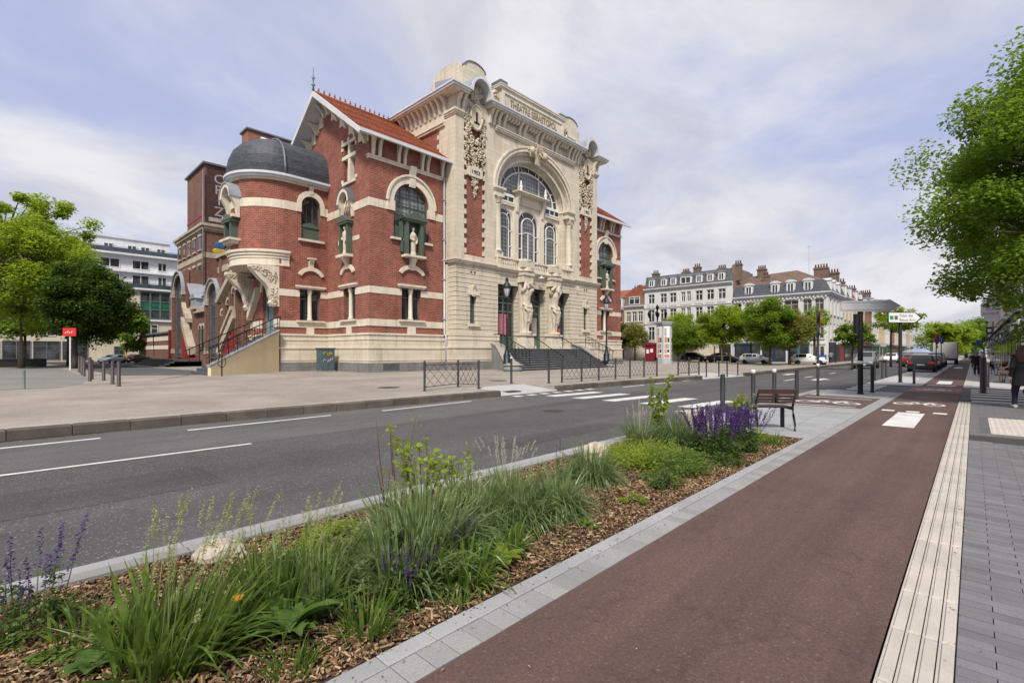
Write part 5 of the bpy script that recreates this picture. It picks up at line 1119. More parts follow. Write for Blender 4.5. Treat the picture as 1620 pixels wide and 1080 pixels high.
def porch(x0, x1, zt, hw):
    """arched stair porch under a lead barrel"""
    c = (x0+x1)/2
    P(MB(FQ).plate(rect(x0, x1, ZP, zt), [arch(c, hw, ZP+.4, zt-hw-.3, 12)], -.22, 0), 'porch_wall', 'brick_brown'); P(MB(FQ).box(x0, x1, -2.4, -.3, ZP, zt-.02), 'porch_back', 'brick_brown')
    P(MB(FQ).prism(arcband(c, zt-hw-.3, hw, hw+.3, hw, hw+.32, 14), 'd', 0, .16), 'arch_surround', 'stone_old'); P(MB(FQ).prism(arcband(c, zt-hw-.3, hw+.3, hw+.42, hw+.32, hw+.45, 14), 'd', -2.4, .3), 'barrel_hood', 'zinc')
    for t in (-1, 1):
        P(MB(FQ).box(c+t*(hw+.32)-.22, c+t*(hw+.32)+.22, 0, .2, ZP, zt-hw-.3), 'pilaster', 'brick_brown'); P(MB(FQ).box(c+t*(hw+.32)-.3, c+t*(hw+.32)+.3, 0, .28, zt-hw-.6, zt-hw-.25).box(c+t*(hw+.32)-.26, c+t*(hw+.32)+.26, 0, .24, 1.4, 1.9), 'pilaster_capital', 'stone_old')
    window(FQ, TH, arch(c, hw-.05, 1.0, zt-hw-.3, 12), -.2, 'zinc_dark', 'glass_blue', [(c-hw, c+hw, q, q+.07) for q in (2.2, 3.4, 4.6, 5.8)]+[(c-.04, c+.04, 1, zt-.6)], .1)
porch(-50.6, -46.0, 7.9, 1.55); porch(-63.6, -57.4, 9.9, 1.9)
P(MB(FQ).prism([(-57.3, ZP), (-50.7, ZP), (-50.7, 5.5), (-54.6, 5.5), (-57.3, 8.2)], 'd', -2.4, -.25), 'stair_hall_wall', 'brick_brown')
f = MB(FQ); f.hexa([(-57.4, -2.4, 8.3), (-54.6, -2.4, 5.6), (-54.6, 0, 5.6), (-57.4, 0, 8.3), (-57.4, -2.4, 8.5), (-54.6, -2.4, 5.8), (-54.6, 0, 5.8), (-57.4, 0, 8.5)]); f.hexa([(-55.4, -2.4, 7.2), (-50.6, -2.4, 7.2), (-50.6, 0, 5.55), (-55.4, 0, 5.55), (-55.4, -2.4, 7.3), (-50.6, -2.4, 7.3), (-50.6, 0, 5.7), (-55.4, 0, 5.7)]); P(f, 'stair_roof', 'zinc')
f = MB(FQ).box(-55.2, -53.6, -1.2, .15, 5.7, 6.7).prism([(-55.4, 6.7), (-53.4, 6.7), (-53.7, 7.1), (-55.1, 7.1)], 'd', -1.2, .25); P(f, 'roof_dormer', 'zinc'); P(MB(FQ).box(-55.3, -53.5, -.2, .25, 5.65, 5.95), 'dormer_sill', 'stone_old')
g = MB(); g.fr = lambda a, b, c: (a, 14.2-b, c); g.prism([(1.3*math.cos(math.pi*k/12), 6.9+1.45*math.sin(math.pi*k/12)) for k in range(13)], 's', -58, -49); P(g, 'barrel_roof', 'zinc')
P(MB(FQ).box(-54.6, -50.6, -.25, .1, 5.3, 5.55), 'stair_hall_cornice', 'stone_old')
for x in (-53.2, -52.2): window(FQ, TH, arch(x, .38, 1.7, 3.7, 8), -.24, 'black_iron', 'glass_dark', (), .05, .04); P(MB(FQ).prism(arcband(x, 3.7, .38, .54, .38, .56, 8), 'd', -.25, -.1), 'arch_surround', 'stone_old')
def diag(x0, z0, x1, z1, w, d0, d1, m, nm, F=None): P(MB(F or FQ).prism([(x0, z0), (x1, z1), (x1, z1+w), (x0, z0+w)], 'd', d0, d1), nm, m)
diag(-58.0, 4.3, -55.2, 1.3, .8, -.3, .4, 'stone_old', 'flight_band'); diag(-58.0, 6.2, -56.4, 4.5, .4, -.3, .35, 'stone_old', 'flight_band')
P(MB(FQ).prism([(-58.2, ZP), (-54.6, ZP), (-58.2, 4.0)], 'd', -.3, .3), 'red_panel', 'red_panel'); P(MB(FQ).box(-65.0, -64.4, -.2, .1, ZP, 4.0), 'red_panel', 'red_panel')
diag(-44.9, 1.6, -41.4, 4.2, .65, -.3, .5, 'stone_old', 'flight_band'); diag(-45.0, 3.0, -42.4, 4.9, .3, -.3, .4, 'stone_old', 'flight_band'); diag(-45.6, 5.7, -41.2, 8.0, .45, -2.4, .5, 'stone_old', 'flight_cornice'); diag(-40.5, 4.0, -38.7, 5.8, .6, 0, .4, 'stone', 'flight_band', FD)
P(MB(FQ).prism([(-46.0, ZP), (-41.0, ZP), (-41.0, 8.0), (-45.8, 5.7)], 'd', -2.4, -.1), 'flight_wall', 'brick_brown')
P(MB(FQ).prism([(-44.4, ZP), (-41.6, ZP), (-41.6, 3.2), (-44.4, 1.4)], 'd', -.1, .45), 'red_panel', 'red_panel')
for x, z in ((-45.2, 3.8), (-43.7, 4.6), (-42.3, 5.4)): window(FQ, TH, arch(x, .42, z-1.0, z+.8, 10), -.1, 'stone_old', 'glass_blue', (), .08, .12); P(MB(FQ).prism(arcband(x, z+.8, .42, .6, .42, .62, 10), 'd', -.1, .2), 'arch_surround', 'stone_old')
for x in (-44.5, -43.0, -41.5): P(MB(FQ).box(x-.15, x+.15, -.1, .3, ZP, 5.6 if x < -44 else 6.4), 'pilaster', 'brick_brown')
for k in range(4): P(MB().box(-66, -53, 9.6+.35*k, 15, ZP-.02, .35+.16*k), 'step', 'blue_stone')
# low annex wall further back
P(MB(FG).box(-92, -71.2, -6, 0, ZP, 3.9), 'annex_wall', 'brick_brown')
for z0, z1 in ((1.9, 2.4), (3.0, 3.6)): P(MB(FG).box(-92.05, -71.2, -.1, .05, z0, z1), 'annex_band', 'stone_pale')
P(MB(FG).box(-92.2, -71.0, -6, .3, 3.9, 4.1), 'annex_coping', 'zinc_dark'); P(MB(FG).tube([(-81, -.1, ZP), (-81, .12, 4.4)], .1, 6), 'annex_pipe', 'black_iron')
P(MB().box(-76, -70, 15, 22, ZP, 7.6), 'annex_block', 'brick_brown')
# drain pipe between pavilion and hall, eave lamp spots
f = MB().tube([(-28.98, 22.9, 16.0), (-28.98, 22.9, 2.95), (-28.75, 22.9, 2.75), (-28.75, 22.9, ZP)], .075, 8)
for z in (4, 7, 10, 13): f.box(-29.1, -28.88, 22.8, 23.0, z, z+.08)
P(f, 'downpipe', 'zinc')
f = MB().tube([(-28.98, 41.98, 16.0), (-28.98, 41.98, ZP)], .075, 8); P(f, 'downpipe', 'zinc')
# painted-over marks on the plinth
P(MB(FP).box(17.6, 18.9, .221, .226, .3, .78), 'painted_mark', 'paint_grey'); 
P(MB(FC).box(37.9, 38.2, .3, .32, 7.7, 7.9), 'wall_light', 'white_frame')
P(MB().lathe((-27.35, 32.35, 7.95), [(.3, 0), (.26, .1), (.08, .16), (.05, .26)], 10), 'porch_light', 'white_trim')
# ------------------------------------------------------------------ houses round the square and along the street
for n_, c_ in (('house_white', (.66, .66, .63)), ('house_cream', (.60, .54, .42)), ('house_stone', (.50, .43, .34)), ('house_grey', (.46, .45, .42)), ('house_yellow', (.58, .46, .27)), ('house_pink', (.55, .40, .34)), ('white_render', (.70, .71, .73))):
    mat(n_, c_, .85, .1, .7, .12, 18, streak=.28, dirt=(.3, .28, .25))
tile_mat('slate_grey', (.12, .13, .13), (.09, .10, .10), .3, .5)
mat('shop_blue', (.015, .035, .085), .5, .2, 3, .1, 20); mat('shop_dark', (.025, .024, .026), .5, .3, 3, .1, 20); mat('shop_red', (.22, .02, .02), .5, .3, 3, .1, 20); mat('shop_green', (.03, .09, .07), .5, .3, 3); mat('shop_teal', (.05, .16, .18), .5, .3, 3)
mat('chimney_brick', (.19, .135, .105), .9, .3, 2, .3, 20); mat('chimney_pot', (.27, .115, .07), .8, .3, 3, .2, 20); mat('brick_old', (.26, .17, .125), .9, .3, 1.2, .3, 12, bump=.2, bs=10)
def B(mb, name, m, par): return mb.build(name, m, par, True)
def hwin(F, par, a, b, z0, z1, d=-.18, fm='white_frame', pm='glass_far', sill=None, lintel=None, mull=True, trans=True):
    mb = MB(F); o = rect(a, b, z0, z1); mb.plate(o, [offset(o, -.09)], d, d+.08)
    c = (a+b)/2
    if mull: mb.box(c-.05, c+.05, d+.005, d+.07, z0, z1)
    if trans: mb.box(a, b, d+.007, d+.065, z1-(z1-z0)*.3, z1-(z1-z0)*.3+.07)
    w = mb.build('window', fm, par, True); MB(F).box(a+.02, b-.02, d-.01, d+.03, z0+.02, z1-.02).build('pane', pm, w, True)
    if sill: MB(F).box(a-.12, b+.12, -.1, .12, z0-.14, z0).build('sill', sill, w, True)
    if lintel: MB(F).box(a-.1, b+.1, -.05, .07, z1, z1+.22).build('lintel', lintel, w, True)
    return w
def chimney(par, x, y, z0, z1, w=.9, l=1.3, pots=4, m='chimney_brick'):
    z1 -= (z1-z0)*.18; w *= .8; l *= .85
    c = MB().box(x-l/2, x+l/2, y-w/2, y+w/2, z0, z1).box(x-l/2-.08, x+l/2+.08, y-w/2-.08, y+w/2+.08, z1-.25, z1-.05).build('chimney', m, par, True)
    for k in range(pots):
        px = x-l/2+(k+.5)*l/pots; MB().lathe((px, y, z1), [(.12, 0), (.09, .4), (.11, .44), (.10, .5)], 7).build('chimney_pot', 'chimney_pot', c, True)
    return c
def dormer(F, par, c, w, z0, z1, dep, m='white_trim', arched=False, zr='zinc'):
    d = B(MB(F).box(c-w/2, c+w/2, -dep, -.12, z0, z1), 'dormer', m, par)
    hwin(F, d, c-w/2+.15, c+w/2-.15, z0+.15, z1-.15, -.12, 'white_frame', 'glass_far', trans=False)
    if arched: B(MB(F).prism([(c+(w/2+.1)*math.cos(math.pi*k/8), z1+.35*math.sin(math.pi*k/8)) for k in range(9)], 'd', -dep, -.02), 'dormer_roof', 'white_trim', d)
    else: B(MB(F).box(c-w/2-.1, c+w/2+.1, -dep, 0, z1, z1+.12), 'dormer_roof', zr, d)
    return d
def mansard(F, par, s0, s1, z0, z1, dep, inset=.7, m='slate', top=None, full=9.):
    f = MB(F); f.prism([(-full, z0), (0, z0), (-inset, z1), (-full, z1)], 's', s0, s1); r = B(f, 'roof', m, par)
    if top: f = MB(F); f.prism([(-inset, z1), (-inset-3.6, top), (-full, z1)], 's', s0, s1); B(f, 'roof_top', 'tile_brown', r)
    return r
def cornice(F, par, s0, s1, z, m='white_trim', p=.35):
    f = MB(F)
    for z0, z1, q in ((z-.45, z-.3, p*.3), (z-.3, z-.12, p*.65), (z-.12, z+.02, p)): f.box(s0, s1, -.2, q, z0, z1)
    return B(f, 'cornice', m, par)
FN_ = fr_left(72.8)
# C: long white house with mansard
C_ = thing('house', 'long white three-storey house with grey mansard and seven dormers behind the square', 'house', (-32.3, 76, ZP), group='houses round the square')
bays = [-38.1, -36.0, -34.4, -32.75, -31.85, -30.25, -28.55, -26.85]; rows = [(8.95, 10.9), (6.4, 8.4), (3.4, 5.6), (.9, 2.6)]
hs = [rect(b-(.55 if not -33 < b < -31.5 else .33), b+(.55 if not -33 < b < -31.5 else .33), z0, z1) for z0, z1 in rows[:3] for b in bays]
B(MB(FN_).plate(rect(-39.3, -25.35, ZP-.05, 11.5), hs, -.25, 0), 'wall', 'house_white', C_); B(MB(FN_).box(-39.28, -25.37, -9, -.3, ZP, 11.5), 'side_wall', 'brick_old', C_)
for q in hs: hwin(FN_, C_, q[0][0], q[1][0], q[0][1], q[2][1], -.2, sill='house_grey')
for q in hs[:8]: B(MB(FN_).box(q[0][0], q[1][0], -.1, .03, q[0][1]-.02, q[0][1]+.5), 'window_guard', 'white_trim', C_)
for z in (8.7, 6.15, 3.1): B(MB(FN_).box(-39.3, -25.35, -.1, .1, z-.08, z+.08), 'string_course', 'house_white', C_)
cornice(FN_, C_, -39.4, -25.3, 11.8); mansard(FN_, C_, -39.3, -25.35, 11.82, 13.85, 0, .6, 'slate_grey')
for k, x in enumerate([-38.1, -36.0, -34.4, -32.35, -30.27, -28.6, -26.95]): dormer(FN_, C_, x, 1.05 if k != 3 else 1.9, 12.0, 13.35, 1.4)
for x, z, l, n_ in ((-38.4, 15.0, 1.2, 3), (-33.2, 14.6, 1.3, 4), (-31.4, 15.3, 1.2, 3), (-27.6, 14.5, 1.4, 4)): chimney(C_, x, 75, 13, z, .9, l, n_)
for k, (a, b, m) in enumerate(((-38.9, -36.6, 'shop_dark'), (-36.3, -33.4, 'house_cream'), (-33.1, -30.2, 'house_pink'), (-29.9, -27.5, 'house_cream'), (-27.2, -25.6, 'shop_dark'))): B(MB(FN_).box(a, b, .0, .06, ZP, 2.7), 'shop_front', m, C_)
# B: small cream house under a red tiled gable, A: brick neighbour
B_ = thing('house', 'narrow cream house with wide dormer and tiled gable beside the long white house', 'house', (-41, 76, ZP), group='houses round the square')
hs = [rect(x-.42, x+.42, z, z+1.7) for x in (-42.3, -41.2, -40.1) for z in (6.6, 3.6)]
B(MB(FN_).plate(rect(-43.1, -39.35, ZP-.05, 9.0), hs, -.25, 0), 'wall', 'house_cream', B_); B(MB(FN_).box(-43.08, -39.37, -9, -.3, ZP, 9.0), 'side_wall', 'brick_far', B_)
for q in hs: hwin(FN_, B_, q[0][0], q[1][0], q[0][1], q[2][1], -.2, sill='house_grey')
cornice(FN_, B_, -43.1, -39.3, 9.25); d = B(MB(FN_).box(-43.0, -39.4, -5, -.1, 9.25, 11.0), 'dormer', 'brick_old', B_); hwin(FN_, d, -42.2, -40.2, 9.5, 10.8, -.1)
B(MB(FN_).prism([(-43.1, 11.0), (-39.3, 11.0), (-39.3, 12.0), (-40.4, 12.8), (-43.1, 11.3)], 'd', -7, -.4), 'roof', 'tile_red', B_); chimney(B_, -42.6, 76, 10.5, 13.1, .9, 1.2, 2)
A_ = thing('house', 'red brick house partly hidden behind the theatre corner', 'house', (-46, 76, ZP), group='houses round the square')
hs = [rect(x-.42, x+.42, z, z+1.7) for x in (-47.2, -45.6, -44) for z in (6.6, 3.6)]
B(MB(FN_).plate(rect(-49, -43.15, ZP-.05, 8.8), hs, -.25, 0), 'wall', 'brick_far', A_)
for q in hs: hwin(FN_, A_, q[0][0], q[1][0], q[0][1], q[2][1], -.2, sill='house_grey')
cornice(FN_, A_, -49, -43.12, 9.0); f = MB(FN_); f.prism([(0.1, 9.0), (-5.5, 12.8), (-10, 9.0)], 's', -49, -43.1); B(f, 'roof', 'tile_red', A_); dormer(FN_, A_, -44.2, 1.4, 9.2, 10.8, 2)
# D: corner house
D_ = thing('house', 'white corner house with slate mansard, brown tiled hip roof and blue shopfronts', 'house', (-19, 77, ZP), group='houses round the square')
bx = [-24.6, -23.0, -21.05, -19.5, -17.75, -15.85, -14.5]; hs = []
for k, x in enumerate(bx):
    w = .5 if k != 4 else .85
    hs += [rect(x-w, x+w, 6.5, 8.45), rect(x-w, x+w, 3.3, 5.4)]
B(MB(FN_).plate(rect(-25.25, -13.5, ZP-.05, 9.1), hs, -.25, 0, False), 'wall', 'house_white', D_)
for q in hs: w = hwin(FN_, D_, q[0][0], q[1][0], q[0][1], q[2][1], -.2, 'house_grey' if q[0][1] > 6 else 'white_frame', sill='house_grey'); B(MB(FN_).prism(arcband((q[0][0]+q[1][0])/2, q[2][1]-.1, (q[1][0]-q[0][0])/2, (q[1][0]-q[0][0])/2+.12, .25, .42, 8), 'd', 0, .1), 'hood_mould', 'house_white', w)
FE = fr_front(-13.5); hs = [rect(y-.5, y+.5, z, z+2) for y in (74.3, 76.6, 78.9, 81.2) for z in (6.45, 3.3)]
B(MB(FE).plate(rect(72.8, 82.5, ZP-.05, 9.1), hs, -.25, 0, False), 'wall', 'house_white', D_)
for q in hs: hwin(FE, D_, q[0][0], q[1][0], q[0][1], q[2][1], -.2, sill='house_grey')
f = MB()
for z0, z1, p in ((8.85, 9.0, .12), (9.0, 9.2, .25), (9.2, 9.36, .4)): f.prism([(-25.2, 72.8-p), (-13.5+p, 72.8-p), (-13.5+p, 82.5), (-13.9, 82.5), (-13.9, 73.2), (-25.2, 73.2)], 'z', z0, z1)
B(f, 'cornice', 'white_trim', D_)
x = -25
while x < -13.6: B(MB(FN_).box(x-.09, x+.09, 0, .22, 8.62, 8.86), 'modillion', 'house_white', D_); x += .45
f = MB(); a = [(-25.2, 72.7), (-13.4, 72.7), (-13.4, 82.5), (-25.2, 82.5)]; b = [(-25.2, 73.4), (-14.1, 73.4), (-14.1, 82.5), (-25.2, 82.5)]
f.loft([[(x, y, 9.37) for x, y in a], [(x, y, 11.0) for x, y in b]], True, True, False); r = B(f, 'roof', 'slate', D_)
f = MB(); i = [f.v(*p) for p in ((-25.2, 73.4, 11.0), (-14.1, 73.4, 11.0), (-14.1, 82.5, 11.0), (-25.2, 82.5, 11.0), (-25.2, 78, 12.9), (-18.3, 78, 13.2))]
for q in ((0, 1, 5, 4), (1, 2, 5), (2, 3, 4, 5), (3, 0, 4)): f.f([i[k] for k in q])
B(f, 'roof_top', 'tile_brown', r)
for x in (-23.15, -19.75, -17.85, -15.8): dormer(FN_, D_, x, 1.1, 9.45, 10.95, 1.2, arched=True)
for y in (75, 77.5, 80.5): dormer(FE, D_, y, 1.1, 9.45, 10.95, 1.2, arched=True)
for k, (a, b, m) in enumerate(((-25.0, -21.6, 'shop_blue'), (-21.3, -18.4, 'shop_blue'), (-18.1, -15.6, 'shop_teal'), (-15.3, -13.8, 'house_white'))):
    s_ = B(MB(FN_).box(a, b, 0, .1, ZP, 2.75).box(a-.05, b+.05, 0, .2, 2.55, 2.85), 'shop_front', m, D_)
    for j in range(2): x0 = a+.2+j*(b-a)/2; B(MB(FN_).box(x0, x0+(b-a)/2-.35, .1, .13, .6, 2.3), 'shop_window', 'glass_far', s_)
for y, m in ((74.5, 'shop_dark'), (78, 'shop_dark'), (81, 'shop_red')): B(MB(FE).box(y-1.5, y+1.4, 0, .12, ZP, 2.8), 'shop_front', m, D_)
B(MB().box(-25.6, -25.2, 73.2, 80, 9, 13.9).prism([(-25.6, 13.9), (-25.2, 13.9), (-25.2, 14.2), (-25.6, 14.2)], 'd', 73.3, 76), 'party_wall', 'brick_old', D_)
chimney(D_, -25.0, 74.2, 12, 15.0, .9, 1.1, 3); chimney(D_, -22.6, 77, 11, 14.4, 1.0, 1.3, 4); chimney(D_, -21.4, 74.8, 10.8, 12.8, .8, .9, 2)
chimney(D_, -15.8, 80.5, 10.8, 14.2, .9, 2.0, 5); chimney(D_, -14.8, 82.2, 10, 13.6, .9, 2.0, 5)
B(MB().tube([(-17, 79, 12.5), (-17, 79, 16.8)], .015, 4).tube([(-17.3, 79, 16.5), (-16.7, 79, 16.5)], .012, 4), 'aerial', 'zinc_dark', D_)
# E: the west side of the street
cols = [('house_cream', 'cream'), ('house_stone', 'sandstone'), ('brick_far', 'red brick'), ('house_white', 'white'), ('house_yellow', 'ochre'), ('house_white', 'tall white'), ('brick_far', 'dark brick'), ('house_cream', 'pale cream'), ('house_pink', 'pinkish'), ('house_white', 'whitewashed'), ('house_stone', 'tan'), ('house_cream', 'light cream')]
ords = ['first', 'second', 'third', 'fourth', 'fifth', 'sixth', 'seventh', 'eighth', 'ninth', 'tenth', 'eleventh', 'twelfth']
y = 82.55; rd = random.Random(5); shop = ['shop_dark', 'shop_red', 'shop_dark', 'shop_teal', 'house_grey', 'shop_green']
for k, (m, nm) in enumerate(cols):
    w = rd.uniform(7.5, 10); ze = 9.1+rd.uniform(-.6, .8)+(.8 if 'tall' in nm else 0)
    o = thing('house', f'{nm} terraced house, {ords[k]} after the white corner house down the street', 'house', (-17, y+w/2, ZP), group='houses along the street')
    n = 3; hs = []
    for j in range(n):
        c = y+(j+.5)*w/n
        hs += [rect(c-.5, c+.5, 6.3, 8.2), rect(c-.5, c+.5, 3.4, 5.5)]
    B(MB(FE).plate(rect(y+.01, y+w-.01, ZP-.05, ze-.3), hs, -.25, 0, False), 'wall', m, o)
    for q in hs: hwin(FE, o, q[0][0], q[1][0], q[0][1], q[2][1], -.2, sill='house_grey')
    cornice(FE, o, y, y+w, ze, 'house_grey' if k % 2 else 'white_trim'); mansard(FE, o, y+.01, y+w-.01, ze+.02, ze+2.0, 0, .8, ['slate', 'tile_red', 'slate', 'zinc_dark'][k % 4], ze+3.4)
    for c in (y+w*.28, y+w*.72): dormer(FE, o, c, 1.15, ze+.15, ze+1.7, 1.2)
    chimney(o, -15.6, y+w-.3, ze+1, ze+4.2-rd.uniform(0, .8), .9, 2.0, 5); s_ = B(MB(FE).box(y+.3, y+w-.3, 0, .12, ZP, 2.8).box(y+.2, y+w-.2, 0, .3, 2.6, 3.0), 'shop_front', shop[k % 6], o)
    for j in range(2): B(MB(FE).box(y+.6+j*w/2, y+w/2-.3+j*w/2, .12, .15, .7, 2.4), 'shop_window', 'glass_far', s_)
    y += w
# F: the east side of the street, seen almost edge on
FB = fr_back(1.75); y = 33.2; E_ = [('house_white', 'pale grey'), ('house_white', 'white'), ('brick_far', 'brick'), ('house_stone', 'sandstone'), ('house_cream', 'cream'), ('house_white', 'white'), ('brick_far', 'brick'), ('house_cream', 'cream'), ('house_stone', 'tan'), ('house_white', 'white')]
dn = ['nearest', 'second', 'third', 'fourth', 'fifth', 'sixth', 'seventh', 'eighth', 'ninth', 'farthest']; hts = [10.5, 10.2, 9.8, 9.4, 9.8, 9.3, 9.9, 9.4, 9.8, 9.2]
for k, (m, nm) in enumerate(E_):
    w = 8.2; ze = hts[k]
    o = thing('house', f'{nm} shop house on the right side of the street, {dn[k]} of that row', 'house', (5, y+w/2, ZP), group='shop houses on the right')
    hs = []
    for j in range(3):
        c = -(y+(j+.5)*w/3)
        hs += [rect(c-.55, c+.55, 6.4, 8.3), rect(c-.55, c+.55, 3.5, 5.6)]
    B(MB(FB).plate(rect(-(y+w-.01), -(y+.01), ZP-.25, ze-.3), hs, -.25, 0, False), 'wall', m, o); B(MB().box(1.78, 10, y+.02, y+w-.02, 0, ze-.3), 'side_wall', 'brick_old', o)
    for q in hs: w_ = hwin(FB, o, q[0][0], q[1][0], q[0][1], q[2][1], -.2, sill='house_grey'); B(MB(FB).box(q[0][0]-.1, q[1][0]+.1, .05, .35, q[0][1]-.05, q[0][1]+.02).box(q[0][0]-.1, q[1][0]+.1, .3, .34, q[0][1]+.4, q[0][1]+.46), 'balcony', 'black_iron', o)
    cornice(FB, o, -(y+w), -y, ze); mansard(FB, o, -(y+w-.01), -(y+.01), ze+.02, ze+1.9, 0, .7, 'slate')
    chimney(o, 4, y+.6, ze+1, ze+3.6, .9, 1.8, 4); sm = ['house_white', 'shop_blue', 'house_white', 'house_cream', 'shop_green', 'house_white'][k % 6]
    s_ = B(MB(FB).box(-(y+w-.3), -(y+.3), 0, .1, 0, 2.9).box(-(y+w-.2), -(y+.2), 0, .22, 2.7, 3.15), 'shop_front', sm, o)
    for j in range(2): B(MB(FB).box(-(y+w/2-.3+j*w/2), -(y+.7+j*w/2), .1, .13, .5, 2.5), 'shop_window', 'glass_far', s_)
    y += w
# awnings, projecting shop signs
def flat_sign(name, label, x0, x1, y, z0, z1, m, lines=(), rz=0, shape=None, mot=None):
    o = thing(name, label, 'sign', ((x0+x1)/2, y, z0), 0, 'projecting shop signs'); F = fr_left(y); c = (x0+x1)/2
    b = B(MB(F).prism(shape or rect(x0, x1, z0, z1), 'd', -.06, .06), 'panel', m, o); B(MB().tube([(1.75, y, z1-.05), (x0, y, z1-.05)], .03, 5), 'arm', 'black_iron', o)
    for t, sz, z, mm in lines: text_mesh(t, sz, F, c, z, .064, mm, 'lettering', o, .006)
    if mot: B(MB(F).box(*mot[:2], .06, .075, *mot[2:4]), 'emblem', mot[4], o)
    return o
mat('sign_white', (.75, .75, .76), .5, .06, 3, .05, 20); mat('sign_red', (.55, .02, .03), .5, .1, 3, .05, 20); mat('sign_grey', (.15, .15, .15), .5, .1, 3, .05, 20); mat('sign_bright_red', (.6, .03, .025), .5, .1, 3, .05, 20); mat('awning_grey', (.12, .13, .15), .8, .2, 3, .1, 20); mat('awning_green', (.03, .14, .12), .8, .2, 3, .1, 20)
sh = [(.42, 4.75), (.62, 4.72)]+[(1.05+.43*math.cos(math.pi*(1+k/10)), 4.72+.5*math.sin(math.pi*(1+k/10))) for k in range(11)]+[(1.5, 4.72), (1.68, 4.75), (1.68, 5.8), (1.45, 6.1), (.65, 6.1), (.42, 5.8)]
flat_sign('shop_sign', 'white scalloped hanging sign of a noodle bar on the right side of the street', .42, 1.68, 60, 4.3, 6.1, 'sign_white', [('YISO', .3, 5.2, 'sign_grey'), ('RAMEN', .3, 4.85, 'sign_red')], shape=sh)
flat_sign('shop_sign', 'white hanging sign with bright red emblem at the right edge', 1.2, 1.74, 43, 3.6, 5.0, 'sign_white', mot=(1.3, 1.62, 4.1, 4.6, 'sign_bright_red'))
flat_sign('shop_sign', 'small black square hanging sign below the noodle bar sign', .85, 1.3, 66, 3.3, 4.0, 'shop_dark', mot=(.95, 1.2, 3.5, 3.8, 'sign_white'))
flat_sign('shop_sign', 'small blue hanging sign far down the right pavement', .2, .7, 96, 2.6, 3.3, 'paint_blue')
for k, (y0, y1, m, wd) in enumerate(((44, 47, 'awning_grey', .75), (50, 54, 'awning_green', .7), (58, 62, 'shop_dark', .8), (68, 73, 'awning_grey', .8), (78, 84, 'sign_white', .9))):
    f = MB(); f.hexa([(1.74, y0, 3.1), (1.74-wd, y0, 2.6), (1.74-wd, y1, 2.6), (1.74, y1, 3.1), (1.74, y0, 3.16), (1.74-wd, y0, 2.66), (1.74-wd, y1, 2.66), (1.74, y1, 3.16)]); f.box(1.74-wd-.02, 1.74-wd+.02, y0, y1, 2.4, 2.65)
    tag(f.build('awning', m, None, True), f'{["grey", "green", "black", "slate", "white"][k]} shop awning over the right pavement, {dn[k]} of five', 'awning', 'awnings on the right')
# left: apartment block beyond the trees
AP = thing('apartment_building', 'white apartment block with set-back top floors and green glazed bays behind the trees', 'building', (-100, -5, ZP))
FA = fr_front(-95)
B(MB(FA).box(-40, 19.7, -12, 0, ZP, 11.3), 'lower_wall', 'house_cream', AP); B(MB(FA).box(-40, 19.7, -12, -.8, 11.3, 16.6), 'upper_wall', 'white_render', AP); B(MB(FA).box(-40, 18.9, -12, -2.2, 16.6, 19.4), 'top_wall', 'white_render', AP)
for z, p, n_ in ((6.4, .35, 'floor_slab'), (11.3, .5, 'floor_slab'), (14.0, -.3, 'floor_slab'), (16.6, .0, 'floor_slab'), (19.4, -2.0, 'roof_edge')): B(MB(FA).box(-40, 19.8 if z < 19 else 19.0, -12, p, z, z+.28), n_, 'white_render', AP)
for z in (11.6, 16.9): B(MB(FA).box(-40, 19.7, -.1, -.05, z+.8, z+.86).box(-40, 19.7, -.1, -.06, z+.0, z+.7), 'balcony_rail', 'glass_blue', AP)
F2 = fr_front(-95.8); F3 = fr_front(-97.2)
for y in (13.9, 15.6, 17.7, 11.0, 8.5, 5.0, 2.0, -2, -6, -10, -14): hwin(F3, AP, y-.6, y+.6, 17.3, 18.5, .0, trans=False)
for y, w in ((14.8, 1.1), (17.6, .6), (11.0, 1.2), (7.5, 1.2), (4, 1.2), (0, 1.2), (-4, 1.2), (-8, 1.2), (-12, 1.2)):
    hwin(F2, AP, y-w, y+w, 14.6, 16.0, .0, trans=False); hwin(F2, AP, y-w, y+w, 11.7, 13.7, .0, trans=False)
for y0, y1 in ((14.6, 18.5), (9.0, 12.8), (3.2, 7.2), (-2.8, 1.2), (-9, -5), (-15, -11)):
    g = B(MB(FA).plate(rect(y0, y1, 6.75, 11.1), [rect(y0+.12+(y1-y0)/3*k, y0-.12+(y1-y0)/3*(k+1), z0, z1) for k in range(3) for z0, z1 in ((6.9, 8.2), (8.35, 9.5), (9.65, 10.95))], .0, .15), 'bay_window', 'green_door', AP)
    for k in range(3):
        for j, (z0, z1) in enumerate(((6.9, 8.2), (8.35, 9.5), (9.65, 10.95))): B(MB(FA).box(y0+.12+(y1-y0)/3*k, y0-.12+(y1-y0)/3*(k+1), .01, .06, z0, z1), 'pane', 'glass_green' if j == 1 else 'glass_far', g)
for y in range(-20, 19, 3): hwin(FA, AP, y-.9, y+.9, 3.8, 5.9, .0)
for y in range(-20, 9, 3): hwin(FA, AP, y-1.4, y+1.4, .4, 3.1, .0, 'zinc_dark', 'glass_far')
hwin(FA, AP, 11.4, 12.6, .3, 2.4, .0, 'zinc_dark')
tag(MB().box(-62.3, -62, -30, 2.6, ZP-.02, .85).box(-62.35, -61.95, -30, 2.6, .85, .95).build('garden_wall', 'shop_dark', None, True), 'low dark wall running behind the left trees', 'wall')
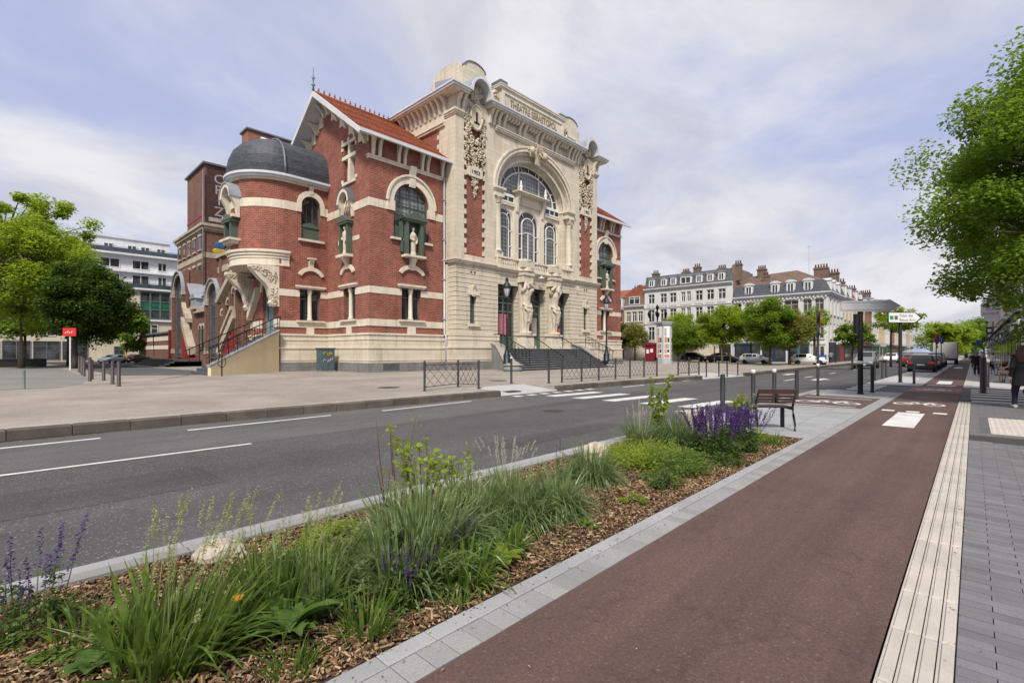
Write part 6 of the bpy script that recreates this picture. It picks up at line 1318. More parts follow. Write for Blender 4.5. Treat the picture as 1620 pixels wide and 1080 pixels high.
# ------------------------------------------------------------------ trees
leaf_mat('leaf_bright', (.17, .27, .014), (.38, .48, .04), .55, ns=.8)
leaf_mat('leaf_mid', (.10, .19, .014), (.25, .37, .035), .5, ns=.8)
leaf_mat('leaf_dark', (.035, .075, .008), (.10, .17, .02), .34, ns=.8)
leaf_mat('leaf_olive', (.12, .14, .02), (.34, .33, .08), .38, ns=1.2)
leaf_mat('leaf_plane', (.085, .165, .012), (.23, .345, .034), .52, ns=.7)
mat('bark', (.085, .065, .05), .9, .3, 3, .35, 25, bump=.5, bs=20); mat('bark_pale', (.20, .165, .12), .9, .3, 3, .3, 12, bump=.4, bs=12)
def leaf_cloud(cen, size, r, flat=.55, nar=1.):
    """one bent six-cornered leaf polygon per centre"""
    n = len(cen); az = r.uniform(0, 6.283, n); t = np.column_stack([np.cos(az), np.sin(az), r.normal(-.15, .4, n)]); t /= np.linalg.norm(t, axis=1)[:, None]
    up = np.column_stack([r.normal(0, flat, n), r.normal(0, flat, n), np.ones(n)]); u = np.cross(t, up); u /= np.linalg.norm(u, axis=1)[:, None]
    w = np.cross(u, t)
    s = (size*r.uniform(.6, 1.3, n))[:, None]; k = nar*r.uniform(.26, .4, n)[:, None]
    p = [cen, cen+t*s*.3+u*s*k+w*s*.05, cen+t*s*.72+u*s*k*.75, cen+t*s-w*s*.12, cen+t*s*.72-u*s*k*.75, cen+t*s*.3-u*s*k+w*s*.05]
    return np.stack(p, 1)
def tree(name, label, base, trunk_h, cc, cr, leaves, lsize, lm, trunk_r=.16, bark='bark', clumps=90, seed=1, group=None, cl=.34, hang=0., lean=(0, 0), shell=.45, keep=None, flat=.5):
    r = np.random.default_rng(seed); rd = random.Random(seed)
    o = thing(name, label, 'tree', base, 0, group); c = Vector(cc); bx, by, bz = base
    pts = []
    while len(pts) < clumps:
        d = r.normal(0, 1, 3); d /= np.linalg.norm(d); q = d*(shell+(1-shell)*r.random()**.6)
        if q[2] < -.6 and r.random() < .4: continue
        lob = 1+.18*math.sin(3*math.atan2(d[1], d[0])+seed)+.12*math.sin(5*d[2]*3+seed*2)
        p = np.array([c.x+q[0]*cr[0]*lob, c.y+q[1]*cr[1]*lob, c.z+q[2]*cr[2]*(.9+.2*lob-.1)])
        if keep and not keep(p): continue
        pts.append(p)
    pts = np.array(pts); m = leaves//clumps; C = []
    for p in pts:
        k = cl*min(cr)*r.uniform(.6, 1.35); g = r.normal(0, 1, (m, 3)); g /= np.linalg.norm(g, axis=1)[:, None]; g *= (r.random((m, 1))**.45)
        g[:, 2] *= .8; q = p+g*k; q[:, 2] -= hang*(g[:, 0]**2+g[:, 1]**2)*k; C.append(q)
    cen = np.concatenate(C)
    cr_ = link('crown', np_mesh('crown', leaf_cloud(cen, lsize, r, flat), 6, lm), o)
    f = MB(); top = Vector((bx+lean[0], by+lean[1], bz+trunk_h)); ctop = Vector((c.x, c.y, c.z+cr[2]*.5))
    f.tube([(bx, by, bz-.05), (bx+lean[0]*.2, by+lean[1]*.2, bz+trunk_h*.35), tuple(top), tuple((top+ctop)/2+Vector((rd.uniform(-.3, .3), rd.uniform(-.3, .3), 0))), tuple(ctop)], [trunk_r*1.25, trunk_r, trunk_r*.85, trunk_r*.5, trunk_r*.15], 9)
    for p in pts[::max(1, len(pts)//34)]:
        p = Vector(p); s = top+(ctop-top)*max(0, min(.9, (p.z-top.z)/(max(.5, ctop.z-top.z))*.6+rd.uniform(-.15, .1))); mid = (s+p)/2+Vector((0, 0, rd.uniform(.0, .12)*cr[2]))
        f.tube([tuple(s), tuple(mid), tuple(p)], [trunk_r*.42, trunk_r*.25, trunk_r*.06], 5)
    f.build('trunk', bark, o, True); return o
# left group
tree('plane_tree', 'large bright green tree with pale forked trunk at the left edge', (-58.9, .9, ZP), 4.6, (-58.2, 1.3, 8.0), (5.2, 5.4, 4.5), 52000, .21, 'leaf_bright', .2, 'bark_pale', 120, 3, 'trees left of the theatre', flat=.45, cl=.26)
tree('plane_tree', 'tall loose tree whose upper branches rise above the left tree row', (-66, -2, ZP), 6, (-64, .8, 12.2), (5.4, 5.0, 4.4), 16000, .25, 'leaf_bright', .3, 'bark', 60, 11, 'trees left of the theatre', cl=.2)
tree('hornbeam_tree', 'dense dark green rounded tree behind the red sign', (-53.3, 3.9, ZP), 2.4, (-53.6, 4.7, 5.7), (2.7, 2.5, 3.2), 60000, .19, 'leaf_dark', .2, 'bark', 150, 5, 'trees left of the theatre', cl=.36, shell=.55)
tree('plane_tree', 'half hidden green tree between the apartment block and the dark tree', (-66, 4.4, ZP), 3, (-66, 3.6, 5.6), (3.4, 2.8, 2.8), 12000, .3, 'leaf_mid', .2, 'bark', 70, 8, 'trees left of the theatre')
tree('small_tree', 'bushy green tree behind the low brick annex wall', (-90, 12.2, ZP), 1.5, (-88.5, 12.6, 4.6), (4.2, 2.4, 3.0), 9000, .4, 'leaf_mid', .15, 'bark', 50, 9)
for k, (x, y) in enumerate(((-72, -3.5), (-78, 1.5))):
    tree('street_tree', f'slim {"left" if k == 0 else "right"} tree in front of the glazed ground floor behind the left trees', (x, y, ZP), 3.2, (x, y, 5.4), (2.6, 2.8, 2.4), 7000, .34, 'leaf_mid', .13, 'bark', 40, 20+k, 'trees left of the theatre')
# trees of the square
sq = [('small round olive-yellow tree nearest the theatre corner', (-38.7, 68.6), 1.7, (3.9, 1.9, 1.9, 1.8), 'leaf_olive', 9000, 31),
      ('dark round shrub-like tree right of the poster column', (-28.9, 64.8), 1.2, (3.5, 2.2, 2.2, 2.0), 'leaf_mid', 12000, 32),
      ('bright tree behind the dark round tree at the white house', (-31.5, 68.5), 3.0, (5.2, 2.4, 2.4, 1.9), 'leaf_bright', 9000, 33),
      ('broad bright green tree in a timber guard in front of the white house', (-22.4, 60.9), 2.4, (4.7, 2.9, 2.7, 2.0), 'leaf_bright', 16000, 34),
      ('bright tree between the white house and the corner house', (-19.3, 61.5), 2.4, (4.6, 2.0, 2.0, 1.9), 'leaf_bright', 10000, 35),
      ('tall green pyramidal tree in front of the blue shopfronts', (-15.2, 54.4), 1.7, (4.4, 2.0, 2.0, 2.4), 'leaf_mid', 15000, 36),
      ('round olive-yellow tree right of the tall pyramidal tree', (-14.1, 57.2), 1.7, (3.9, 1.9, 1.9, 1.9), 'leaf_olive', 11000, 37),
      ('thin light green tree at the corner house end of the square', (-12.4, 60.0), 3.0, (4.5, 1.3, 1.4, 1.6), 'leaf_bright', 2600, 38),
      ('dark green tree left behind the olive-yellow tree', (-41.5, 69.5), 1.8, (4.2, 1.9, 1.9, 1.8), 'leaf_dark', 7000, 39)]
for lb, (x, y), th_, (cz, rx, ry, rz_), lm, n, sd in sq: tree('square_tree', lb, (x, y, ZP), th_, (x, y, cz), (rx*1.02, ry*1.02, rz_*1.12), int(n*1.6), .19, lm, .13, 'bark', 70, sd, 'trees on the square', cl=.36)
# street trees further off
tree('street_tree', 'light airy tree behind the arts museum direction sign', (-6.3, 64, 0), 3.4, (-5.8, 64, 5.0), (2.3, 2.2, 1.5), 5200, .2, 'leaf_bright', .1, 'bark', 60, 51, 'trees down the street', cl=.3)
tree('street_tree', 'small dark tree with reddish blossom beside the grey car', (-7.6, 50.5, 0), 1.6, (-7.6, 50.5, 3.0), (1.5, 1.5, 1.1), 5000, .17, 'leaf_mid', .09, 'bark', 40, 52, 'trees down the street')
for k, (x, y, rr, zz) in enumerate(((-3.5, 150, 4, 4.5), (-1.5, 175, 5, 5.2), (2, 190, 5, 6), (5, 165, 5, 7.5), (-7, 200, 7, 5.5), (.5, 240, 9, 7), (-4, 120, 2.0, 5.2))):
    tree('distant_tree', f'distant green tree where the street ends, {["first", "second", "third", "fourth", "fifth", "sixth", "seventh"][k]} counted from the nearest house side', (x, y, 0), 3, (x, y, zz), (rr, rr, rr*.75), 6000, .5, 'leaf_mid' if k % 2 else 'leaf_bright', .3, 'bark', 50, 60+k, 'trees at the end of the street')
# big tree overhanging from the right
def crown_keep(p): return p[2] > 4.0-.12*(p[0])
tree('plane_tree', 'big leafy plane tree reaching into the picture from the right edge', (4.0, 20.9, .03), 3.4, (2.8, 21.4, 6.2), (4.0, 3.9, 4.7), 230000, .105, 'leaf_plane', .26, 'bark_pale', 430, 71, cl=.18, hang=.3, shell=.3, flat=.6)
# ------------------------------------------------------------------ planting along the cycle path
leaf_mat('grass_green', (.05, .11, .014), (.20, .285, .055), .36, .34, ns=9); leaf_mat('grass_blue', (.06, .115, .032), (.27, .345, .135), .3, .34, ns=9); leaf_mat('grass_dry', (.26, .31, .09), (.44, .47, .20), .4, ns=5)
leaf_mat('leaf_lime', (.16, .25, .018), (.36, .45, .05), .5, ns=4); leaf_mat('leaf_broad', (.07, .15, .025), (.17, .28, .06), .4, ns=5); leaf_mat('leaf_herb', (.045, .09, .016), (.12, .19, .035), .35, ns=4)
leaf_mat('petal_purple', (.04, .012, .10), (.11, .034, .23), .2, ns=9); mat('stem_red', (.13, .045, .03), .7, .3, 9, .1, 40); mat('stem_green', (.06, .10, .03), .7, .3, 9, .1, 40); leaf_mat('petal_orange', (.6, .22, .01), (.75, .33, .02), .4, ns=20); leaf_mat('petal_white', (.5, .5, .38), (.6, .6, .45), .3, ns=20)
mat('boulder_pale', (.50, .43, .35), .9, .22, 5, .3, 40, bump=.6, bs=12)
def strips(base, dirs, length, width, droop, r, seg=5, twist=.3):
    """tapering curved blades: base (n,3), start direction (n,3)"""
    n = len(base); P_ = [base]; d = dirs/np.linalg.norm(dirs, axis=1)[:, None]; q = base; st = (length/seg)[:, None]
    for k in range(seg):
        d = d+np.column_stack([np.zeros(n), np.zeros(n), -droop*(k+1)/seg]); d /= np.linalg.norm(d, axis=1)[:, None]; q = q+d*st; P_.append(q)
    az = np.arctan2(dirs[:, 1], dirs[:, 0])+np.pi/2+r.normal(0, twist, n); s = np.column_stack([np.cos(az), np.sin(az), np.zeros(n)])
    wk = [.7, 1, .95, .8, .5, .04]; out = []
    for k in range(seg): out.append(np.stack([P_[k]-s*(width*wk[k])[:, None], P_[k+1]-s*(width*wk[k+1])[:, None], P_[k+1]+s*(width*wk[k+1])[:, None], P_[k]+s*(width*wk[k])[:, None]], 1))
    return np.concatenate(out), P_
def clump_dirs(n, spread, r, rad):
    az = r.uniform(0, 6.283, n); t = np.abs(r.normal(0, spread, n)); rr = rad*np.sqrt(r.random(n))
    return np.column_stack([rr*np.cos(az), rr*np.sin(az), np.zeros(n)]), np.column_stack([np.sin(t)*np.cos(az), np.sin(t)*np.sin(az), np.cos(t)])
def grass(label, x, y, n, h, spread, rad, width, droop, m, seed, name='grass_clump', heads=0, hh=.5, group='grass clumps in the planting bed', head_m='grass_dry', lean=(0, 0)):
    r = np.random.default_rng(seed); b, d = clump_dirs(n, spread, r, rad); b += [x, y, 0]; d[:, 0] += lean[0]; d[:, 1] += lean[1]
    V, _ = strips(b, d, h*r.uniform(.35, 1.12, n), width*r.uniform(.45, 1.35, n), droop*r.uniform(.2, 2.6, n), r, twist=.9)
    o = thing(name, label, 'plant' if name != 'grass_clump' else 'grass', (x, y, 0), 0, group); link('blades', np_mesh('blades', V, 4, m), o)
    if heads:
        b, d = clump_dirs(heads, spread*.45, r, rad*.8); b += [x, y, 0]; d[:, 0] += lean[0]*.8; d[:, 1] += lean[1]*.8
        L_ = hh*r.uniform(.75, 1.1, heads); V, P_ = strips(b, d, L_, np.full(heads, .0022), np.full(heads, .08), r); link('stalk_sprays', np_mesh('stalk_sprays', V, 4, head_m), o)
        tip = P_[-1]; dr = P_[-1]-P_[-2]; dr /= np.linalg.norm(dr, axis=1)[:, None]; E_ = []
        for k in range(60):
            c = tip-dr*(.0022*k)
            E_.append(leaf_cloud(c+r.normal(0, .0022, c.shape), .013, r, .5, .7))
        link('seed_sprays', np_mesh('seed_sprays', np.concatenate(E_), 6, head_m), o)
    return o
def leafy(name, label, x, y, h, rad, n, ls, m, seed, group=None, stems=0, sm='stem_green', z0=.02, dome=True):
    r = np.random.default_rng(seed); o = thing(name, label, 'plant', (x, y, 0), 0, group)
    mc = max(4, n//45); a0 = r.uniform(0, 6.283, mc); r0 = rad*.92*np.sqrt(r.random(mc)); hc = h*r.uniform(.35, 1.15, mc)*(1-(r0/rad)**2*.55); pick = r.integers(0, mc, n); q = r.normal(0, 1, (n, 2))*rad*.11
    px_ = r0[pick]*np.cos(a0[pick])+q[:, 0]; py_ = r0[pick]*np.sin(a0[pick])+q[:, 1]; rr = np.hypot(px_, py_); az = np.arctan2(py_, px_); zz = z0+np.maximum(.01, hc[pick]-z0)*r.random(n)**.6
    link('leaves', np_mesh('leaves', leaf_cloud(np.column_stack([x+rr*np.cos(az), y+rr*np.sin(az), zz]), ls, r, .8, .62), 6, m), o)
    if stems:
        f = MB(); rd = random.Random(seed)
        for k in range(stems): a = rd.uniform(0, 6.28); q = rd.uniform(.3, .9)*rad; MB().tube([(x+.2*q*math.cos(a), y+.2*q*math.sin(a), 0), (x+.6*q*math.cos(a), y+.6*q*math.sin(a), h*.5), (x+q*math.cos(a), y+q*math.sin(a), h*rd.uniform(.8, 1))], [.006, .005, .003], 4).build('stem', sm, o, True)
    return o
def salvia(label, x, y, h, rad, spikes, seed, leaves=900, ls=.05, fl=.16):
    r = np.random.default_rng(seed); o = leafy('salvia_plant', label, x, y, h*.68, rad, leaves, ls, 'leaf_herb', seed, 'purple salvias in the planting bed')
    b, d = clump_dirs(spikes, .22, r, rad*.8); b += [x, y, 0]; V, P_ = strips(b, d, h*r.uniform(.75, 1.08, spikes), np.full(spikes, .003), np.full(spikes, .03), r); link('stem_sprays', np_mesh('stem_sprays', V, 4, 'stem_green'), o)
    tip = P_[-1]; dr = P_[-1]-P_[-2]; dr /= np.linalg.norm(dr, axis=1)[:, None]; E_ = []
    for k in range(56):
        c = tip-dr*(fl*k/56); E_.append(leaf_cloud(c+r.normal(0, (.0035 if h < .55 else .0055)*(.25+k/56), c.shape), .011 if h < .55 else (.015 if h < .7 else .021), r, 1.5, .8))
    link('blossoms', np_mesh('blossoms', np.concatenate(E_), 6, 'petal_purple'), o); return o
def shrub(label, x, y, h, br, seed, ls=.045, m='leaf_lime', spread=.16, name='young_shrub', sm='stem_red', per=34, lo=.35):
    r = np.random.default_rng(seed); rd = random.Random(seed); o = thing(name, label, 'shrub', (x, y, 0), 0, 'young shrubs in the planting bed'); f = MB(); C = []
    for k in range(br):
        a = rd.uniform(0, 6.28); q = rd.uniform(.2, 1)*spread; hh = h*rd.uniform(.7, 1.05)
        p = [(x+q*t*math.cos(a+.4*t), y+q*t*math.sin(a+.4*t), hh*t) for t in (0, .35, .7, 1)]; MB().tube(p, [.007, .006, .004, .002], 5).build('stem', sm, o, True)
        for j in range(per):
            t = lo+(1-lo)*rd.random()**.8; i = min(2, int(t*3)); u = t*3-i; c = np.array(p[i])*(1-u)+np.array(p[i+1])*u; C.append(c+r.normal(0, .03, 3))
    link('leaves', np_mesh('leaves', leaf_cloud(np.array(C), ls, r, .8), 6, m), o); return o
def boulder(label, x, y, sx_, sy, sz, seed, rz=0):
    bm = bmesh.new(); bmesh.ops.create_icosphere(bm, subdivisions=5, radius=1); rd = random.Random(seed)
    from mathutils import noise
    off = Vector((seed*3.1, seed*1.7, 0)); pl = [Vector((rd.uniform(-1, 1), rd.uniform(-1, 1), rd.uniform(-.2, 1))).normalized() for _ in range(14)]; hh = [rd.uniform(.5, .85) for _ in pl]
    for v in bm.verts:
        c = v.co.copy()
        for n_, h_ in zip(pl, hh):
            e = c.dot(n_)-h_
            if e > 0: c -= n_*e*.98
        c += c*(.10*noise.noise(c*1.6+off)+.09*noise.noise(c*4+off)+.05*noise.noise(c*11+off)); v.co = Vector((c.x*sx_, c.y*sy, c.z*sz))
    me = bpy.data.meshes.new('boulder'); bm.to_mesh(me); bm.free(); me.materials.append(MATS['boulder_pale']); me.polygons.foreach_set('use_smooth', [True]*len(me.polygons))
    o = link('boulder', me); o.location = (x, y, sz*.45); o.rotation_euler = (0, 0, rz); return tag(o, label, 'boulder', 'pale boulders in the planting bed')
def bigleaf(label, x, y, n, ln, wd, seed, m='leaf_broad', name='broadleaf_plant', up=.9, lob=False):
    """rosette of large single leaves, each its own part"""
    r = random.Random(seed); o = thing(name, label, 'plant', (x, y, 0), 0)
    for k in range(n):
        a = k*2.4+r.uniform(-.3, .3); l = ln*r.uniform(.6, 1.1); w = wd*r.uniform(.7, 1.1); e = up*r.uniform(.6, 1.2); f = MB(); pr = []
        for j in range(9):
            t = j/8; rr = l*t*math.cos(e*(1-.75*t)); z = l*t*math.sin(e*(1-.55*t))*1.0+.02; ww = w*math.sin(math.pi*min(1, .12+t*.86))**.8*(1-.35*(j % 2) if lob and 0 < j < 8 else 1)
            cx_, cy = x+rr*math.cos(a), y+rr*math.sin(a); nx, ny = -math.sin(a), math.cos(a)
            pr.append([(cx_-nx*ww, cy-ny*ww, z+ww*.35), (cx_, cy, z), (cx_+nx*ww, cy+ny*ww, z+ww*.35)])
        f.loft(pr, False, False, True); f.build('leaf', m, o, False)
    return o
salvia('purple salvia spikes at the left edge of the bed', -3.84, .1, .58, .2, 18, 101, 900, .034, .22)
salvia('small purple salvia spike lying in the mulch near the left grass', -3.2, .42, .16, .06, 2, 102, 40, .025, .1)
grass('tall bright wheat-like grass in the left foreground with green seed heads', -3.02, .62, 330, .52, .5, .26, 0.0124, .22, 'grass_green', 103, heads=44, hh=.8, lean=(.12, .18))
grass('second bright grass clump just left of the wheat-like grass', -3.28, .5, 112, .3, .6, .14, 0.0099, .3, 'grass_green', 104)
bigleaf('low rosette of round leaves at the lower left corner', -3.2, .3, 13, .14, .04, 105, 'leaf_broad', 'leafy_plant', .6); leafy('herb_patch', 'small leafy weeds at the lower left corner of the bed', -3.35, .22, .07, .22, 260, .045, 'grass_green', 160)
grass('low grass tuft at the bottom edge of the bed', -2.46, .98, 99, .17, .6, .1, 0.0066, .25, 'grass_green', 121)
grass('dark green upright grass behind the thistle leaves', -3.08, 1.2, 230, .5, .45, .24, 0.0124, .2, 'grass_green', 106, heads=26, hh=.72, lean=(.03, .08))
grass('blue-green grass right of the thistle leaves', -2.95, 1.34, 198, .4, .5, .18, 0.0107, .26, 'grass_blue', 107, heads=8, hh=.55)
bigleaf('thistle-like plant with large lobed grey-green leaves in the left grass', -2.76, 1.1, 22, .3, .06, 108, 'leaf_broad', 'thistle_plant', 1.25, True)
leafy('herb_patch', 'low green herb patch beside the left boulder', -3.55, 1.35, .16, .34, 1300, .04, 'grass_green', 109)
leafy('herb_patch', 'low leafy patch between the left grasses and the kerb', -3.85, 1.95, .16, .34, 1300, .04, 'leaf_lime', 110)
leafy('herb_patch', 'trailing green patch in front of the red twig', -3.5, 1.75, .13, .3, 900, .036, 'grass_green', 111)
boulder('pale boulder half hidden by grass on the left near the kerb', -4.22, 1.15, .2, .14, .12, 3, .9)
o = thing('orange_flower', 'single orange poppy flower in the left grass', 'flower', (-2.86, .86, 0)); MB().tube([(-2.86, .86, 0), (-2.87, .88, .16), (-2.86, .86, .26)], .003, 4).build('stem', 'stem_green', o, True)
for k in range(4): a = k*1.57; c = Vector((-2.86, .86, .26)); f = MB(); f.loft([[tuple(c+Vector((math.cos(a+s)*t*.035, math.sin(a+s)*t*.035, t*.022))) for s in (-.6, 0, .6)] for t in (.1, .6, 1)], False, False, True); f.build('petal', 'petal_orange', o, False)
o = thing('red_twig', 'bare red twig with few leaves standing behind the left grasses', 'shrub', (-4.3, 2.65, 0))
for dx, dy, h in ((-.10, -.05, .95), (.05, .02, .42), (-.03, -.1, .55)): MB().tube([(-4.3, 2.65, 0), (-4.3+dx*.3, 2.65+dy*.3, h*.3), (-4.3+dx*.7, 2.65+dy*.6, h*.6), (-4.3+dx, 2.65+dy, h)], [.007, .006, .005, .002], 5).build('stem', 'stem_red', o, True); r_ = np.random.default_rng(5); link('leaves', np_mesh('leaves', leaf_cloud(np.array([-.25, -.4, 0])+np.array([[-4.07, 3.04, .22], [-4.06, 3.05, .2], [-4.03, 3.06, .24], [-4.05, 3.05, .12], [-4.08, 3.03, .4], [-4.04, 3.08, .18], [-4.0, 3.1, .1], [-4.02, 3.12, .09]]), .05, r_, .6), 6, 'leaf_lime'), o)
shrub('lime green shrub rising from the big grass clump in the middle', -3.62, 2.62, .82, 10, 112, .055, per=30, spread=.28, lo=.55)
shrub('thin tall twig with one leaf tuft left of the lime shrub', -3.85, 2.5, 1.05, 3, 113, .045, per=7, spread=.2, lo=.92, name='tall_twig')
grass('large grey-green grass clump in the middle of the bed', -3.1, 2.25, 990, .62, .6, .3, 0.0115, .34, 'grass_blue', 114, heads=14, hh=.66)
grass('left front part of grey-green grass beside the purple spikes', -2.8, 1.86, 594, .5, .5, .22, 0.0107, .28, 'grass_blue', 115)
salvia('purple salvia in front of the big grey-green clump', -2.62, 1.72, .4, .15, 16, 116, 900, .032, .12); salvia('purple salvia at the foot of the middle grasses towards the path', -2.75, 2.3, .36, .14, 12, 117, 700, .03, .12)
grass('fresh green grass in the middle foreground near the path', -2.56, 2.2, 316, .34, .7, .18, 0.0107, .36, 'grass_green', 118); grass('thin green grass in the mulch left of the path border', -2.5, 1.42, 125, .28, .5, .12, 0.0074, .22, 'grass_green', 119); grass('small tuft of green grass close to the granite border', -2.36, 1.95, 59, .12, .7, .08, 0.0066, .3, 'grass_green', 120)
bigleaf('plant with two broad pale leaves in front of the middle grasses', -2.52, 2.55, 6, .2, .05, 122, 'leaf_lime', 'broadleaf_plant', 1.1); grass('green grass right of the broad pale leaves', -2.72, 2.75, 158, .26, .65, .16, 0.0091, .35, 'grass_green', 162)
shrub('second lime green shrub right behind the big clump', -3.6, 2.95, .66, 7, 123, .05, per=28, spread=.22, lo=.5)
grass('arching blue-green grass tussock right of the middle shrub', -3.3, 2.95, 1500, 0.58, .85, .2, .0065, .6, 'grass_blue', 124, heads=10, hh=.62, head_m='petal_white'); grass('round blue-green tussock, second right of the middle shrub', -3.12, 3.35, 1500, 0.56, .85, .18, .0065, .6, 'grass_blue', 125); grass('round blue-green tussock, third right of the middle shrub', -2.98, 3.75, 1300, 0.52, .85, .17, .0065, .6, 'grass_blue', 126)
grass('blue-green tussock next to the white middle boulder', -3.4, 4.95, 1300, 0.54, .85, .18, .0065, .6, 'grass_blue', 127); grass('low dark tussock beside the kerb behind the middle grasses', -3.9, 4.0, 198, .32, .8, .16, 0.0083, .5, 'grass_blue', 128, heads=26, hh=.6, head_m='petal_white')
salvia('three thin purple spikes between the tussocks', -3.75, 4.75, .5, .1, 3, 129, 160, .03, .16)
leafy('strawberry_plant', 'small strawberry plant alone on the mulch near the path', -2.52, 3.62, .1, .11, 200, .045, 'grass_green', 130); leafy('herb_patch', 'yellow-green low tuft on the mulch before the herb carpet', -2.58, 4.57, .12, .15, 420, .03, 'leaf_lime', 131)
boulder('white angular boulder in the middle of the bed by the kerb', -4.0, 6.0, .36, .24, .2, 7, .9)
leafy('herb_carpet', 'bright green carpet of low herbs behind the white boulder', -3.3, 6.35, .36, .7, 6500, .04, 'leaf_lime', 132); leafy('herb_carpet', 'darker green herb carpet left of the salvia mass', -2.85, 6.2, .34, .46, 3800, .036, 'grass_green', 133); leafy('small_shrub', 'small grey-green shrub on the mulch in front of the herb carpet', -2.6, 5.26, .26, .15, 900, .028, 'leaf_herb', 134, stems=8); leafy('herb_patch', 'green fringe of herbs along the mulch before the carpet', -2.75, 5.55, .14, .3, 1000, .03, 'grass_green', 163)
shrub('slender sapling with lime leaves standing by the kerb', -4.1, 8.1, 1.25, 7, 135, .075, per=60, spread=.3, name='sapling', lo=.12)
grass('large arching tussock right of the sapling', -3.68, 7.95, 1400, 0.66, .85, .24, .0065, .6, 'grass_blue', 136); grass('feathery grass between sapling and pink boulder', -4.2, 7.6, 277, .55, .55, .2, 0.0083, .3, 'grass_blue', 137, heads=24, hh=.72, head_m='petal_white')
salvia('mass of tall purple salvia left of the bench', -2.85, 7.45, .76, .36, 130, 138, 4600, .045, .26); salvia('purple salvia right of the mass against the bench', -2.72, 8.1, .76, .28, 75, 139, 2600, .045, .26)
boulder('pinkish boulder behind the purple salvia', -3.9, 9.0, .42, .34, .5, 11, .2)
shrub('lime shrub growing in front of the bench', -3.0, 9.0, .85, 9, 140, .06, per=40, spread=.26, lo=.35)
leafy('herb_patch', 'low green patch at the bench end of the bed', -2.75, 9.3, .24, .24, 800, .04, 'leaf_lime', 141); grass('bright short tuft at the far end of the bed', -2.48, 9.0, 118, .26, .6, .14, 0.0083, .25, 'grass_green', 142); leafy('herb_patch', 'dark low herbs at the foot of the purple salvia', -2.5, 7.0, .2, .25, 900, .034, 'leaf_herb', 143)
leafy('herb_patch', 'leafy undergrowth below the round tussocks', -3.1, 3.3, .14, .45, 1200, .035, 'leaf_herb', 175)
leafy('nettle_plant', 'dark leafy plant at the foot of the middle grasses near the path', -2.58, 1.76, .26, .2, 900, .04, 'leaf_herb', 180, stems=6); leafy('nettle_plant', 'leafy plant between the purple spikes and the broad pale leaves', -2.62, 2.4, .24, .18, 700, .035, 'leaf_broad', 181, stems=6)
grass('green grass right of the left salvia', -3.6, .3, 118, .22, .6, .14, 0.0083, .3, 'grass_green', 183)
# loose weeds
r_ = np.random.default_rng(77); n_ = 170; bx_ = np.column_stack([r_.uniform(-4.3, -2.35, n_), r_.uniform(0, 9.6, n_), np.zeros(n_)]); bb = np.repeat(bx_, 7, 0); dd = np.column_stack([r_.normal(0, .6, len(bb)), r_.normal(0, .6, len(bb)), np.ones(len(bb))])
V_, _ = strips(bb, dd, r_.uniform(.03, .11, len(bb)), np.full(len(bb), .003), np.full(len(bb), .3), r_); tag(link('weeds', np_mesh('weeds', V_, 4, 'grass_green')), 'tiny scattered grass weeds in the mulch', 'weeds', kind='stuff')
# ------------------------------------------------------------------ street furniture
mat('wood_slat', (.085, .04, .03), .6, .3, 6, .3, 40, rnd=.2); mat('rust_wood', (.22, .15, .09), .8, .3, 6, .2, 30); mat('reflect_white', (.66, .66, .64), .5, .06, 4, .1, 30); mat('bollard_brown', (.05, .035, .035), .5, .3, 3, .15, 20)
mat('cabinet_blue', (.075, .115, .135), .6, .25, 3, .2, 14, streak=.2); mat('kiosk_grey', (.40, .44, .48), .5, .1, 2, .1, 10); mat('kiosk_red', (.2, .012, .025), .5, .2, 2, .1, 10); mat('sign_back', (.52, .53, .55), .5, .1, 2, .08, 12); mat('sign_green', (.03, .30, .13), .5, .05); mat('sign_brown', (.22, .11, .06), .5, .05); mat('sign_blue', (.02, .07, .42), .5, .05); mat('lamp_glass', (.55, .58, .6), .2, .1, 3, .05)
def bollard(x, y, z, h, label, r=.05, m='iron_grey', cap=None, group='bollards', name='bollard'):
    o = thing(name, label, 'bollard', (x, y, z), 0, group); MB().lathe((x, y, z-.01), [(r*1.5, 0), (r*1.5, .02), (r, .035), (r, h-.02), (r*.8, h)], 12).build('post', m, o, True)
    if cap: MB().lathe((x, y, z+h-cap), [(r+.004, 0), (r+.004, cap), (r*.7, cap+.015)], 12).build('reflective_band', 'reflect_white', o, True)
    return o
bollard(-4.68, 12.75, .03, 1.0, 'dark grey bollard behind the pinkish boulder', .062, group='bollards by the bench')
bollard(-4.75, 15.35, .03, 1.02, 'dark bollard with white band left behind the bench', .062, cap=.1, group='bollards by the bench')
bollard(-4.6, 16.9, .03, 1.0, 'dark bollard with plain white cap right behind the bench back', .06, cap=.1, group='bollards by the bench')
bollard(-4.2, 17.9, .03, .98, 'plain dark bollard rising at the right end of the bench back', .058, group='bollards by the bench')
bollard(-2.84, 23.1, .03, 1.06, 'dark bollard just right of the tall black signpost', .06, group='bollards at the side street')
for k, (x, y) in enumerate(((-3.86, 32.3), (-3.9, 35.6), (-3.92, 37.5))): bollard(x, y, .02, 1.05, f'dark bollard on the parking strip edge, {["nearest", "middle", "farthest"][k]} of three', .055, group='bollards at the side street')
bollard(-2.11, 30.5, .02, 1.0, 'dark bollard in front of the black hatchback', .055, group='bollards at the side street')
bollard(.25, 25.9, .02, 1.38, 'thick dark bollard on the right zebra crossing, nearer one', .095, 'bollard_brown', group='thick bollards on the right'); bollard(.4, 29.8, .02, 1.22, 'thick dark bollard with white patch on the right zebra crossing', .09, 'bollard_brown', cap=.12, group='thick bollards on the right')
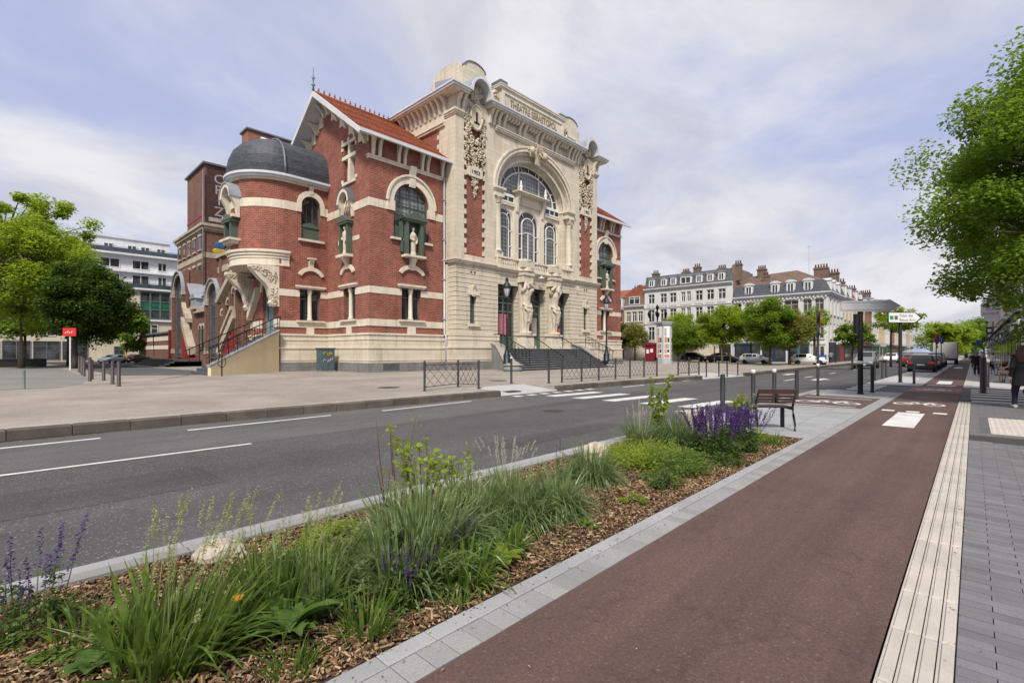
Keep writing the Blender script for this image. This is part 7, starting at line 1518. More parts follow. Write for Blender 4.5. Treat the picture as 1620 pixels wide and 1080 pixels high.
bollard(-14.67, 15.31, ZP, 1.15, 'grey bollard with white top left of the theatre steps ramp', .05, cap=.06, group='bollards before the theatre'); bollard(-13.62, 16.61, ZP, 1.0, 'bluish grey bollard just left of the long crossed barrier', .05, group='bollards before the theatre')
for k, (x, y) in enumerate(((-11.6, 29.0), (-11.2, 29.9), (-10.75, 30.0), (-10.85, 32.1))): bollard(x, y, .1, .95, f'thin dark bollard at the second ramp, {["first", "second", "third", "fourth"][k]} right of the short barrier', .04, group='thin bollards at the ramp')
for k, (x, y, h) in enumerate(((-24.9, 3.14, 1.02), (-26.8, 3.17, 1.02), (-30.3, 3.25, 1.0), (-30.1, 2.73, 1.15), (-32.2, 3.0, 1.0), (-34.2, 3.1, 1.0), (-36.3, 3.05, 1.05), (-38.6, 3.15, 1.1), (-41, 3.3, 1.1), (-43.5, 3.4, 1.1))): bollard(x, y, ZP, h, f'brown-black post of the row below the left trees, {["1st", "2nd", "3rd", "4th", "5th", "6th", "7th", "8th", "9th", "10th"][k]} from the right', .065, 'bollard_brown', group='posts below the left trees')
bollard(-25.8, .47, ZP, .72, 'short thin green post on the grey footpath at far left', .04, 'green_door', group='posts below the left trees')
def lattice(par, p, q, z, h):
    """crossed iron panel between two posts"""
    a = Vector(p); b = Vector(q); t = (b-a); L_ = t.length; f = MB(); at = lambda u, w: tuple(a+t*u)+(z+w,)
    pt = lambda u, w: (a.x+t.x*u, a.y+t.y*u, z+w)
    f.tube([pt(.03, h), pt(.97, h)], .014, 5); f.tube([pt(.03, .14), pt(.97, .14)], .014, 5)
    n = 2
    for k in range(n):
        u0, u1 = .03+k*.94/n, .03+(k+1)*.94/n; um = (u0+u1)/2; zm = (h+.14)/2
        for s_ in ((u0, .14, u1, h), (u0, h, u1, .14), (u0, zm, um, h), (um, h, u1, zm), (u0, zm, um, .14), (um, .14, u1, zm)): f.tube([pt(s_[0], s_[1]), pt(s_[2], s_[3])], .009, 4)
    return f.build('lattice_panel', 'iron_grey', par, True)
def barrier(label, pts, z, h=.98):
    o = thing('crossed_barrier', label, 'barrier', (pts[0][0], pts[0][1], z), 0, 'crossed iron barriers')
    for x, y in pts: MB().lathe((x, y, z-.01), [(.075, 0), (.075, .02), (.042, .03), (.042, h+.08), (.03, h+.1)], 10).build('post', 'iron_grey', o, True)
    for p, q in zip(pts, pts[1:]): lattice(o, p, q, z, h-.06)
barrier('short bent crossed barrier on the pavement in front of the left pavilion', [(-14.08, 10.25), (-14.75, 12.35), (-13.68, 12.47)], ZP)
barrier('long crossed barrier with seven posts in front of the theatre steps', [(-13.47, 17.36), (-13.37, 18.74), (-13.25, 20.0), (-13.17, 21.4), (-13.1, 22.7), (-13.1, 24.2), (-13.0, 25.5)], ZP)
barrier('short crossed barrier right of the poster column', [(-12.58, 27.3), (-12.3, 28.15), (-12.05, 29.0)], ZP)
# bench: axis runs left to right as seen from the path
bo = thing('bench', 'short slatted bench of brown boards on dark metal legs, seen from behind', 'bench', (-2.85, 10.59, .024), math.atan2(.47, .56)); LB = local(bo); W_ = .36
for s_ in (-1, 1):
    f = MB(LB); x = s_*W_; pr_ = [(0, .0), (-.05, .22), (-.01, .42), (0, .5), (-.06, .82)]
    f.tube([(x, .0, 0), (x, -.01, .12), (x, .05, .3), (x, .09, .45), (x, .03, .62), (x, -.07, .83)], [.022, .022, .024, .026, .022, .018], 6); f.build('leg', 'iron_grey', bo, True)
    f = MB(LB); f.box(x-.035, x+.035, .48, .52, 0, .43).box(x-.02, x+.02, .07, .55, .41, .445); f.build('leg', 'iron_grey', bo, True)
def slat(y0, z0, y1, z1, th): f = MB(LB); f.hexa([(-W_-.01, y0, z0), (W_+.01, y0, z0), (W_+.01, y0+.028, z0), (-W_-.01, y0+.028, z0), (-W_-.01, y1, z1), (W_+.01, y1, z1), (W_+.01, y1+.028, z1), (-W_-.01, y1+.028, z1)]); f.build('slat', 'wood_slat', bo, True, .004)
slat(-.065, .74, -.09, .835, 0); slat(-.035, .665, -.05, .71, 0); slat(-.005, .605, -.022, .648, 0); slat(.02, .55, .006, .59, 0)
for k in range(5): MB(LB).box(-W_-.01, W_+.01, .10+k*.09, .175+k*.09, .448, .475).build('slat', 'wood_slat', bo, True, .004)
MB(LB).box(-.02, .02, -.06, .02, .55, .82).build('back_brace', 'iron_grey', bo, True)
# lamp posts on the theatre steps
def lamp(x, y, z, h, label, group='lamp posts at the theatre steps'):
    o = thing('lamp_post', label, 'lamp post', (x, y, z), 0, group); k = h/6.2
    MB().lathe((x, y, z), [(.32, 0), (.32, .25), (.26, .3), (.27, .75), (.2, .85), (.15, 1.1), (.1, 1.25), (.12, 1.32), (.075, 1.5), (.06, 3.2), (.075, 3.3), (.05, 3.4), (.045, h-1.6), (.09, h-1.5), (.05, h-1.42)], 12).build('column', 'lamp_blue', o, True)
    ln = MB().lathe((x, y, z+h-1.42), [(.06, 0), (.14, .1), (.24, .55), (.25, .6)], 10).build('lantern_glass', 'lamp_glass', o, True); MB().lathe((x, y, z+h-.82), [(.3, 0), (.3, .06), (.24, .3), (.12, .42), (.13, .5), (.08, .6), (.13, .66), (.03, .8)], 10).build('lantern_cap', 'lamp_blue', o, True)
    f = MB()
    for q in range(6): a = q*math.pi/3; f.tube([(x+.15*math.cos(a), y+.15*math.sin(a), z+h-1.32), (x+.265*math.cos(a), y+.265*math.sin(a), z+h-.82)], .012, 4)
    f.build('lantern_cage', 'lamp_blue', o, True)
lamp(-24.2, 24.8, .6, 6.35, 'dark blue lamp post left of the theatre steps'); lamp(-23.8, 37.15, .6, 6.1, 'dark blue lamp post right of the theatre steps')
co = thing('candelabra_lamp', 'black candelabra street lamp with five lanterns behind the poster column', 'lamp post', (-31.7, 62.3, ZP)); MB().lathe((-31.7, 62.3, ZP), [(.3, 0), (.3, .5), (.15, .8), (.08, 1.2), (.06, 6.0), (.1, 6.1)], 10).build('column', 'black_iron', co, True)
for k in range(5):
    a = k*math.pi*2/4; r_x = 1.1 if k < 4 else 0; z = 6.3 if k < 4 else 7.2; x, y = -31.7+r_x*math.cos(a+.4), 62.3+r_x*math.sin(a+.4)
    f = MB().lathe((x, y, z), [(.08, 0), (.22, .45), (.26, .5), (.18, .7), (.05, .9)], 8); f.tube([(-31.7, 62.3, 5.7), ((x-31.7)/2, (y+62.3)/2, 5.5), (x, y, z)], .035, 5); f.build('lantern', 'black_iron', co, True)
# poster column, red kiosk
pc = thing('poster_column', 'tall grey three-sided poster column with cap on the square', 'poster column', (-26.1, 53.0, ZP), .5); LC = local(pc)
hexp = [(1.0*math.cos(k*math.pi/3+.3), .95*math.sin(k*math.pi/3+.3)) for k in range(6)]
MB(LC).prism([(x*1.02, y*1.02) for x, y in hexp], 'z', 0, .35).build('base', 'kiosk_grey', pc, True); MB(LC).prism([(x*.92, y*.92) for x, y in hexp], 'z', .35, 4.5).build('body', 'kiosk_grey', pc, True); MB(LC).prism([(x*1.08, y*1.08) for x, y in hexp], 'z', 4.5, 4.68).prism([(x*1.16, y*1.16) for x, y in hexp], 'z', 4.68, 4.85).build('cap', 'zinc', pc, True)
for k in range(6):
    a = Vector((*hexp[k], 0))*.93; b = Vector((*hexp[(k+1) % 6], 0))*.93; pn = MB(LC); u = a.lerp(b, .14); w = a.lerp(b, .86); nrm = Vector(((a+b)/2)).normalized()*.012
    pan = MB(LC).hexa([(u.x, u.y, .6), (w.x, w.y, .6), (w.x+nrm.x, w.y+nrm.y, .6), (u.x+nrm.x, u.y+nrm.y, .6), (u.x, u.y, 4.3), (w.x, w.y, 4.3), (w.x+nrm.x, w.y+nrm.y, 4.3), (u.x+nrm.x, u.y+nrm.y, 4.3)]).build('poster_frame', 'sign_white', pc, True)
    for j, (t0, t1, z0, z1, m) in enumerate(((.2, .45, 3.2, 4.1, 'poster_grey'), (.5, .8, 3.3, 4.2, 'sign_white'), (.2, .55, 2.4, 3.1, 'poster_peach'), (.6, .82, 2.45, 3.0, 'shop_dark'), (.2, .8, 1.75, 2.3, 'poster_grey'), (.2, .5, 1.2, 1.7, 'poster_peach'), (.55, .8, 1.3, 1.65, 'shop_dark'), (.2, .82, .68, 1.1, 'poster_peach'))):
        if m not in MATS: mat('poster_peach', (.55, .25, .18), .7, .2, 4, .2, 18)
        p = a.lerp(b, t0)+nrm*1.1; q = a.lerp(b, t1)+nrm*1.1; n2 = nrm*.5
        MB(LC).hexa([(p.x, p.y, z0), (q.x, q.y, z0), (q.x+n2.x, q.y+n2.y, z0), (p.x+n2.x, p.y+n2.y, z0), (p.x, p.y, z1), (q.x, q.y, z1), (q.x+n2.x, q.y+n2.y, z1), (p.x+n2.x, p.y+n2.y, z1)]).build('poster', m, pan, True)
rk = thing('kiosk', 'small dark red kiosk left of the poster column', 'kiosk', (-32.6, 62.5, ZP)); MB().box(-33.4, -32.0, 62.0, 63.3, ZP, 2.45).build('body', 'kiosk_red', rk, True); MB().box(-33.5, -31.9, 61.9, 63.4, 2.45, 2.65).prism([(-33.3, 2.65), (-32.1, 2.65), (-32.3, 2.85), (-33.1, 2.85)], 'd', 62, 63.3).build('roof', 'kiosk_red', rk, True)
for x0, z0, z1 in ((-33.2, 1.35, 1.9), (-32.6, 1.5, 2.0)): MB().box(x0, x0+.4, 61.97, 62.01, z0, z1).build('notice', 'sign_white', rk, True)
# cabinet and bicycle stand
cb = thing('utility_cabinet', 'blue-grey utility cabinet with yellow graffiti against the theatre wall', 'cabinet', (-33.1, 15.6, ZP)); MB().box(-33.5, -32.75, 15.1, 16.1, ZP, 1.78).build('body', 'cabinet_blue', cb, True, .02); MB().box(-33.56, -32.69, 15.04, 16.16, 1.78, 1.86).build('lid', 'cabinet_blue', cb, True); MB().box(-33.55, -32.7, 15.05, 16.15, ZP-.02, .3).build('base', 'plinth_grey', cb, True)
for y0 in (15.14, 15.62): MB().box(-32.75, -32.735, y0, y0+.44, .36, 1.72).build('door', 'cabinet_blue', cb, True)
f = MB(fr_front(-32.73)); spiral(f, 15.35, 1.45, .004, .13, 1, 0, .03); spiral(f, 15.62, 1.42, .004, .12, -1, 1, .03); spiral(f, 15.85, 1.46, .004, .1, 1, 2, .03); f.build('graffiti', 'paint_yellow', cb, True)
f = MB(fr_front(-32.73))
for k in range(5): f.tube([(15.25+.15*k, .004, .9+.1*math.sin(k*2)), (15.33+.15*k, .004, 1.1-.1*math.sin(k))], .012, 4)
f.build('scrawl', 'sign_white', cb, True)
bs = thing('bicycle_stand', 'dark looped bicycle stand in front of the yellow stair wall', 'bicycle stand', (-30.88, 8.47, ZP)); f = MB(); x, y = -30.88, 8.47; f.tube([(x, y, ZP), (x, y, 1.4)], .035, 6); f.tube([(x+.22*.69*math.cos(t), y+.22*.72*math.cos(t), 1.0+.3*math.sin(t)) for t in [k*.42 for k in range(16)]], .02, 5); f.build('frame', 'black_iron', bs, True)
# signs
def post(o, x, y, z0, z1, r, m='black_iron'): return MB().lathe((x, y, z0), [(r*1.4, 0), (r*1.4, .03), (r, .05), (r, z1-z0), (r*.6, z1-z0+.02)], 10).build('post', m, o, True)
CAMR = (math.cos(YAW), math.sin(YAW))
def fr_at(x, y, az):                                          # vertical plane through (x,y); az: direction of its right-hand axis
    c, s_ = math.cos(az), math.sin(az); return lambda s, d, z: (x+c*s+s_*d, y+s_*s-c*d, z)
o = thing('direction_sign', 'grey back of a large arrow direction sign on a thick black post', 'direction sign', (-3.06, 21.97, .02)); post(o, -3.06, 21.97, .02, 3.52, .085); F = fr_at(-3.06, 21.97, YAW-.12)
MB(F).prism([(-.72, 3.10), (.9, 3.06), (1.32, 3.28), (.95, 3.52), (.78, 3.50), (-.72, 3.47)], 'd', .08, .12).build('panel', 'sign_back', o, True); f = MB(F)
for z in (3.14, 3.42): f.box(-.7, 1.0, .12, .135, z, z+.05)
f.build('stiffener', 'sign_back', o, True); MB().lathe((-3.06, 21.97, 1.15), [(.09, 0), (.09, .1)], 10).build('sticker', 'reflect_white', o, True); MB(F).box(-.2, -.1, -.09, .09, 2.3, 3.0).build('sign_edge', 'iron_grey', o, True)
o = thing('direction_sign', 'white arrow sign to the arts museum on a black post', 'direction sign', (-2.73, 31.59, .02)); post(o, -2.73, 31.59, .02, 3.1, .075); F = fr_at(-2.73, 31.59, YAW+.1)
MB(F).prism([(-.78, 3.06), (.72, 3.06), (1.14, 3.32), (.72, 3.6), (-.78, 3.6)], 'd', .08, .12).build('panel', 'iron_grey', o, True); MB(F).prism([(-.75, 3.09), (.7, 3.09), (1.0, 3.32), (.7, 3.57), (-.75, 3.57)], 'd', .12, .125).build('face', 'sign_white', o, True)
MB(F).box(-.7, -.5, .125, .13, 3.22, 3.42).build('emblem', 'sign_green', o, True); MB(F).box(-.44, -.26, .125, .13, 3.22, 3.42).build('emblem', 'sign_brown', o, True); text_mesh('Palais des', .2, F, .22, 3.37, .128, 'sign_grey', 'lettering', o, .004); text_mesh('Beaux Arts', .2, F, .28, 3.15, .128, 'sign_grey', 'lettering', o, .004)
o = thing('yield_sign', 'red and white triangular yield sign seen from the side on a dark post', 'road sign', (-4.04, 20.08, .02)); post(o, -4.04, 20.08, .02, 3.05, .045, 'iron_grey'); F = fr_at(-4.04, 20.08, YAW+1.05)
MB(F).prism([(-.32, 3.02), (.32, 3.02), (0, 2.48)], 'd', .05, .07).build('panel', 'sign_red', o, True); MB(F).prism([(-.2, 2.95), (.2, 2.95), (0, 2.62)], 'd', .07, .076).build('face', 'sign_white', o, True); MB(F).box(-.28, .28, .05, .065, 2.25, 2.44).build('plate', 'sign_back', o, True); MB().lathe((-4.04, 20.08, 1.05), [(.05, 0), (.05, .12)], 8).build('sticker', 'reflect_white', o, True)
o = thing('no_parking_sign', 'round blue and red no-parking sign on a thin pole by the black hatchback', 'road sign', (-2.04, 47.84, .02)); post(o, -2.04, 47.84, .02, 2.9, .035, 'iron_grey'); F = fr_at(-2.04, 47.84, YAW+.5)
circ = lambda r, z: [(r*math.cos(k*math.pi/12), z+r*math.sin(k*math.pi/12)) for k in range(24)]
MB(F).prism(circ(.38, 2.5), 'd', .04, .06).build('rim', 'sign_red', o, True); MB(F).prism(circ(.29, 2.5), 'd', .06, .065).build('face', 'sign_blue', o, True); MB(F).prism([(-.26, 2.7), (-.2, 2.76), (.26, 2.3), (.2, 2.24)], 'd', .065, .07).build('slash', 'sign_red', o, True); MB(F).box(-.2, .2, .04, .05, 1.85, 2.08).build('plate', 'sign_back', o, True)
o = thing('parking_sign', 'small square blue sign next to the no-parking sign', 'road sign', (-1.95, 53, .02)); post(o, -1.95, 53, .02, 2.8, .03, 'iron_grey'); F = fr_at(-1.95, 53, YAW+.5); MB(F).box(-.3, .3, .03, .05, 2.25, 2.8).build('panel', 'sign_blue', o, True); MB(F).box(-.12, -.04, .05, .055, 2.35, 2.7).build('mark', 'sign_white', o, True)
o = thing('red_sign', 'red rectangular sign with white marks on a pole among the left trees', 'sign', (-48.6, 3.3, ZP)); post(o, -48.6, 3.3, ZP, 2.85, .05, 'sign_back'); F = fr_at(-48.6, 3.3, YAW+.2); MB(F).box(-.42, .42, .03, .1, 2.75, 3.35).build('panel', 'sign_bright_red', o, True); f = MB(F)
for k in range(4): f.tube([(-.26+.13*k, .105, 2.92), (-.2+.13*k, .105, 3.05+.06*(k % 2))], .03, 4)
f.build('mark', 'sign_white', o, True)
o = thing('shop_board', 'white shop banner hanging in front of the corner house end', 'sign', (-12.2, 70, ZP)); post(o, -12.2, 70, ZP, 3.6, .04); MB().box(-12.15, -10.9, 69.98, 70.05, 2.5, 3.7).build('panel', 'sign_white', o, True)
o = thing('menu_board', 'small blue board standing before the corner house', 'sign', (-11.7, 60.5, ZP)); MB().hexa([(-12.1, 60.4, ZP), (-11.4, 60.4, ZP), (-11.4, 60.5, ZP), (-12.1, 60.5, ZP), (-12.1, 60.55, 1.25), (-11.4, 60.55, 1.25), (-11.4, 60.62, 1.25), (-12.1, 60.62, 1.25)]).build('panel', 'sign_blue', o, True); MB().box(-12.0, -11.5, 60.4, 60.44, .5, 1.0).build('mark', 'sign_white', o, True)
# timber tree guard and flower tubs on the square
tg = thing('tree_guard', 'timber stake guard round the broad tree on the square', 'tree guard', (-22.4, 60.9, ZP))
for k in range(4): a = k*math.pi/2+.3; MB().box(-22.4+.9*math.cos(a)-.05, -22.4+.9*math.cos(a)+.05, 60.9+.9*math.sin(a)-.05, 60.9+.9*math.sin(a)+.05, ZP, 2.3).build('stake', 'rust_wood', tg, True)
for z in (1.1, 2.1):
    for k in range(4): a = k*math.pi/2+.3; b = a+math.pi/2; MB().tube([(-22.4+.9*math.cos(a), 60.9+.9*math.sin(a), z), (-22.4+.9*math.cos(b), 60.9+.9*math.sin(b), z)], .04, 4).build('crosspiece', 'rust_wood', tg, True)
for k, (x, y) in enumerate(((-22.4, 60.9), (-15.2, 54.4), (-14.1, 57.2), (-19.3, 61.5))): leafy('grass_ring', f'green grass ring at the foot of a square tree, {["left", "front", "right", "middle"][k]} one', x, y, ZP+.28, .95, 420, .12, 'grass_green', 150+k, 'grass rings on the square', z0=ZP)
# cafe furniture
tb = thing('cafe_table', 'round yellow-topped cafe table before the right shopfronts', 'table', (1.25, 46, .022)); MB().lathe((1.25, 46, .78), [(.42, 0), (.44, .03), (.4, .045)], 14).build('table_top', 'paint_yellow', tb, True); MB().lathe((1.25, 46, .022), [(.26, 0), (.26, .03), (.03, .06), (.03, .76)], 8).build('leg', 'black_iron', tb, True)
def chair(x, y, rz, label, m='black_iron'):
    o = thing('cafe_chair', label, 'chair', (x, y, .022), rz, 'cafe chairs'); l = local(o); MB(l).box(-.2, .2, -.2, .2, .43, .46).build('seat', m, o, True); MB(l).box(-.2, .2, .18, .22, .5, .85).build('backrest', m, o, True)
    for sx_ in (-1, 1):
        for sy in (-1, 1): MB(l).tube([(sx_*.19, sy*.19, .43), (sx_*.22, sy*.22, 0)], .015, 5).build('leg', m, o, True)
    return o
chair(1.42, 35.1, 2.6, 'dark chair carrying the seated cafe guest'); chair(.95, 47.6, 1.0, 'dark cafe chair left behind the yellow table'); chair(1.45, 47.2, -.6, 'dark cafe chair right behind the yellow table')
# ------------------------------------------------------------------ vehicles
mat('tyre', (.015, .015, .016), .8, .2, 8, .1, 40); mat('rim', (.35, .36, .37), .35, .1, 8, .05, 20, metal=.6); plain('lamp_red', (.45, .01, .012), .25, emit=(.5, .01, .01, .25)); plain('lamp_clear', (.7, .7, .68), .15); plain('plate_white', (.7, .7, .66), .5); plain('car_glass', (.012, .014, .016), .04, 0, .8); plain('bumper_black', (.02, .02, .021), .6)
for n_, c_ in (('black', (.008, .008, .009)), ('grey', (.16, .17, .17)), ('silver', (.35, .36, .37)), ('red', (.16, .012, .014)), ('white', (.68, .68, .68)), ('yellow', (.65, .30, .01)), ('blue', (.015, .025, .10)), ('paleblue', (.30, .40, .46))): b_ = NB('car_'+n_); b_.out(c_, .3, .0, .5); b_.b.inputs['Coat Weight'].default_value = .7; b_.b.inputs['Coat Roughness'].default_value = .05
def car(x, y, rz, label, col, kind='hatch', k=.9, group='parked and passing cars', z=.0, brake=True):
    o = thing('car', label, 'car', (x, y, z), rz, group); lo = local(o); l = lambda a, b, c: lo(a*k, b*k, c*k)
    hh = {'hatch': 1.47, 'suv': 1.72, 'sedan': 1.42, 'van': 1.95}[kind]; bl = {'hatch': .95, 'suv': 1.08, 'sedan': .92, 'van': 1.1}[kind]
    #   x, z bottom, belt z, top z, half width, half width at top
    if kind == 'sedan': S = [(-2.15, .5, .72, .76, .72, .66), (-2.08, .3, .88, .98, .84, .74), (-1.55, .24, bl, bl+.08, .88, .76), (-.95, .22, bl, hh-.06, .89, .62), (-.2, .22, bl, hh, .89, .64), (.35, .22, bl, hh-.05, .89, .63), (1.05, .22, bl-.02, bl+.04, .88, .7), (1.75, .24, .78, .82, .85, .7), (2.05, .3, .62, .68, .8, .66), (2.15, .45, .55, .58, .7, .6)]
    elif kind == 'van': S = [(-2.2, .4, bl, hh-.1, .86, .78), (-2.15, .28, bl, hh, .88, .8), (-1.0, .24, bl, hh, .9, .8), (.4, .24, bl, hh, .9, .8), (.95, .24, bl, hh-.18, .9, .74), (1.55, .24, bl-.04, bl+.03, .88, .74), (2.05, .3, .85, .9, .82, .68), (2.15, .45, .6, .65, .74, .6)]
    else: S = [(-2.0, .48, .7, .74, .74, .68), (-1.95, .3, bl-.04, bl+.02, .84, .74), (-1.88, .25, bl, bl+.1, .86, .74), (-1.5, .23, bl, hh-.08, .88, .62), (-1.2, .22, bl, hh, .89, .64), (-.2, .22, bl, hh, .89, .65), (.3, .22, bl, hh-.06, .89, .63), (1.0, .22, bl-.02, bl+.05, .88, .72), (1.65, .24, bl-.16, bl-.1, .85, .7), (1.95, .3, .66, .7, .8, .66), (2.03, .45, .55, .6, .7, .6)]
    rings = []
    for (sx_, zb, zbelt, zt, w, wt) in S: zm = (zb+zbelt)/2; rings.append([(sx_, -w*.86, zb), (sx_, -w, zm-.08), (sx_, -w, zm+.1), (sx_, -w*.97, zbelt), (sx_, -wt, zt-.03), (sx_, -wt*.8, zt), (sx_, wt*.8, zt), (sx_, wt, zt-.03), (sx_, w*.97, zbelt), (sx_, w, zm+.1), (sx_, w, zm-.08), (sx_, w*.86, zb)])
    MB(l).loft(rings).build('body', 'car_'+col, o, True)
    cab = [i for i, s in enumerate(S) if s[3]-s[2] > .25]; i0, i1 = cab[0], cab[-1]
    def lerp(p, q, t): return tuple(a+(b-a)*t for a, b in zip(p, q))
    for s_ in (-1, 1):                                        # side windows
        f = MB(l); r = lambda i, t, off: (S[i][0], s_*((S[i][4]*.97)*(1-t)+S[i][5]*t+off), S[i][2]*(1-t)+(S[i][3]-.03)*t)
        for a, b in zip(range(i0, i1), range(i0+1, i1+1)):
            p = [lerp(r(a, .12, .006), r(b, .12, .006), .06), lerp(r(a, .12, .006), r(b, .12, .006), .94), lerp(r(a, .88, .006), r(b, .88, .006), .94), lerp(r(a, .88, .006), r(b, .88, .006), .06)]
            f.f([f.v(*q) for q in p])
        f.build('side_window', 'car_glass', o, True)
    for nm, a, b in (('rear_window', i0-1, i0), ('windscreen', i1+1, i1)):
        f = MB(l); A, Bq = S[a], S[b]; e = .014*(-1 if a < b else 1)
        q = [(A[0]+(Bq[0]-A[0])*t+e, yy*((A[5]*(1-t)+Bq[5]*t)*.9), A[3]+(Bq[3]-A[3])*t+.012) for t, yy in ((.1, -1), (.1, 1), (.9, 1), (.9, -1))]
        if kind == 'van' and nm == 'rear_window': q = [(-2.24, -.62, 1.2), (-2.24, .62, 1.2), (-2.2, .6, 1.72), (-2.2, -.6, 1.72)]
        f.f([f.v(*p) for p in q]); f.build(nm, 'car_glass', o, True)
    R_ = .31 if kind != 'suv' else .35; xe = S[0][0]; xf = S[-1][0]
    for wx in (xe+.75, xf-.78):
        for s_ in (-1, 1):
            wf = lambda a, b, c, wx=wx, s_=s_: l(wx+a, s_*(.80+c), R_+b)
            w_ = MB(wf).lathe((0, 0, -.1), [(R_*.62, 0), (R_*.95, 0), (R_, .04), (R_, .17), (R_*.95, .205), (R_*.62, .205)], 18).build('wheel', 'tyre', o, True); MB(wf).lathe((0, 0, .02), [(R_*.66, 0), (R_*.64, .075), (R_*.2, .06), (.02, .09)], 12).build('rim', 'rim', w_, True)
    for s_ in (-1, 1):
        zt = bl-.12; MB(l).box(xe-.015, xe+.18, s_*.52, s_*.84, zt-.12 if kind != 'van' else .8, zt+.06 if kind != 'van' else 1.25).build('tail_light', 'lamp_red', o, True); MB(l).box(xf-.22, xf-.03, s_*.48, s_*.74, .56, .7).build('headlight', 'lamp_clear', o, True)
        MB(l).box(.75, .93, s_*.9, s_*1.05, bl, bl+.14).build('mirror', 'car_'+col, o, True)
    MB(l).box(xe-.04, xe+.15, -.8, .8, .28, .5).build('rear_bumper', 'bumper_black', o, True); MB(l).box(xf-.14, xf+.03, -.72, .72, .28, .46).build('front_bumper', 'bumper_black', o, True)
    MB(l).box(xe-.045, xe-.035, -.26, .26, .58, .69).build('number_plate', 'plate_white', o, True); MB(l).box(xf+.03, xf+.04, -.26, .26, .36, .46).build('number_plate', 'plate_white', o, True)
    return o
N_ = math.pi/2
car(-2.95, 50.2, N_, 'black hatchback with red tail lights parked nearest on the strip', 'black', 'hatch', .93, 'cars parked along the street')
car(-2.95, 55.2, N_, 'silver car parked directly in front of the black hatchback', 'silver', 'hatch', .9, 'cars parked along the street'); car(-2.95, 59.8, N_, 'dark grey car parked third on the strip', 'grey', 'hatch', .9, 'cars parked along the street'); car(-2.95, 64.6, N_, 'black car parked fourth on the strip before the truck', 'black', 'sedan', .9, 'cars parked along the street'); car(-2.95, 70, N_, 'dark car parked fifth just behind the truck', 'grey', 'suv', .9, 'cars parked along the street')
car(-7.5, 57.0, -N_, 'grey van-like car driving towards the viewer', 'grey', 'suv', .95, 'cars on the road'); car(-4.75, 66.3, N_, 'dark red car driving away beside the parked cars', 'red', 'sedan', .95, 'cars on the road'); car(-8.6, 88, -N_, 'white car coming behind the grey one', 'white', 'hatch', .95, 'cars on the road')
car(-18.2, 59.6, 0.05, 'white hatchback parked on the square before the blue shopfronts', 'white', 'hatch', .8, 'cars on the square', ZP); car(-23.2, 63.2, 0.05, 'dark blue car parked on the square behind the timber guard', 'blue', 'sedan', .9, 'cars on the square', ZP); car(-28.5, 67.3, 0.05, 'black car half hidden behind the dark round tree', 'black', 'hatch', .9, 'cars on the square', ZP); car(-12.9, 59.6, .3, 'white car partly hidden by the yield sign post', 'white', 'hatch', .8, 'cars on the square', ZP)
car(-76, 10.2, -1.0, 'yellow car parked beside the low annex wall', 'yellow', 'hatch', .72, 'cars behind the theatre', ZP); car(-75.0, 8.9, -.9, 'pale blue car left of the yellow car', 'paleblue', 'hatch', .72, 'cars behind the theatre', ZP); car(-76, 11.6, 2.2, 'black car with red lights right of the yellow car', 'black', 'hatch', .72, 'cars behind the theatre', ZP)
tk = thing('truck', 'pale box truck parked beyond the row of cars', 'truck', (-2.6, 84, .02)); MB().box(-3.75, -1.5, 80.5, 86.5, .75, 2.75).build('cargo_box', 'house_grey', tk, True, .03); MB().box(-3.65, -1.6, 86.6, 88.4, .45, 2.0).build('cab', 'car_white', tk, True, .08); MB().box(-3.7, -1.55, 80.4, 86.5, .5, .75).build('chassis', 'bumper_black', tk, True)
for x in (-3.6, -1.65):
    for y in (81.6, 87.4): MB(lambda a, b, c: (x+c, y+a, .45+b)).lathe((0, 0, -.12), [(.2, 0), (.42, 0), (.42, .24), (.2, .24)], 14).build('wheel', 'tyre', tk, True)
for x in (-3.6, -1.75): MB().box(x, x+.12, 80.36, 80.4, .85, 1.05).build('tail_light', 'lamp_red', tk, True)
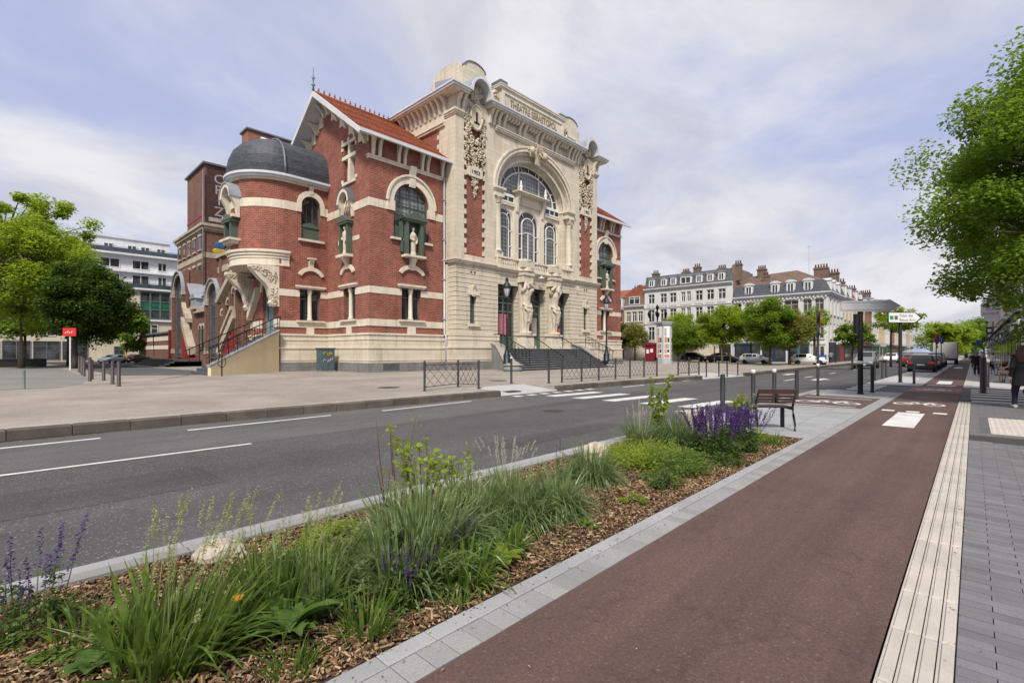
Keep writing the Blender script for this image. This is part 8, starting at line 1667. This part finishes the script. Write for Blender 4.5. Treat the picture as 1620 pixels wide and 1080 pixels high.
# ------------------------------------------------------------------ people
mat('skin', (.50, .27, .19), .6, .1, 8, .06, 40); mat('skin_dark', (.16, .08, .05), .6, .1, 8); mat('hair_brown', (.055, .022, .014), .6, .3, 14, .3, 60); mat('hair_black', (.012, .01, .01), .6, .3, 14, .3, 60)
for n_, c_ in (('coat_black', (.008, .008, .011)), ('jeans', (.03, .05, .12)), ('navy', (.015, .015, .04)), ('shirt_white', (.66, .65, .62)), ('shirt_red', (.24, .06, .06)), ('beige', (.42, .33, .22)), ('shirt_grey', (.2, .22, .24)), ('bag_brown', (.28, .11, .045)), ('cap_green', (.02, .32, .06)), ('shoe', (.45, .44, .42))): mat('cloth_'+n_, c_, .85, .2, 6, .2, 30)
def person(label, x, y, rz, k, top, legs, hair, pose='stand', skin='skin', long_hair=False, vox=.02, z=.03, sleeves=True, shorts=False, coat=False, group=None, extra=None):
    J = dict(pel=(0, 0, .93), chest=(0, .02, 1.32), neck=(0, .0, 1.46), head=(0, .03, 1.6))
    for s_, t in ((-1, 'l'), (1, 'r')):
        J['sh'+t] = (s_*.185, 0, 1.4); J['el'+t] = (s_*.25, -.03, 1.12); J['wr'+t] = (s_*.25, .07, .88); J['hi'+t] = (s_*.09, 0, .9); J['kn'+t] = (s_*.1, .02, .5); J['an'+t] = (s_*.1, -.02, .09)
    if pose == 'walk': J.update(knl=(-.1, .14, .5), anl=(-.1, .16, .1), knr=(.1, .05, .48), anr=(.1, -.26, .17), ell=(-.26, -.1, 1.13), wrl=(-.27, -.02, .89), elr=(.26, .05, 1.13), wrr=(.25, .2, .93))
    if pose == 'sit':
        d = .45
        for q in ('pel', 'chest', 'neck', 'head', 'shl', 'shr', 'hil', 'hir'): J[q] = (J[q][0], J[q][1], J[q][2]-d)
        J.update(knl=(-.12, .42, .5), knr=(.12, .42, .5), anl=(-.12, .42, .09), anr=(.14, .36, .09), ell=(-.25, .1, .72), elr=(.25, .1, .72), wrl=(-.14, .32, .66), wrr=(.14, .32, .66))
    base = Matrix.Translation((x, y, z)) @ Matrix.Rotation(rz, 4, 'Z') @ Matrix.Scale(k, 4); l = lambda a, b, c: tuple(base @ Vector((a, b, c)))
    def limb(f, ns, rs, n=9): f.tube([J[q] if isinstance(q, str) else q for q in ns], rs, n)
    def torso(f, g, zlo=None):
        p, c, nk = J['pel'], J['chest'], J['neck']; rr = []
        for t, w, dd in ((-.16, .15, .11), (0, .165, .12), (.3, .145, .105), (.62, .165, .115), (.9, .18, .11), (1.02, .12, .08)):
            cx_ = p[0]+(nk[0]-p[0])*t; cy = p[1]+(c[1]-p[1])*t; cz = p[2]+(nk[2]-.03-p[2])*t; rr.append([(cx_+(w+g)*math.cos(a), cy+(dd+g)*math.sin(a), cz) for a in [j*math.pi/6 for j in range(12)]])
        f.loft(rr)
    f = MB(l); torso(f, 0); limb(f, ['neck', (J['neck'][0], J['neck'][1], J['neck'][2]+.07)], [.055, .052]); h = J['head']
    f.ball((h[0], h[1], h[2]+.02), (.075, .095, .115), 12, 9); f.ball((h[0], h[1]+.03, h[2]-.05), (.055, .065, .06), 10, 7); f.tube([(h[0], h[1]+.09, h[2]+.03), (h[0], h[1]+.115, h[2]-.012)], [.01, .017], 6); f.ball((h[0], h[1]+.09, h[2]-.055), (.024, .012, .01), 8, 5)
    for s_ in (-1, 1): f.ball((h[0]+s_*.076, h[1], h[2]+.005), (.012, .022, .032), 7, 5)
    for t, s_ in (('l', -1), ('r', 1)):
        limb(f, ['sh'+t, 'el'+t, 'wr'+t], [.052, .042, .028]); limb(f, ['hi'+t, 'kn'+t, 'an'+t], [.085, .055, .04]); a = J['an'+t]; f.tube([(a[0], a[1]-.03, .05), (a[0], a[1]+.08, .05), (a[0], a[1]+.17, .035)], [.04, .042, .03], 8)
        w = Vector(J['wr'+t]); e = Vector(J['el'+t]); d = (w-e).normalized(); sd = Vector((0, 1, 0)) if abs(d.y) < .8 else Vector((0, 0, 1)); sd = (sd-d*sd.dot(d)).normalized(); nn = d.cross(sd)
        f.tube([tuple(w), tuple(w+d*.05), tuple(w+d*.085)], [.026, .036, .034], 8)
        for q, (off, ln) in enumerate(((-.03, .06), (-.01, .072), (.011, .068), (.03, .054))): b = w+d*.08+sd*off; f.tube([tuple(b), tuple(b+d*ln*.55+nn*.006*-s_), tuple(b+d*ln+nn*.022*-s_)], [.0095, .009, .007], 6)
        b = w+d*.03+sd*.03; f.tube([tuple(b), tuple(b+d*.03+sd*.025), tuple(b+d*.06+sd*.03)], [.012, .011, .008], 6)
    o = f.build('person', skin, None, True); remesh(o, vox*.6*k, 2); tag(o, label, 'person', group)
    for s_ in (-1, 1): MB(l).ball((h[0]+s_*.03, h[1]+.088, h[2]+.03), (.012, .01, .008), 8, 5).build('eye', 'hair_black', o, True)
    f = MB(l); torso(f, .022)
    if coat: f.loft([[((.19+e)*math.cos(a), (.14+e)*math.sin(a), zz) for a in [j*math.pi/6 for j in range(12)]] for e, zz in ((.05, .62), (.03, .8), (.0, 1.0), (.0, 1.2))])
    for t in 'lr': limb(f, ['sh'+t, 'el'+t] + (['wr'+t] if sleeves else []), [.074, .062]+([.048] if sleeves else []))
    q = f.build('coat' if coat else 'shirt', top, o, True); remesh(q, vox*k, 4)
    f = MB(l); p = J['pel']; f.ball((p[0], p[1], p[2]-.02), (.175, .135, .13), 12, 8)
    for t in 'lr': limb(f, ['hi'+t, 'kn'+t] + ([] if shorts else ['an'+t]), [.108, .085]+([] if shorts else [.068]))
    q = f.build('trousers', legs, o, True); remesh(q, vox*k, 4)
    f = MB(l)
    for t in 'lr': a = J['an'+t]; zq = a[2]-.09; f.tube([(a[0], a[1]-.06, .045+zq), (a[0], a[1]+.07, .05+zq), (a[0], a[1]+.19, .035+zq)], [.048, .052, .036], 8)
    f.build('shoes', 'cloth_shoe', o, True)
    f = MB(l); f.ball((h[0], h[1]-.02, h[2]+.045), (.092, .108, .11), 12, 8); f.ball((h[0], h[1]-.05, h[2]-.02), (.085, .07, .09), 10, 7)
    if long_hair:
        for q in range(9): a = math.pi+.2+q*(math.pi-.4)/8; f.tube([(h[0]+.085*math.cos(a), h[1]-.02+.09*math.sin(a), h[2]+.05), (h[0]+.12*math.cos(a), h[1]-.03+.11*math.sin(a), h[2]-.12), (h[0]+.13*math.cos(a), h[1]-.04+.13*math.sin(a), h[2]-.33)], [.045, .05, .025], 7)
    q = f.build('hair', hair, o, True); remesh(q, vox*.7*k, 3)
    if extra: extra(o, l)
    return o
def bag(o, l): MB(l).box(-.26, -.12, -.2, .1, .62, .9).build('bag', 'cloth_bag_brown', o, True, .03)
person('person with long brown hair in black coat and navy trousers at the right edge', .97, 19.4, .35, 1.0, 'cloth_coat_black', 'cloth_navy', 'hair_brown', 'walk', long_hair=True, vox=.013, coat=True)
person('seated person in grey top and beige shorts at the cafe', 1.42, 35.05, 1.35, 1.12, 'cloth_shirt_grey', 'cloth_beige', 'hair_black', 'sit', sleeves=False, shorts=True, extra=bag)
person('person in a white top and blue jeans standing at the cafe tables', 1.15, 57.5, 2.2, .84, 'cloth_shirt_white', 'cloth_jeans', 'hair_black', group='people on the right pavement'); person('person in a reddish top walking on the right pavement', .2, 58.5, 3.0, .86, 'cloth_shirt_red', 'cloth_beige', 'hair_brown', 'walk', group='people on the right pavement'); person('person in dark clothes behind the one in the reddish top', -.05, 62, 3.1, .86, 'cloth_coat_black', 'cloth_jeans', 'hair_black', 'walk', group='people on the right pavement')
def cap(o, l): MB(l).lathe((0, .02, 1.62), [(.115, 0), (.118, .05), (.09, .12), (.03, .15)], 12).build('helmet', 'cloth_cap_green', o, True)
person('person with a bright green helmet near the thick bollards', .12, 44, 3.0, .9, 'cloth_coat_black', 'cloth_navy', 'hair_black', 'stand', group='people on the right pavement', extra=cap); person('person in a pale top far down the right pavement', .6, 76, 3.1, .9, 'cloth_shirt_white', 'cloth_navy', 'hair_brown', 'walk', group='people on the right pavement')
person('person walking past the corner house on the far square', -12.0, 66, .3, .88, 'cloth_shirt_grey', 'cloth_navy', 'hair_black', 'walk', z=ZP)
